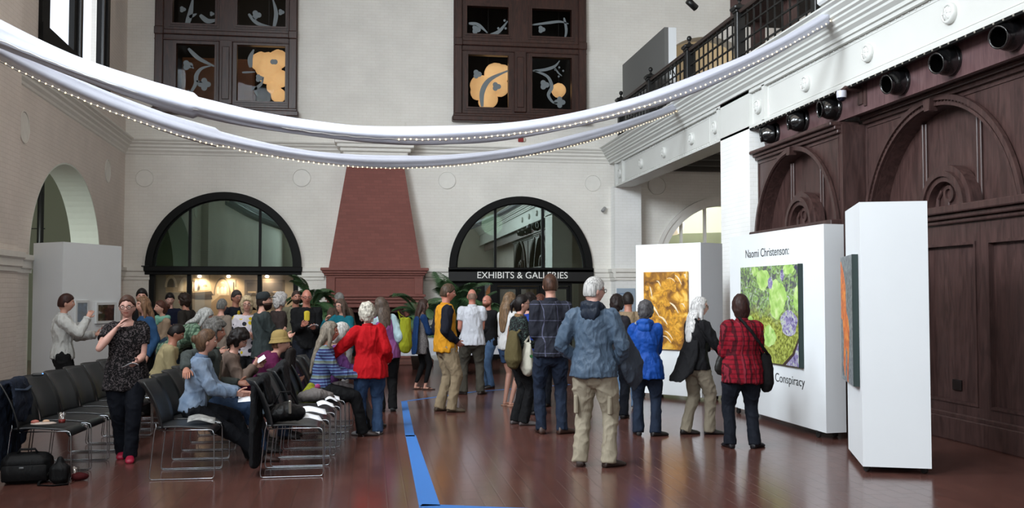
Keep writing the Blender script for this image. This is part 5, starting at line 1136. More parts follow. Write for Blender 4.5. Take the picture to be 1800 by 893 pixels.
    # ---- hair
    if hair is not None:
        st, hcol = hair[0], hair[1]; hm = hairm(hcol); q = MB(); th_ = {'short': .012, 'crop': .006, 'bald': .004, 'curly': .026, 'bob': .024, 'long': .02, 'longthin': .016, 'bun': .016, 'pony': .014, 'fluffy': .034}[st]
        line = {'short': .52, 'crop': .55, 'bald': -9, 'curly': .5, 'bob': .55, 'long': .6, 'longthin': .62, 'bun': .62, 'pony': .62, 'fluffy': .55}[st]
        def hfun(d):
            p = hf(d); n_ = noise.noise(Vector((d.x*3.5+seed, d.y*3.5, d.z*3.5)))*.5+noise.noise(Vector((d.x*9, d.y*9+seed, d.z*9)))*.5
            front = d.y > 0; cover = 1.0
            if st == 'bald':
                cover = 1.0 if (d.y < .25 and -.55 < d.z < .28+.1*(d.y < -.6)) else 0.0
            else:
                hl = line-.16*abs(d.x)   # hairline height at the brow
                if d.y > .15+.0: cover = 1.0 if d.z > hl-.25*max(0, abs(d.x)-.55)*3 else 0.0
                if -.05 < d.y <= .2 and d.z < .1 and st in ('short', 'crop', 'bun', 'pony'): cover = 0.0 if d.z < -.05 else 1.0
                if st in ('short', 'crop') and d.z < -.52: cover = 0.0
                if st in ('curly', 'fluffy') and d.z < -.5 and d.y > -.3: cover = 0
                if st in ('bob', 'long', 'longthin', 'curly', 'fluffy') and -.1 < d.y < .42 and abs(d.x) > .72: cover = 1.0
                if st in ('bob', 'long', 'longthin') and .15 < d.y < .6 and abs(d.x) > .8 and d.z > -.6: cover = 1.0
            amp = .35 if st in ('curly', 'fluffy') else .12
            k2 = th_*(1+n_*amp*2.2) if cover else -.010
            top_ = (1+.4*max(0, d.z)) if cover and st in ('short', 'curly', 'fluffy', 'bob') else 1
            return HR @ ((p+Vector(d)*k2*top_)*hs)
        q.ell(hc, (1, 1, 1), 40, 30, None, hfun)
        def HP(x, y, z): return hc+HR @ (Vector((x, y, z))*hs)
        if st == 'bob':
            q.tube([HP(0, -.03, .02), HP(0, -.045, -.06), HP(0, -.04, -.115)], [(.094*s, .07*s), (.098*s, .066*s), (.084*s, .052*s)], 20, tuple(HR @ Vector((1, 0, 0))), rnd=True)
        if st in ('long', 'longthin'):
            ln = hair[2] if len(hair) > 2 else .30; back = -fwd*.02
            b0 = T(0, -.115*s*bw, .315*H-ln*.55); b1 = T(0, -.125*s*bw, .315*H-ln)
            q.tube([HP(0, -.035, .03), HP(0, -.06, -.06), (HP(0, -.08, -.12)+T(0, -.09*s, .315*H))/2, b0, b1], [(.09*s, .06*s), (.096*s, .06*s), (.1*s, .05*s), (.09*s, .032*s), (.05*s, .018*s)], 20, tuple(rt_), rnd=True)
            for k in (-1, 1): q.tube([HP(k*.08, .01, .03), HP(k*.088, .02, -.06), HP(k*.085, .015, -.13), T(k*.085*s, .05*s, .315*H-min(ln, .16)*.7)], [.024*s, .027*s, .026*s, .012*s], 10, rnd=True)
        if st == 'bun':
            q.ell(HP(0, -.125, .01), (.045*s, .035*s, .045*s), 14, 10)
        if st == 'pony':
            q.ell(HP(0, -.105, .03), (.025*s, .03*s, .025*s), 10, 8); q.tube([HP(0, -.11, .03), HP(0, -.145, -.03), HP(0, -.13, -.13)], [.022*s, .03*s, .012*s], 10, rnd=True)
        v, n, f = remesh(q, vox*.8, 1)
        a = {'curly': .007, 'fluffy': .007, 'long': .004, 'longthin': .004, 'bob': .003}.get(st, .0015); fz = 85 if st in ('curly', 'fluffy') else 14
        v = v+n*(np.sin(v[:, 0]*95+seed+2*np.sin(v[:, 2]*25))*np.sin(v[:, 1]*90+1.5*np.sin(v[:, 2]*fz*.5))*(.5+.5*np.sin(v[:, 2]*fz+3*np.sin(v[:, 0]*40)))*a)[:, None]
        npobj('hair', v, f, hm, E_)
    if beard is not None:
        q = MB()
        def bf(d):
            p = hf(d); c_ = (d.z < -.28 and d.y > -.05 and not (abs(d.x) < .3 and -.52 < d.z < -.42)); return HR @ ((p+Vector(d)*(beard[1] if c_ else -.01))*hs)
        q.ell(hc, (1, 1, 1), 32, 26, None, bf); v, n, f = remesh(q, vox*.8, 1); npobj('beard', v, f, hairm(beard[0]), E_)
    if glasses:
        q = MB(); gm = mat('dark_spectacle_frame', (30, 22, 22), .3)
        for k in (-1, 1):
            c0 = Vector((k*.033, .103, .004)); ring = [hc+HR @ ((c0+Vector((math.cos(a)*.024, -.004*abs(math.cos(a)), math.sin(a)*.017)))*hs) for a in [2*PI*i/16 for i in range(17)]]; q.tube(ring, .0028, 6, cap=False)
            q.tube([hc+HR @ (Vector((k*.057, .098, .01))*hs), hc+HR @ (Vector((k*.083, .0, .006))*hs)], .0028, 6)
        q.tube([hc+HR @ (Vector((-.01, .106, .01))*hs), hc+HR @ (Vector((.01, .106, .01))*hs)], .0028, 6); q.build('glasses', gm, E_)
    if hat:
        kind, m_ = hat; q = MB()
        def HP(x, y, z): return hc+HR @ (Vector((x, y, z))*hs)
        if kind == 'cloche':
            ax = HR @ Vector((0, -.15, 1)); q.lathe([(.135*s, -.012*s), (.13*s, .0), (.108*s, .03*s), (.104*s, .055*s), (.095*s, .1*s), (.07*s, .13*s), (.03*s, .143*s), (.001, .145*s), (.001, .12*s), (.09*s, .06*s), (.1*s, .0), (.128*s, -.016*s)], tuple(HP(0, -.012, .02)), tuple(ax), 28); q.build('hat', m_, E_, True)
            q = MB(); q.lathe([(.110*s, .026*s), (.109*s, .05*s), (.106*s, .05*s)], tuple(HP(0, -.012, .02)), tuple(ax), 28); q.build('hat_band', m_, E_, True)
        else:
            ax = HR @ Vector((0, -.05, 1)); q.lathe([(.098*s, .0), (.102*s, .02*s), (.098*s, .055*s), (.08*s, .085*s), (.04*s, .1*s), (.001, .103*s), (.001, .09*s), (.09*s, .04*s), (.094*s, 0)], tuple(HP(0, -.01, .035)), tuple(ax), 24); q.build('cap', m_, E_, True)
            MB().tube([HP(0, .07, .05), HP(0, .12, .045), HP(0, .165, .035)], [(.07*s, .008), (.066*s, .006), (.035*s, .004)], 14, tuple(HR @ Vector((1, 0, 0))), rnd=True).build('cap_peak', m_, E_, True)
    return dict(e=E_, S=S, EL=EL, WR=WR, pal=pal, T=T, hc=hc, HR=HR, s=s, hip=hip, rt=rt_, fwd=fwd, H=H, vox=vox, AN=AN, KN=KN)
def wpt(P_, v):
    """point in a person's frame to the room"""
    bpy.context.view_layer.update(); return P_['e'].matrix_world @ Vector(v)
def scarf(P_, m_, drop=.18, thick=.04, name='scarf'):
    q = MB(); s, T, H = P_['s'], P_['T'], P_['H']; ring = [T(math.cos(a)*.09*s, math.sin(a)*.085*s+.012, .30*H+.012*math.sin(a*2)) for a in [2*PI*i/16 for i in range(17)]]; q.tube(ring, [(thick*s, thick*1.1*s)]*17, 10)
    q.ell(T(0, .10*s, .27*H), (.075*s, .04*s, .06*s), 12, 10); q.tube([T(.03, .12*s, .27*H), T(.04, .14*s, .27*H-drop*.5), T(.03, .15*s, .27*H-drop)], [(.04*s, .018*s), (.045*s, .015*s), (.045*s, .012*s)], 10, rnd=True)
    v, n, f = remesh(q, P_['vox'], 2); v = folds(v, n, .008, 2.0); npobj(name, v, f, m_, P_['e'])
def sheet(loc, rz, w_, d_, m_, label, name='paper_sheet', tilt=0.0, roll=0.0, cat='paper', bend=.02, group=None):
    """curling sheet of paper"""
    e_ = empty(name, loc, rz, label, cat, group); e_.rotation_euler = (tilt, roll, rz); q = MB(); n = 8; vs = []
    for k in (0, 1):
        for i in range(n+1):
            for j in (0, 1): vs.append(((i/n-.5)*w_, (j-.5)*d_, bend*math.sin(i/n*PI*1.4)+.0015*k))
    A = lambda k, i, j: k*2*(n+1)+i*2+j
    fs = []
    for i in range(n): fs += [(A(1, i, 0), A(1, i+1, 0), A(1, i+1, 1), A(1, i, 1)), (A(0, i, 0), A(0, i, 1), A(0, i+1, 1), A(0, i+1, 0)), (A(0, i, 0), A(0, i+1, 0), A(1, i+1, 0), A(1, i, 0)), (A(0, i, 1), A(1, i, 1), A(1, i+1, 1), A(0, i+1, 1))]
    fs += [(A(0, 0, 0), A(1, 0, 0), A(1, 0, 1), A(0, 0, 1)), (A(0, n, 0), A(0, n, 1), A(1, n, 1), A(1, n, 0))]
    q.add(vs, fs); q.build('sheet', m_, e_, True); return e_
# ------------------------------------------------------------------ chairs
def grid_shell(fn, nu, nv, th, name, mt, parent):
    q = MB(); vs = [];
    P_ = [[Vector(fn(i/nu, j/nv)) for j in range(nv+1)] for i in range(nu+1)]
    def nrm(i, j):
        a = P_[min(i+1, nu)][j]-P_[max(i-1, 0)][j]; b = P_[i][min(j+1, nv)]-P_[i][max(j-1, 0)]; return a.cross(b).normalized()
    for k in (0, 1):
        for i in range(nu+1):
            for j in range(nv+1): vs.append(P_[i][j]+nrm(i, j)*th*(k-.5))
    A = lambda k, i, j: k*(nu+1)*(nv+1)+i*(nv+1)+j; fs = []
    for i in range(nu):
        for j in range(nv): fs += [(A(1, i, j), A(1, i+1, j), A(1, i+1, j+1), A(1, i, j+1)), (A(0, i, j), A(0, i, j+1), A(0, i+1, j+1), A(0, i+1, j))]
    for i in range(nu): fs += [(A(0, i, 0), A(0, i+1, 0), A(1, i+1, 0), A(1, i, 0)), (A(0, i, nv), A(1, i, nv), A(1, i+1, nv), A(0, i+1, nv))]
    for j in range(nv): fs += [(A(0, 0, j), A(1, 0, j), A(1, 0, j+1), A(0, 0, j+1)), (A(0, nu, j), A(0, nu, j+1), A(1, nu, j+1), A(1, nu, j))]
    q.add(vs, fs); return q.build(name, mt, parent, True)
def make_chair():
    """stacking chair looking along +x, base at the floor centre"""
    e_ = empty('stacking_chair')
    def seat(u, v):
        y = (v-.5)*.46; x = -.22+.50*u; z = .455+.012*math.cos((u-.3)*4)-.02*math.cos(PI*(v-.5)*1.0)*math.sin(PI*min(1, u*1.2))
        if u > .82: t = (u-.82)/.18; z -= .055*t*t; x -= .02*t
        return (x, y, z)
    def back(u, v):
        y = (v-.5)*.545*(1-.10*(1-u)**2-.07*u**4); z = .455+.41*u; x = -.17-.04*u-.09*u*u-.10*math.cos(PI*(v-.5))*(.6+.4*u)+.03*(u**3)*-1; return (x, y, z)
    grid_shell(seat, 14, 10, .014, 'seat', M_PLASTIC, e_); grid_shell(back, 12, 12, .012, 'backrest', M_PLASTIC, e_)
    for sgn in (-1, 1):
        y = sgn*.245; q = MB(); pts = [(-.225, y*.97, .50), (-.222, y, .47), (-.235, y, .43), (-.275, y, .04), (-.268, y, .014), (-.25, y, .008), (.255, y, .008), (.272, y, .014), (.28, y, .04), (.272, y, .40), (.262, y*.99, .428), (.24, y*.97, .436), (-.2, y*.97, .436)]
        q.tube(pts, .0053, 8); q.build('side_frame', M_CHROME, e_, True)
    q = MB(); q.tube([(.15, -.24, .43), (.15, .24, .43)], .006, 8); q.build('crossbar', M_CHROME, e_, True); q = MB(); q.tube([(-.16, -.24, .43), (-.16, .24, .43)], .006, 8); q.build('crossbar', M_CHROME, e_, True)
    return e_
chair0 = make_chair(); used = [False]
def chair(x, y, label, rz=0.0, group=None):
    c_ = chair0 if not used[0] else copy_tree(chair0); used[0] = True
    c_.location = (x, y, 0); c_.rotation_euler = (0, 0, rz); tag(c_, label, 'chair', group); return c_
ordn = ['first', 'second', 'third', 'fourth', 'fifth', 'sixth', 'seventh', 'eighth']
r0 = [(-2.86+.02*i, 9.3+.555*i) for i in range(8)]; r1 = [(-1.64-.012*i, 9.22+.555*i) for i in range(6)]; r2 = [(-.69+.035*i, 9.2+.555*i) for i in range(7)]
l0 = ['holding food and a draped blue jacket', 'empty, beside the food chair', 'empty, third from the viewer', 'behind the woman in glasses, fourth from the viewer', 'fifth from the viewer, mostly hidden', 'under the seated person in cream jacket', 'seventh from the viewer, hidden by people', 'farthest of the row, hidden by people']
l1 = ['nearest, with a programme on its empty seat', 'under the woman in denim jacket', 'under the man with curly grey hair', 'under the dark haired reader in glasses', 'under the person in magenta sweater and hat', 'farthest in its row and empty']
l2 = ['nearest, with the black handbag on it', 'second, with programmes on its seat', 'third, with a programme on its seat', 'fourth, with the grey scarf bundle on it', 'under the woman in striped sweater', 'under the white haired woman with purple top', 'farthest in the row, nobody on it']
for (x, y), t_ in zip(r0, l0): chair(x, y, 'black stacking chair, left row, '+t_, math.radians(-2), 'chairs of the left row')
for (x, y), t_ in zip(r1, l1): chair(x, y, 'black stacking chair in the middle row, '+t_, 0, 'chairs of the middle row')
for (x, y), t_ in zip(r2, l2): chair(x, y, 'black stacking chair in the right row, '+t_, math.radians(1), 'chairs of the right row')
M_PAPER = mat('programme_paper', (240, 243, 248), .7); M_PAPER2 = mat('programme_paper_photo', (150, 150, 148), .6, var=.5, vscale=18)
seat_z = .500
for i, (dx, dy, rz, w_, d_, mt) in enumerate(((.12, .02, .1, .24, .15, M_PAPER2), (.12, .05, .3, .26, .14, M_PAPER), (.10, 0, .15, .27, .15, M_PAPER), (.17, .0, .2, .17, .12, M_PAPER), (.17, -.06, .2, .13, .10, M_PAPER), (.16, .0, .1, .2, .12, M_PAPER))):
    if i == 0: x, y = r1[0]; lb = 'folded programme with a picture lying on the nearest middle row seat'; 
    else:
        x, y = (r2[0], r2[1], r2[2], r2[3], r2[3])[i-1]; lb = ['', 'white programme on the nearest right row seat beside the handbag', 'white programme spread on the second right row seat', 'white programme on the third right row seat', 'small white leaflet beside the grey scarf bundle', 'white leaflet on the fourth right row seat, behind the bundle'][i]
        if i == 5: dy = .12
    sheet((x+dx, y+dy, seat_z), rz, w_, d_, mt, lb, 'programme', tilt=.24, bend=.02)

# ------------------------------------------------------------------ fabrics for clothes
f_ = fab
DKJ = f_('dark_denim', (26, 34, 50), 'denim', (36, 48, 68)); MDJ = f_('mid_denim', (42, 62, 92), 'denim', (62, 86, 120)); LTJ = f_('light_denim', (98, 126, 160), 'denim', (132, 156, 184))
BLK = f_('black_cloth', (17, 17, 19)); NAV = f_('navy_trouser', (22, 26, 36)); KHA = f_('stone_cotton', (168, 158, 138)); TANK = f_('tan_cotton', (152, 134, 108)); GRT = f_('grey_trouser', (112, 106, 102))
def hand_sheet(P_, k, w_, d_, label, mt=None, tilt=.3, off=(0, .04, .02), name='paper_sheet', roll=0, cat='paper', rz=0):
    d, pn, sd, e_ = P_['pal'][k]; p = wpt(P_, Vector(e_)+Vector(off)+d*.04); return sheet(tuple(p), P_['e'].rotation_euler[2]+rz, w_, d_, mt or M_PAPER, label, name, tilt, roll, cat)
def shoulder_bag(P_, c, sz, mt, label, strap_from=None, name='shoulder_bag', strapm=None, tiltz=0, logo=None):
    """soft bag with a strap, c = centre in the person's frame"""
    o_ = wpt(P_, c); e_ = empty(name, tuple(o_), P_['e'].rotation_euler[2]+tiltz, label, 'bag'); q = MB(); x, y, z = sz
    q.tube([(0, 0, -z), (0, 0, -z*.75), (0, 0, -z*.2), (0, 0, z*.5), (0, 0, z)], [(x*.85, y*.8), (x*1.05, y*1.05), (x, y), (x*.92, y*.7), (x*.85, y*.3)], 16, (1, 0, 0), rnd=True); v, n, f = remesh(q, .011, 2); v = folds(v, n, .005, c[0]*9+3); npobj('bag_body', v, f, mt, e_)
    if strap_from:
        for k_, sf in enumerate(strap_from):
            R_ = Matrix.Rotation(-tiltz, 3, 'Z'); a = R_ @ (Vector(sf[0])-Vector(c)); m_ = R_ @ (Vector(sf[1])-Vector(c)); b_ = R_ @ (Vector(sf[2])-Vector(c)); s2 = MB(); s2.tube([(x*.6*(1 if k_ == 0 else -1), 0, z*.9), a, m_, b_, (-x*.6, 0, z*.9)], [(.016, .006)]*5, 8); s2.build('strap', strapm or mt, e_, True)
    return e_

G = ground
# ------------------------------------------------------------------ standing visitors, right side
p = person(G(1043, 9.3), 28, 1.80, 'tall white haired man from behind in slate blue rain jacket and stone cargo trousers', f_('slate_raincoat', (82, 100, 120), rough=.5, fold=.8), KHA, ('short', (206, 204, 200)), PALE, 'm', 1.13, .02, hy=48, hp=4,
    rh=(.20, .16, .97), lh=(-.20, .15, 1.0), rel=(.8, -.8, -.2), lel=(-1, -.8, -.1), feet=((.14, .02, 35), (-.13, -.02, -12)), shoes=(48, 36, 32), top_len=.475, hood=f_('navy_hood', (36, 44, 58), rough=.5), flare=1.12, glasses=True, tight=1.25)
T_ = p['T']; q = MB(); H_ = 1.80   # open right front of the jacket hanging away from the body
q.tube([T_(.20, .05, .24*H_), T_(.28, .10, .12*H_), T_(.34, .16, 0), T_(.36, .22, -.08*H_), T_(.34, .24, -.125*H_)], [(.05, .03), (.10, .03), (.13, .028), (.09, .022), (.02, .012)], 14, (.7, .7, 0), rnd=True); v, n, f = remesh(q, .0105, 2); npobj('jacket_front', folds(v, n, .009, 3), f, f_('slate_lining', (66, 74, 86), rough=.6), p['e'])
for sx_ in (-1, 1): MB().bbox(sx_*.165-.02, sx_*.165+.02, -.06, .09, .50, .68, .012).build('cargo_pocket', KHA, p['e'])
p = person(G(968, 11.45), 2, 1.87, 'tall brown haired man from behind in dark shirt with faint window check', f_('dark_check_shirt', (38, 40, 50), 'check_lines', (120, 122, 150)), DKJ, ('short', (78, 52, 40)), FAIR, 'm', 1.02,
    collar=f_('dark_check_collar', (34, 36, 46)), rh=(.13, .24, 1.10), lh=(-.10, .25, 1.12), rel=(.3, -.9, -.9), lel=(-.3, -.9, -.9), feet=((.13, -.02, 60), (-.11, .03, -5)), shoes=(54, 34, 26), top_len=.485, legs='jeans', tight=1.2, flare=1.05)
p = person(G(913, 12.25), 80, 1.63, 'dark haired woman in glasses carrying an olive tote and a cream tote, in profile', f_('dark_print_coat', (26, 26, 28), 'leafprint', (74, 92, 86), sc=.8), BLK, ('pony', (26, 19, 18)), FAIR, 'f', 1.05, hy=12, glasses=True,
    rh=(.14, .22, 1.0), lh=(-.12, .22, 1.0), rel=(.4, -1, -.3), feet=((.08, .03, 8), (-.09, -.03, -5)), shoes=(90, 84, 84), top_len=.50, collar=f_('tan_fur', (128, 98, 66), fold=1), flare=1.05)
shoulder_bag(p, (.26, -.17, .98), (.17, .09, .19), f_('olive_canvas', (92, 82, 52)), 'slouchy olive canvas tote hanging at the hip of dark haired woman', [((.20, -.06, 1.2), (.13, -.03, 1.36), (.2, -.02, 1.2))], 'tote_bag')
e_ = shoulder_bag(p, (.33, -.01, .86), (.15, .07, .17), f_('cream_canvas', (196, 192, 176)), 'cream canvas tote with small green leaf mark, held at knee height', [((.30, -.03, 1.05), (.24, .05, 1.12), (.30, .04, 1.05))], 'tote_bag')
q = MB(); patch(q, .0, .02, .035, .018, 0, 1); q.M = None
o_ = q.build('leaf_mark', mat('leaf_green', (52, 110, 60), .6), e_); o_.rotation_euler = (0, 0, math.radians(90)); o_.location = (.176, 0, .01)
p = person(G(893, 14.3), 55, 1.66, 'long haired woman in white top and denim shorts standing behind the tote carrier', f_('white_blouse', (214, 212, 210)), MDJ, ('long', (122, 96, 72), .30), FAIR, 'f', .95, hy=10,
    rh=(.1, .25, 1.1), lh=(-.1, .25, 1.1), legs='shorts', shoes=(190, 150, 130), feet=((.07, 0, 10), (-.08, .02, 0)), extra='sandals', top_len=.50)
shoulder_bag(p, (.22, -.10, 1.06), (.12, .06, .12), f_('tan_leather', (138, 88, 56), rough=.5), 'tan leather shoulder bag of the woman in white top', [((.16, -.05, 1.25), (.13, -.02, 1.37), (.15, 0, 1.25))])
person(G(929, 13.3), 35, 1.64, 'dark curly haired visitor mostly hidden behind the tall man, blue collar showing', f_('royal_blue_top', (40, 66, 150)), BLK, ('curly', (30, 22, 20)), FAIR, 'f', .95, near=False)
person(G(949, 14.2), 20, 1.62, 'auburn haired visitor of whom only the head shows beside the tall man', f_('brown_top', (80, 60, 52)), NAV, ('bob', (92, 54, 42)), FAIR, 'f', .95, near=False)
person(G(830, 15.9), 2, 1.72, 'shaven headed man from behind in white short sleeved shirt and grey trousers', f_('white_shirt', (212, 214, 222), fold=.9), f_('olive_grey_trouser', (72, 68, 60)), ('bald', (150, 120, 104)), RUDDY, 'm', 1.14, .03, hy=-3,
    rh=(.10, .26, 1.06), lh=(-.16, .2, 1.02), rel=(.3, -.9, -.9), lel=(-.3, -.9, -.9), sleeve='short', top_len=.47, flare=1.08, tight=1.0, collar=f_('white_shirt_collar', (206, 208, 216)), feet=((.14, 0, 30), (-.14, 0, -50)), shoes=(46, 38, 34), near=False)
person(G(859, 17.0), -118, 1.62, 'bald bearded man in black blazer and pale jeans facing the white shirted man', f_('black_blazer', (22, 22, 25)), f_('sky_denim', (70, 96, 130), 'denim', (92, 120, 154)), ('bald', (120, 76, 58)), RUDDY, 'm', 1.05, hy=-8,
    rh=(-.02, .22, 1.02), lh=(.04, .24, .98), beard=((112, 70, 50), .012), legs='jeans', top_len=.46, near=False, open_front=(.035, f_('pale_blue_shirt', (150, 160, 180)), .12, .27))
p = person(G(783, 13.6), 78, 1.78, 'man in yellow jacket with navy sleeves and tan trousers, standing in profile', f_('amber_yellow_jacket', (214, 148, 34), fold=.7), TANK, ('short', (84, 66, 52)), RUDDY, 'm', 1.08, .03, hy=10, hp=10,
    rh=(.16, .12, .98), lh=(-.16, .14, .98), rel=(.5, -1, 0), lel=(-.5, -1, 0), sleeve_mat=f_('navy_sleeve', (24, 26, 38)), collar=f_('amber_collar', (206, 140, 32)), top_len=.47, tight=1.3, shoes=(72, 60, 46), feet=((.10, .06, 12), (-.10, -.06, -8)), flare=1.05)
p = person(G(741, 16.7), 72, 1.55, 'young woman in blue cardigan, patterned tunic and black leggings holding paper', f_('grey_print_tunic', (128, 122, 120), 'leafprint', (70, 66, 70), sc=.5), f_('black_legging', (15, 15, 17)), ('longthin', (70, 50, 44), .22), FAIR, 'f', .88, hy=10,
    rh=(.06, .30, 1.0), lh=(-.04, .3, 1.0), rel=(.4, -1, -.4), legs='leggings', sleeve_mat=f_('petrol_cardigan', (26, 58, 104)), top_len=.40, flare=1.12, shoes=(54, 36, 30), extra='sandals', feet=((.07, .05, 10), (-.09, -.06, 0)), near=False)
q = MB(); T_ = p['T']; q.tube([T_(.04, -.10, .27*1.55), T_(.06, -.135, .1), T_(.06, -.15, -.1), T_(.07, -.16, -.2)], [(.10, .03), (.12, .03), (.14, .02), (.11, .01)], 12, (1, 0, 0), rnd=True); v, n, f = remesh(q, .0135, 2); npobj('cardigan_back', folds(v, n, .006, 1), f, MATS['petrol_cardigan'], p['e'])
hand_sheet(p, 1, .16, .23, 'pale paper hanging from the hand of woman in blue cardigan', tilt=1.35, off=(.0, .02, -.12), rz=math.radians(70))
p = person(G(1104, 13.9), 8, 1.66, 'dark haired man in khaki shirt and light jeans standing behind the slate jacket', f_('khaki_shirt', (154, 132, 106)), LTJ, ('short', (38, 30, 28)), TAN, 'm', 1.0, hy=-8, rh=(.1, .24, 1.05), lh=(-.1, .24, 1.05), legs='jeans', shoes=(84, 66, 56), top_len=.48)
person(G(1083, 12.9), 25, 1.62, 'dark haired visitor half hidden between the slate jacket and khaki shirt', f_('charcoal_top', (40, 38, 44)), NAV, ('curly', (44, 32, 30)), FAIR, 'f', .95, near=False, rh=(.1, .24, 1.05), lh=(-.1, .24, 1.05))
p = person(G(1134, 11.3), 22, 1.55, 'short grey haired woman from behind in bright blue hooded jacket', f_('bright_blue_shell', (22, 76, 164), rough=.6, fold=.7), DKJ, ('curly', (88, 86, 88)), FAIR, 'f', 1.12, hy=14, hp=3,
    rh=(.07, .28, 1.12), lh=(-.07, .26, 1.1), rel=(.3, -.9, -.9), lel=(-.3, -.9, -.9), hood=f_('bright_blue_hood', (26, 82, 170), rough=.6), top_len=.43, flare=1.12, tight=1.5, feet=((.11, 0, 50), (-.09, .02, -20)), shoes=(34, 30, 30))
q = MB(); T_ = p['T']; q.tube([T_(-.13, -.04, .275*1.55), T_(-.10, -.02, .315*1.55), T_(.0, -.095, .318*1.55)], [.022, .03, .02], 10, rnd=True); v, n, f = remesh(q, .0105, 2); npobj('hood_lining', v, f, f_('grey_fleece', (150, 150, 154)), p['e'])
p = person(G(1222, 11.4), 72, 1.60, 'woman with long white hair and black cardigan turning with a smile', f_('black_cardigan', (20, 20, 23)), f_('sand_trouser', (150, 140, 122)), ('long', (216, 214, 212), .26), PALE, 'f', 1.02, lean=3, hy=32, hp=2, glasses=True,
    rh=(.16, .36, 1.0), lh=(-.1, .28, 1.0), rel=(.5, -1, -.3), feet=((.06, .14, 25), (-.08, -.10, 20)), shoes=(28, 24, 24), top_len=.475, flare=1.16, tight=1.35, curl=.4)
q = MB(); T_ = p['T']; q.tube([T_(0, -.04, .33), T_(0, -.07, .2), T_(0, -.11, .05), T_(0, -.17, -.08), T_(0, -.24, -.17), T_(0, -.29, -.22)], [(.10, .05), (.14, .065), (.16, .07), (.17, .06), (.16, .035), (.12, .012)], 16, (1, 0, 0), rnd=True); v, n, f = remesh(q, .0105, 2); npobj('cardigan_tail', folds(v, n, .008, 5), f, MATS['black_cardigan'], p['e'])
shoulder_bag(p, (.25, .17, .84), (.045, .08, .10), f_('dark_leather', (44, 42, 40), rough=.45), 'small dark crossbody bag of the white haired woman', [((.2, .16, 1.0), (.19, -.02, 1.15), (.10, -.08, 1.36))], strapm=BLK)
p = person(G(1303, 10.4), 6, 1.62, 'brown bobbed woman from behind in red and black plaid shirt', f_('red_plaid', (142, 18, 38), 'plaid', (34, 10, 18), (196, 60, 80), sc=.9), NAV, ('bob', (58, 36, 32)), FAIR, 'f', 1.24,
    rh=(.14, .27, 1.08), lh=(-.13, .27, 1.08), collar=f_('red_plaid_collar', (110, 16, 32)), cuffs=f_('red_plaid_cuff', (110, 16, 32)), rel=(.3, -.9, -.9), lel=(-.3, -.9, -.9), top_len=.43, flare=1.06, tight=1.3, feet=((.13, 0, 45), (-.13, .02, -10)), shoes=(20, 20, 24))
shoulder_bag(p, (.26, .0, .82), (.07, .09, .17), BLK, 'black sling bag at the right hip of the plaid shirted woman', [((.22, -.09, 1.05), (.06, -.155, 1.25), (-.06, -.10, 1.40))], strapm=BLK, tiltz=.3)

# ------------------------------------------------------------------ middle group
p = person(G(652, 11.35), -8, 1.52, 'white haired woman from behind in bright red coat reaching out to the left', f_('bright_red_fleece', (186, 10, 22), fold=.5), MDJ, ('fluffy', (206, 198, 184)), PALE, 'f', 1.14, lean=2, side=-4, hy=-8, hp=4,
    rh=(.22, .10, .86), lh=(-.53, .22, .80), lel=(-.3, -.8, -.6), top_len=.44, flare=1.14, tight=1.7, feet=((.09, .0, 20), (-.10, -.02, -30)), shoes=(190, 188, 190), collar=f_('red_collar', (176, 10, 22)))
p = person(G(682, 13.6), -14, 1.60, 'long haired woman in mauve vest over pale blue sleeves, carrying a lime bag', f_('pale_blue_blouse', (176, 200, 206)), BLK, ('longthin', (92, 78, 68), .2), FAIR, 'f', 1.02, side=-10, hy=-30, hp=6,
    rh=(.20, .06, .88), lh=(-.16, .24, 1.0), top_len=.47, vest=f_('mauve_vest', (146, 84, 142)), feet=((.08, 0, 20), (-.09, 0, -30)), tight=1.3, shoes=(22, 22, 24))
shoulder_bag(p, (.23, -.10, 1.08), (.09, .06, .22), f_('lime_canvas', (148, 152, 32)), 'lime green shoulder bag behind the woman in mauve vest', [((.17, -.06, 1.35), (.14, -.03, 1.40), (.18, 0, 1.3))])
p = person(G(602, 15.0), -148, 1.56, 'woman in teal zip top eating, with long grey brown hair and glasses', f_('teal_fleece', (16, 98, 112)), f_('pale_grey_trouser', (150, 148, 148)), ('long', (96, 80, 70), .24), FAIR, 'f', 1.1, hy=12, glasses=True,
    rh=(.13, .24, 1.24), lh=(-.10, .30, 1.06), rel=(.7, -.3, -1), lel=(-.6, -.7, -.4), top_len=.47, near=False, tight=1.2)
hand_sheet(p, -1, .2, .14, 'small white plate of paper held by the woman in teal top', tilt=.5, off=(0, .03, .01), name='paper_plate', cat='plate')
person(G(598, 17.6), -25, 1.66, 'grey haired man from behind in brown tweed jacket near the fireplace', f_('brown_tweed', (84, 68, 58), 'leafprint', (98, 82, 70), sc=.3), BLK, ('short', (136, 134, 130)), FAIR, 'm', 1.2, hy=-20, near=False, collar=f_('white_collar', (206, 202, 198)))
p = person(G(539, 15.0), 172, 1.71, 'man in black fleece over yellow shirt eating from a small plate', f_('black_fleece', (18, 18, 20)), NAV, ('bald', (84, 60, 50)), RUDDY, 'm', 1.15, .02, hy=-4, glasses=True,
    rh=(.08, .28, 1.16), lh=(-.10, .30, 1.12), rel=(.3, -.9, -.9), lel=(-.3, -.9, -.9), open_front=(.05, f_('lemon_tee', (214, 190, 60)), .20, .275), near=False, tight=1.3)
hand_sheet(p, -1, .16, .12, 'small paper plate held by the man in black fleece', tilt=.2, off=(0, .03, .02), name='paper_plate', cat='plate')
person(G(520, 16.4), 160, 1.70, 'bearded man in khaki jacket standing behind the black fleece man', f_('khaki_jacket', (120, 116, 96)), BLK, ('crop', (66, 52, 46)), TAN, 'm', 1.05, beard=((84, 66, 56), .01), near=False)
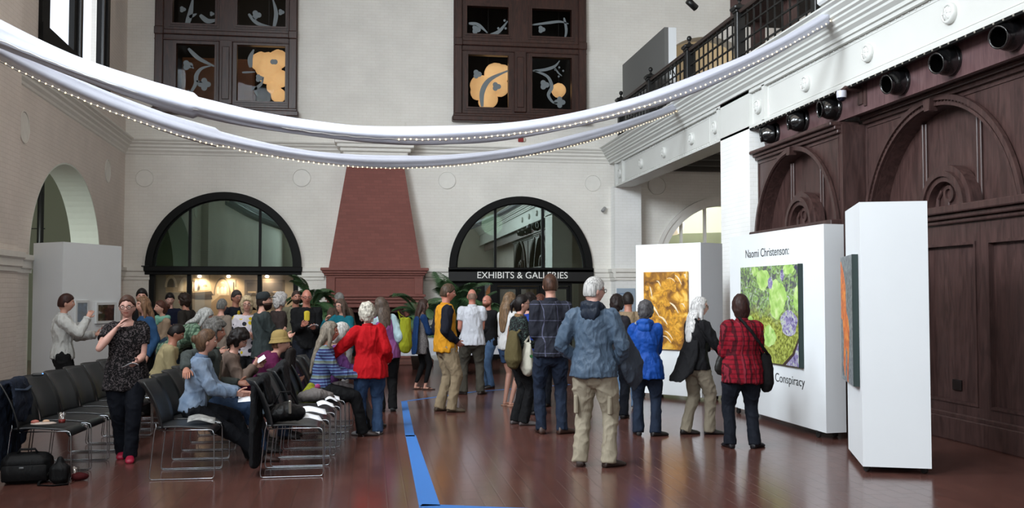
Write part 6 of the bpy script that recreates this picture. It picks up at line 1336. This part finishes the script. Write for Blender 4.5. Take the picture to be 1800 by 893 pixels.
person(G(490, 15.4), 55, 1.64, 'woman with curly white hair and dark brown coat behind the capped man', f_('dark_brown_coat', (58, 48, 46)), BLK, ('fluffy', (206, 202, 198)), FAIR, 'f', 1.08, near=False)
p = person(G(464, 13.1), 74, 1.66, 'bearded man in dark flat cap and grey green jacket, arms folded', f_('grey_green_jacket', (54, 62, 62)), f_('worn_denim', (66, 80, 92), 'denim', (92, 104, 112)), ('short', (44, 32, 28)), FAIR, 'm', 1.12, lean=-3, hy=12, hp=-4,
    rh=(-.05, .26, 1.12), lh=(.08, .28, 1.08), rel=(.8, -.4, -.6), beard=((52, 32, 26), .03), hat=('cap', f_('charcoal_cap', (46, 50, 52))), legs='jeans', tight=1.6)
hand_sheet(p, 1, .18, .26, 'large white sheet hanging at the side of the capped man', tilt=1.2, off=(.05, -.22, -.30), rz=math.radians(50))
person(G(434, 14.0), 165, 1.60, 'smiling blonde woman in white jacket with yellow and black flowers', f_('floral_jacket', (206, 198, 204), 'floral', (40, 40, 48), (206, 180, 32), sc=.95), BLK, ('bob', (206, 184, 148)), FAIR, 'f', 1.08, hy=8, glasses=True,
    rh=(.05, .26, 1.05), lh=(-.06, .28, 1.04), rel=(.3, -.9, -.9), lel=(-.3, -.9, -.9), top_len=.47, near=False, tight=1.3)
person(G(414, 16.2), 140, 1.70, 'grey haired man in dark navy shirt behind the floral jacket woman', f_('navy_shirt', (22, 24, 34)), BLK, ('short', (66, 60, 58)), TAN, 'm', 1.05, glasses=True, near=False, hp=8, open_front=(.03, f_('mustard_tee', (190, 160, 40)), .2, .27))
person(G(389, 15.2), 18, 1.56, 'grey haired woman from behind in taupe jacket with dark shoulder strap', f_('taupe_jacket', (138, 124, 112)), BLK, ('short', (126, 124, 120)), FAIR, 'f', 1.1, near=False, hy=10)
p = person(G(296, 13.1), 84, 1.68, 'white haired woman in green plaid shirt bending far forward', f_('green_plaid', (120, 146, 122), 'plaid', (30, 58, 42), (190, 206, 190), sc=.9), f_('teal_denim', (26, 46, 62)), ('long', (186, 186, 182), .12), FAIR, 'f', 1.12, lean=52, hp=20, hy=0,
    rh=(.18, .62, .82), lh=(-.14, .66, .86), rel=(.8, -.2, -1), top_len=.5, tight=1.2, feet=((.1, 0, 5), (-.1, .12, 0)), vest=None)
person(G(328, 16.2), -70, 1.64, 'dark brown haired visitor facing away to the left in front of the mural', f_('dark_olive_top', (46, 42, 38)), BLK, ('curly', (50, 36, 28)), TAN, 'm', 1.0, near=False)
person(G(299, 17.2), 165, 1.66, 'young dark haired man in navy sweater looking down before the mural', f_('deep_navy_knit', (18, 24, 46)), NAV, ('short', (28, 22, 22)), PALE, 'm', .95, hp=18, near=False, rh=(.06, .26, 1.05), lh=(-.06, .26, 1.05))
p = person(G(288, 14.6), -118, 1.54, 'auburn haired woman with mint green scarf looking left', f_('beige_knit', (156, 134, 112)), BLK, ('bun', (84, 50, 40)), FAIR, 'f', .95, hy=0, near=False, rh=(.1, .25, 1.0), lh=(-.1, .25, 1.0))
scarf(p, f_('mint_scarf', (128, 182, 160)), .22, .05)
person(G(257, 13.2), -125, 1.60, 'woman with long wavy blonde hair and blue top behind the dress wearer', f_('dusty_blue_top', (44, 78, 116)), BLK, ('long', (138, 104, 78), .24), FAIR, 'f', .98, hy=0, near=False)
person(G(250, 14.6), 168, 1.72, 'tall dark haired man in black at the corner by the shop window', f_('black_sweater', (18, 17, 19)), BLK, ('short', (24, 20, 20)), FAIR, 'm', 1.0, near=False)
# ------------------------------------------------------------------ left side
p = person(G(225, 9.75), 168, 1.63, 'woman in glasses and black leaf print dress top walking between the chair rows', f_('black_leaf_print', (20, 18, 20), 'leafprint', (96, 88, 90), sc=.9), f_('dark_navy_jean', (14, 18, 28)), ('pony', (84, 58, 48)), PALE, 'f', 1.2, lean=4, hy=8, glasses=True,
    rh=(.10, .17, 1.30), lh=(-.10, .30, .98), rel=(.8, .1, -1), lel=(-.3, -.9, -.9), sleeve='short', top_len=.42, flare=1.08, neckline=.25, feet=((.03, -.12, 5), (-.05, .16, 0)), shoes=(150, 16, 50), tight=1.1, curl=.5)
hand_sheet(p, -1, .15, .10, 'small folded white paper in the lowered hand of the glasses woman', tilt=.2, off=(.03, .05, .0), name='folded_paper')
p = person(G(112, 12.4), 80, 1.64, 'short haired person in white jacket eating beside the left gallery tower', f_('white_denim_jacket', (206, 206, 202), fold=.8), BLK, ('short', (64, 38, 32)), FAIR, 'f', 1.05, hy=-4, collar=f_('white_denim_collar', (200, 200, 196)), cuffs=MATS['white_denim_jacket'],
    rh=(.08, .30, 1.34), lh=(-.08, .38, 1.12), rel=(.5, -.3, -1), lel=(-.5, -.6, -.8), top_len=.50, tight=1.3, feet=((.08, 0, 5), (-.09, .04, -5)), curl=1.0)
hand_sheet(p, -1, .22, .28, 'white sheet drooping from the hand of the person in white jacket', tilt=-.5, off=(.0, .10, -.03))
hp_ = wpt(p, Vector(p['pal'][-1][3])+Vector((.02, .03, .03))); e_ = empty('plastic_cup', tuple(hp_), 0, 'clear plastic cup of orange drink held by person in white jacket', 'cup')
MB().lathe([(.001, 0), (.026, 0), (.034, .08), (.032, .08), (.025, .004), (.001, .004)], (0, 0, 0), (0, 0, 1), 20).build('cup_wall', glass_mat('clear_plastic', (1, 1, 1), .12, .9), e_, True); MB().lathe([(.001, .005), (.025, .005), (.03, .045), (.001, .045)], (0, 0, 0), (0, 0, 1), 20).build('drink', mat('orange_drink', (170, 60, 24), .2), e_, True)

# ------------------------------------------------------------------ seated visitors
p = person((r1[1][0]-.04, r1[1][1]), 86, 1.62, 'seated woman in pale denim jacket with blonde brown hair pinned up', f_('pale_denim_jacket', (120, 140, 166), 'denim', (160, 176, 198)), f_('black_jean', (16, 18, 24)), ('bun', (104, 78, 58)), FAIR, 'f', 1.0, lean=9, hy=-14, hp=4, sit=True,
    rh=(.06, .40, .68), lh=(-.06, .42, .68), rel=(.6, -.7, -.5), feet=((.02, .66, 5), (-.14, .56, -5)), shoes=(60, 40, 36), tight=1.2, curl=.35, collar=f_('pale_denim_collar', (112, 132, 160)), cuffs=MATS['pale_denim_jacket'])
hand_sheet(p, 1, .2, .15, 'programme on the lap of the woman in denim jacket', tilt=.05, off=(0, .0, -.035), name='programme')
p = person((r1[2][0]-.02, r1[2][1]), 84, 1.78, 'seated man with curly grey hair, arm along the neighbouring chair back', f_('grey_green_shirtjacket', (70, 76, 74)), MDJ, ('curly', (104, 100, 96)), TAN, 'm', 1.1, lean=6, hy=4, sit=True, collar=f_('grey_green_collar', (60, 66, 64)),
    rh=(.66, -.12, .93), lh=(-.05, .34, .72), rel=(.6, -1, .4), feet=((.05, .60, 5), (-.16, .58, -5)), legs='jeans', curl=.3, open_front=(.055, f_('taupe_tee', (112, 100, 88)), .03, .24))
p = person((r1[3][0]+.02, r1[3][1]), 84, 1.62, 'seated dark haired woman in glasses and beige jacket reading', f_('beige_jacket', (118, 100, 90)), f_('grey_jean', (52, 56, 62)), ('curly', (30, 22, 20)), FAIR, 'f', 1.0, lean=22, hp=26, sit=True, glasses=True,
    rh=(.08, .40, .86), lh=(-.08, .44, .84), rel=(.6, -.5, -.8), feet=((.05, .5, 5), (-.12, .52, -5)))
hand_sheet(p, 1, .15, .1, 'small white leaflet in the hands of the seated dark haired reader', tilt=.6, off=(0, .02, .0), name='leaflet')
p = person((-1.38, 11.35), 84, 1.66, 'person in magenta sweater and tan hat leaning far forward from a chair', f_('magenta_sweater', (92, 22, 66)), DKJ, ('short', (120, 90, 70)), FAIR, 'f', 1.3, lean=38, hp=-6, hy=14, sit=True, hat=('cloche', f_('tan_felt', (160, 136, 84))),
    rh=(.16, .50, .62), lh=(-.12, .52, .64), rel=(.9, -.3, -.5), feet=((.1, .42, 5), (-.12, .45, -5)), tight=1.5)
p = person((r2[4][0]-.02, r2[4][1]), 86, 1.66, 'seated woman with long straight grey hair and blue striped sweater', f_('striped_sweater', (58, 62, 110), 'stripe', (120, 150, 190), (150, 160, 110)), BLK, ('long', (140, 128, 114), .34), TAN, 'f', 1.05, lean=8, hy=4, hp=4, sit=True,
    rh=(.06, .42, .70), lh=(-.06, .44, .70), rel=(.5, -.8, -.5), feet=((.05, .5, 5), (-.12, .55, -5)), curl=.35, shoes=(40, 30, 28))
p = person((r2[5][0]+.02, r2[5][1]), 84, 1.60, 'seated white haired woman with purple top and tan scarf', f_('purple_top', (110, 66, 128)), f_('grey_slack', (90, 84, 84)), ('bob', (204, 200, 194)), PALE, 'f', 1.02, lean=12, hp=14, sit=True,
    rh=(.06, .44, .74), lh=(-.06, .46, .74), rel=(.5, -.8, -.5), feet=((.05, .5, 5), (-.12, .55, -5)), curl=.35)
scarf(p, f_('tan_scarf', (150, 126, 104)), .34, .035); hand_sheet(p, -1, .24, .17, 'white programme on the lap of the white haired woman', tilt=.1, off=(0, .0, -.03), name='programme')
p = person(G(278, 12.0), 80, 1.62, 'seated dark haired person in cream jacket bending over, behind the dress wearer', f_('cream_jacket', (170, 156, 118)), NAV, ('short', (30, 24, 22)), TAN, 'm', 1.1, lean=20, hp=24, sit=True, seatz=.46, rh=(.1, .4, .76), lh=(-.1, .4, .76), near=False)
# ------------------------------------------------------------------ coats, bags, food, cups
def draped(name, loc, rz, label, cat, shells, mt, amp=.01, vox=.012, mt_part=None):
    e_ = empty(name, loc, rz, label, cat); q = MB()
    for pts, rad, rt2 in shells: q.tube(pts, rad, 16, rt2, rnd=True)
    v, n, f = remesh(q, vox, 3); v = folds(v, n, amp, loc[0]*3+1); v[:, 2] = np.maximum(v[:, 2], -loc[2]+.004); npobj('cloth', v, f, mt, e_); return e_
x, y = r0[0]
e_ = draped('draped_jacket', (x-.36, y, 0), math.radians(-2), 'dark slate blue jacket hung over the back of the food chair', 'jacket',
    [([(.0, 0, .14), (-.01, 0, .40), (-.0, 0, .65), (.02, 0, .84), (.09, 0, .87)], [(.30, .05), (.29, .055), (.26, .05), (.22, .045), (.18, .03)], (0, 1, 0)), ([(.10, 0, .86), (.14, -.0, .70), (.12, 0, .52)], [(.2, .025), (.22, .03), (.2, .02)], (0, 1, 0)),
     ([(-.05, -.26, .78), (-.07, -.33, .5), (-.06, -.34, .2)], [(.07, .05), (.075, .05), (.06, .04)], (0, 1, 0)), ([(.03, .25, .78), (.04, .29, .5), (.03, .29, .3)], [(.06, .05), (.06, .045), (.05, .035)], (0, 1, 0))], f_('slate_blue_parka', (34, 42, 58), fold=.9))
MB().tube([(.12, -.16, .80), (.15, .0, .78), (.13, .16, .80)], [(.03, .012)]*3, 10).build('collar_band', f_('parka_collar', (62, 74, 92)), e_, True)
x, y = r2[0]
draped('draped_coat', (x-.34, y, 0), 0, 'black coat hung over the nearest chair back of the right row', 'coat', [([(.0, 0, .10), (.0, 0, .45), (.01, 0, .8), (.07, 0, .88)], [(.24, .035), (.25, .045), (.22, .045), (.17, .03)], (0, 1, 0)), ([(.08, 0, .87), (.13, 0, .66)], [(.2, .025), (.18, .02)], (0, 1, 0))], f_('black_wool', (22, 23, 26), fold=.9))
x, y = r2[2]
draped('draped_coat', (x-.34, y+.05, 0), 0, 'dark grey coat over the third chair back of the right row', 'coat', [([(.0, 0, .30), (.0, 0, .6), (.01, 0, .84), (.07, 0, .92)], [(.24, .035), (.27, .05), (.24, .05), (.17, .035)], (0, 1, 0)), ([(.08, 0, .9), (.13, 0, .62)], [(.22, .03), (.2, .02)], (0, 1, 0))], f_('charcoal_wool', (36, 36, 38), fold=.9))
x, y = r2[4]
draped('draped_coat', (x-.36, y-.1, 0), 0, 'dark brown puffy coat behind the striped sweater woman', 'coat', [([(.0, 0, .5), (.0, 0, .75), (.02, 0, .98)], [(.2, .05), (.25, .06), (.16, .05)], (0, 1, 0))], f_('dark_brown_puffer', (34, 29, 27), fold=.9))
x, y = r2[3]
draped('wool_scarf', (x+.03, y-.05, .475), .3, 'bundled soft grey scarf lying on a right row chair', 'scarf', [([(-.16, 0, .05), (-.02, .03, .07), (.14, .05, .05)], [(.09, .055), (.12, .07), (.07, .04)], (0, 1, 0)), ([(-.05, .12, .04), (.08, .14, .05), (.2, .1, .03)], [(.05, .04), (.06, .04), (.03, .02)], (0, 1, 0))], f_('heather_grey_wool', (116, 110, 108), fold=.9), .008, .009)
e_ = draped('knitted_hat', (x-.06, y+.26, .49), .4, 'yellow green knitted hat with pink flower on a right row chair', 'hat', [([(0, 0, .0), (0, 0, .06), (0, 0, .12)], [(.10, .09), (.1, .09), (.05, .045)], (1, 0, 0))], f_('chartreuse_knit', (140, 142, 34), 'leafprint', (96, 104, 30), sc=.5), .006, .009)
MB().ell((.05, -.07, .12), (.035, .025, .03), 10, 8).build('flower', f_('pink_flower', (170, 70, 120)), e_, True)
x, y = r2[0]
e_ = draped('handbag', (x-.07, y-.03, .475), .3, 'black leather handbag with metal clasp on the nearest right row chair', 'handbag', [([(-.12, 0, .07), (0, 0, .09), (.12, 0, .07)], [(.09, .075), (.11, .09), (.09, .07)], (0, 1, 0))], f_('black_leather', (16, 16, 18), rough=.4), .006, .009)
MB().tube([(-.1, .05, .14), (-.04, .08, .26), (.06, .08, .26), (.13, .05, .12)], .009, 8).build('handle', MATS['black_leather'], e_, True); MB().bbox(.0, .025, -.13, -.09, .08, .2, .006).build('clasp', mat('brushed_metal', (150, 148, 140), .3, metal=.8), e_)
def cup(loc, label, liq):
    e2 = empty('plastic_cup', loc, 0, label, 'cup'); MB().lathe([(.001, 0), (.028, 0), (.037, .095), (.035, .095), (.026, .004), (.001, .004)], (0, 0, 0), (0, 0, 1), 24).build('cup_wall', MATS['clear_plastic'], e2, True); MB().lathe([(.001, .005), (.0265, .005), (.03, .035), (.001, .035)], (0, 0, 0), (0, 0, 1), 24).build('drink', liq, e2, True)
RED = mat('red_punch', (130, 26, 18), .15)
x, y = r0[0]; cup((x+.13, y-.06, .485), 'clear plastic cup with red drink on the food chair', RED)
e_ = empty('paper_napkin', (x-.02, y-.08, .477), .2, 'crumpled napkin with snacks on the food chair', 'napkin'); q = MB(); q.ell((0, 0, .012), (.11, .06, .014), 18, 8, None, lambda d: 1+.18*noise.noise(d*3)); q.build('napkin', mat('napkin_white', (186, 170, 160), .8), e_, True); MB().ell((-.07, 0, .03), (.035, .025, .018), 12, 8, None, lambda d: 1+.2*noise.noise(d*4)).build('snack', mat('snack_pink', (170, 96, 84), .6), e_, True); MB().ell((.02, .01, .03), (.03, .022, .015), 12, 8).build('snack', mat('snack_pale', (196, 160, 130), .6), e_, True)
e_ = empty('camera_bag', (*G(55, 8.55), 0), math.radians(8), 'large black camera bag on the floor at lower left', 'bag'); q = MB(); q.bbox(-.20, .20, -.13, .13, .0, .25, .05); v, n, f = remesh(q, .012, 4); v = folds(v, n, .004, 2); npobj('bag_body', v, f, f_('black_nylon', (17, 18, 20), rough=.6), e_)
MB().bbox(-.18, .18, -.15, -.125, .03, .17, .015).build('front_pocket', MATS['black_nylon'], e_, True); MB().tube([(-.08, 0, .25), (-.06, 0, .285), (.06, 0, .285), (.08, 0, .25)], .01, 8).build('handle', MATS['black_nylon'], e_, True); MB().bbox(-.04, .0, -.156, -.15, .14, .155, .003).build('badge', mat('badge_silver', (120, 124, 126), .3, metal=.7), e_); MB().tube([(-.2, -.05, .15), (-.30, -.1, .03), (-.34, -.18, .008), (-.25, -.22, .01)], [(.015, .006)]*4, 8).build('strap', MATS['black_nylon'], e_, True)
e_ = empty('camera_pouch', (*G(112, 8.5), 0), math.radians(-10), 'small black camera pouch on the floor beside the large bag', 'bag'); q = MB(); q.bbox(-.08, .08, -.07, .07, 0, .17, .035).tube([(0, 0, .16), (0, 0, .205)], [.04, .03], 12, rnd=True); v, n, f = remesh(q, .01, 3); npobj('bag_body', v, f, MATS['black_nylon'], e_); MB().tube([(-.08, 0, .1), (-.15, -.06, .02), (-.12, -.14, .008), (.02, -.15, .008), (.12, -.09, .01), (.085, 0, .08)], [(.012, .005)]*6, 8).build('strap', MATS['black_nylon'], e_, True)
cup((*G(139, 8.75), .0), 'clear plastic cup standing on the floor by the camera pouch', RED)
e_ = empty('red_pouch', (*G(146, 8.62), 0), .3, 'small dark red cloth pouch on the floor beside the cup', 'pouch'); q = MB(); q.ell((0, 0, .035), (.075, .05, .033), 16, 10); v, n, f = remesh(q, .008, 1); v = folds(v, n, .004, 1); v[:, 2] = np.maximum(v[:, 2], .002); npobj('cloth', v, f, f_('dark_red_cloth', (74, 18, 22)), e_)
t = empty('small_camera', (-3.14, 9.86, .862), .2, 'small black camera with a blue light on a left row chair back', 'camera'); MB().bbox(-.05, .05, -.04, .04, 0, .025, .008).build('housing', M_BLACK, t); MB().ell((.045, -.03, .022), (.006, .006, .006), 8, 6).build('indicator_light', mat('blue_led', (90, 140, 255), .4, emit=(80, 140, 255), estr=4), t)

# ------------------------------------------------------------------ buffet table in front of the fireplace
M_CLOTH = f_('white_tablecloth', (206, 208, 214), fold=.5)
def table(x0, x1, y0, y1, label, lab2):
    t2 = empty('folding_table', ((x0+x1)/2, (y0+y1)/2, 0), 0, label, 'table'); hx, hy_ = (x1-x0)/2, (y1-y0)/2
    MB().bbox(-hx, hx, -hy_, hy_, .70, .73, .008).build('tabletop', mat('table_laminate', (150, 140, 126), .5), t2)
    for sx_ in (-1, 1): MB().tube([(sx_*(hx-.22), -hy_+.08, .7), (sx_*(hx-.21), -hy_+.08, .0)], .014, 8).tube([(sx_*(hx-.22), hy_-.08, .7), (sx_*(hx-.21), hy_-.08, .0)], .014, 8).tube([(sx_*(hx-.21), -hy_+.08, .12), (sx_*(hx-.21), hy_-.08, .12)], .01, 8).build('leg', M_BLACK, t2, True)
    tc_ = empty('tablecloth', ((x0+x1)/2, (y0+y1)/2, 0), 0, lab2, 'tablecloth'); q = MB(); n = 120; rings = []
    per = []
    for i in range(n):
        a = i/n*4; k = int(a); u = a-k; cx_, cy_ = [(-hx+2*hx*u, -hy_), (hx, -hy_+2*hy_*u), (hx-2*hx*u, hy_), (-hx, hy_-2*hy_*u)][k]; per.append((cx_, cy_))
    vs = [(0, 0, .738)]
    for zz, o1, wv in ((.738, .0, 0), (.732, .008, 0), (.6, .012, .004), (.42, .02, .014)):
        for i, (a, b_) in enumerate(per):
            l_ = math.hypot(a, b_) or 1; k = 1+(o1+wv*math.sin(i*1.7))/max(l_, .3); vs.append((a+(a/hx)*o1+(a/hx)*wv*math.sin(i*1.9), b_+(b_/hy_)*o1+(b_/hy_)*wv*math.sin(i*1.9), zz))
    fs = [(0, 1+i, 1+(i+1) % n) for i in range(n)]+[(1+r*n+i, 1+(r+1)*n+i, 1+(r+1)*n+(i+1) % n, 1+r*n+(i+1) % n) for r in range(3) for i in range(n)]
    q.add(vs, fs); q.build('cloth', M_CLOTH, tc_, True)
table(.30, 2.15, 19.3, 20.05, 'folding buffet table in front of the red fireplace', 'white cloth covering the buffet table before the fireplace')
table(2.25, 3.6, 19.5, 20.2, 'second folding table, right of the buffet table', 'white cloth on the second table, behind the man in black blazer')
t = empty('serving_tray', (.75, 19.6, .742), .1, 'shallow tray of snacks on the buffet table', 'tray'); MB().lathe([(.001, 0), (.17, 0), (.2, .03), (.195, .032), (.165, .006), (.001, .006)], (0, 0, 0), (0, 0, 1), 28).build('dish', mat('pale_green_dish', (150, 156, 128), .3), t, True)
for i in range(9): a = i*.7; MB().ell((.1*math.cos(a), .1*math.sin(a), .025), (.035, .03, .018), 10, 6).build('snack', mat('biscuit', (170, 130, 80), .7), t, True)

# ------------------------------------------------------------------ potted palms
M_LEAF = mat('palm_leaf_green', (62, 92, 58), .5, var=.3, vscale=6); M_POT = mat('dark_planter', (46, 36, 32), .5)
def palm(x, y, hgt, nf, ln, seed, label, droop=.9):
    e2 = empty('potted_palm', (x, y, 0), 0, label, 'plant'); r_ = random.Random(seed)
    MB().lathe([(.001, 0), (.17, 0), (.22, .36), (.235, .38), (.235, .41), (.20, .41), (.19, .36), (.001, .35)], (0, 0, 0), (0, 0, 1), 24).build('planter', M_POT, e2, True)
    st = MB(); lf = MB()
    for i in range(nf):
        a = 2*PI*i/nf+r_.uniform(-.3, .3); el = r_.uniform(.35, 1.35); L_ = ln*r_.uniform(.75, 1.1); base = Vector((.04*math.cos(a), .04*math.sin(a), .36)); top_ = Vector((.07*math.cos(a), .07*math.sin(a), hgt*r_.uniform(.45, .72)))
        pts = [base, top_]; d = Vector((math.cos(a)*math.cos(el), math.sin(a)*math.cos(el), math.sin(el))); p_ = top_.copy(); n = 12
        for k in range(n):
            p_ = p_+d*(L_/n); d = (d+Vector((0, 0, -droop*.16))).normalized(); pts.append(p_.copy())
            if k > 0:
                side = d.cross(Vector((0, 0, 1))).normalized(); w_ = .27*ln*math.sin(PI*(k+1)/(n+1.5))+.05
                for sg in (-1, 1):
                    for m_ in (0, .5):
                        b0 = p_-d*(L_/n)*m_; tip = b0+side*sg*w_+d*w_*.7+Vector((0, 0, -w_*.35)); wv = d*.02; mid = (b0+tip)*.5+Vector((0, 0, .02))
                        lf.add([b0-wv*.4, b0+wv*.4, mid+wv, tip, mid-wv], [(0, 1, 2, 3, 4)])
        st.tube(pts, [.009]*2+[.007-.0004*k for k in range(n)], 5)
    st.build('stems', mat('palm_stem', (70, 84, 44), .6), e2, True); o2 = lf.build('fronds', M_LEAF, e2)
palm(-1.28, 21.9, 2.3, 34, .62, 4, 'tall bushy potted palm left of the fireplace', 1.0)
palm(-.98, 21.2, 1.6, 20, .5, 9, 'lower potted palm in front of the tall one, left of the fireplace')
palm(1.95, 22.7, 2.0, 24, .95, 5, 'potted palm between fireplace and gallery doors', .8)
palm(1.1, 21.2, 1.9, 18, .7, 6, 'smaller potted palm behind the buffet table')
palm(2.5, 23.0, 1.9, 20, .8, 8, 'dark leafy potted palm against the left edge of gallery doors')
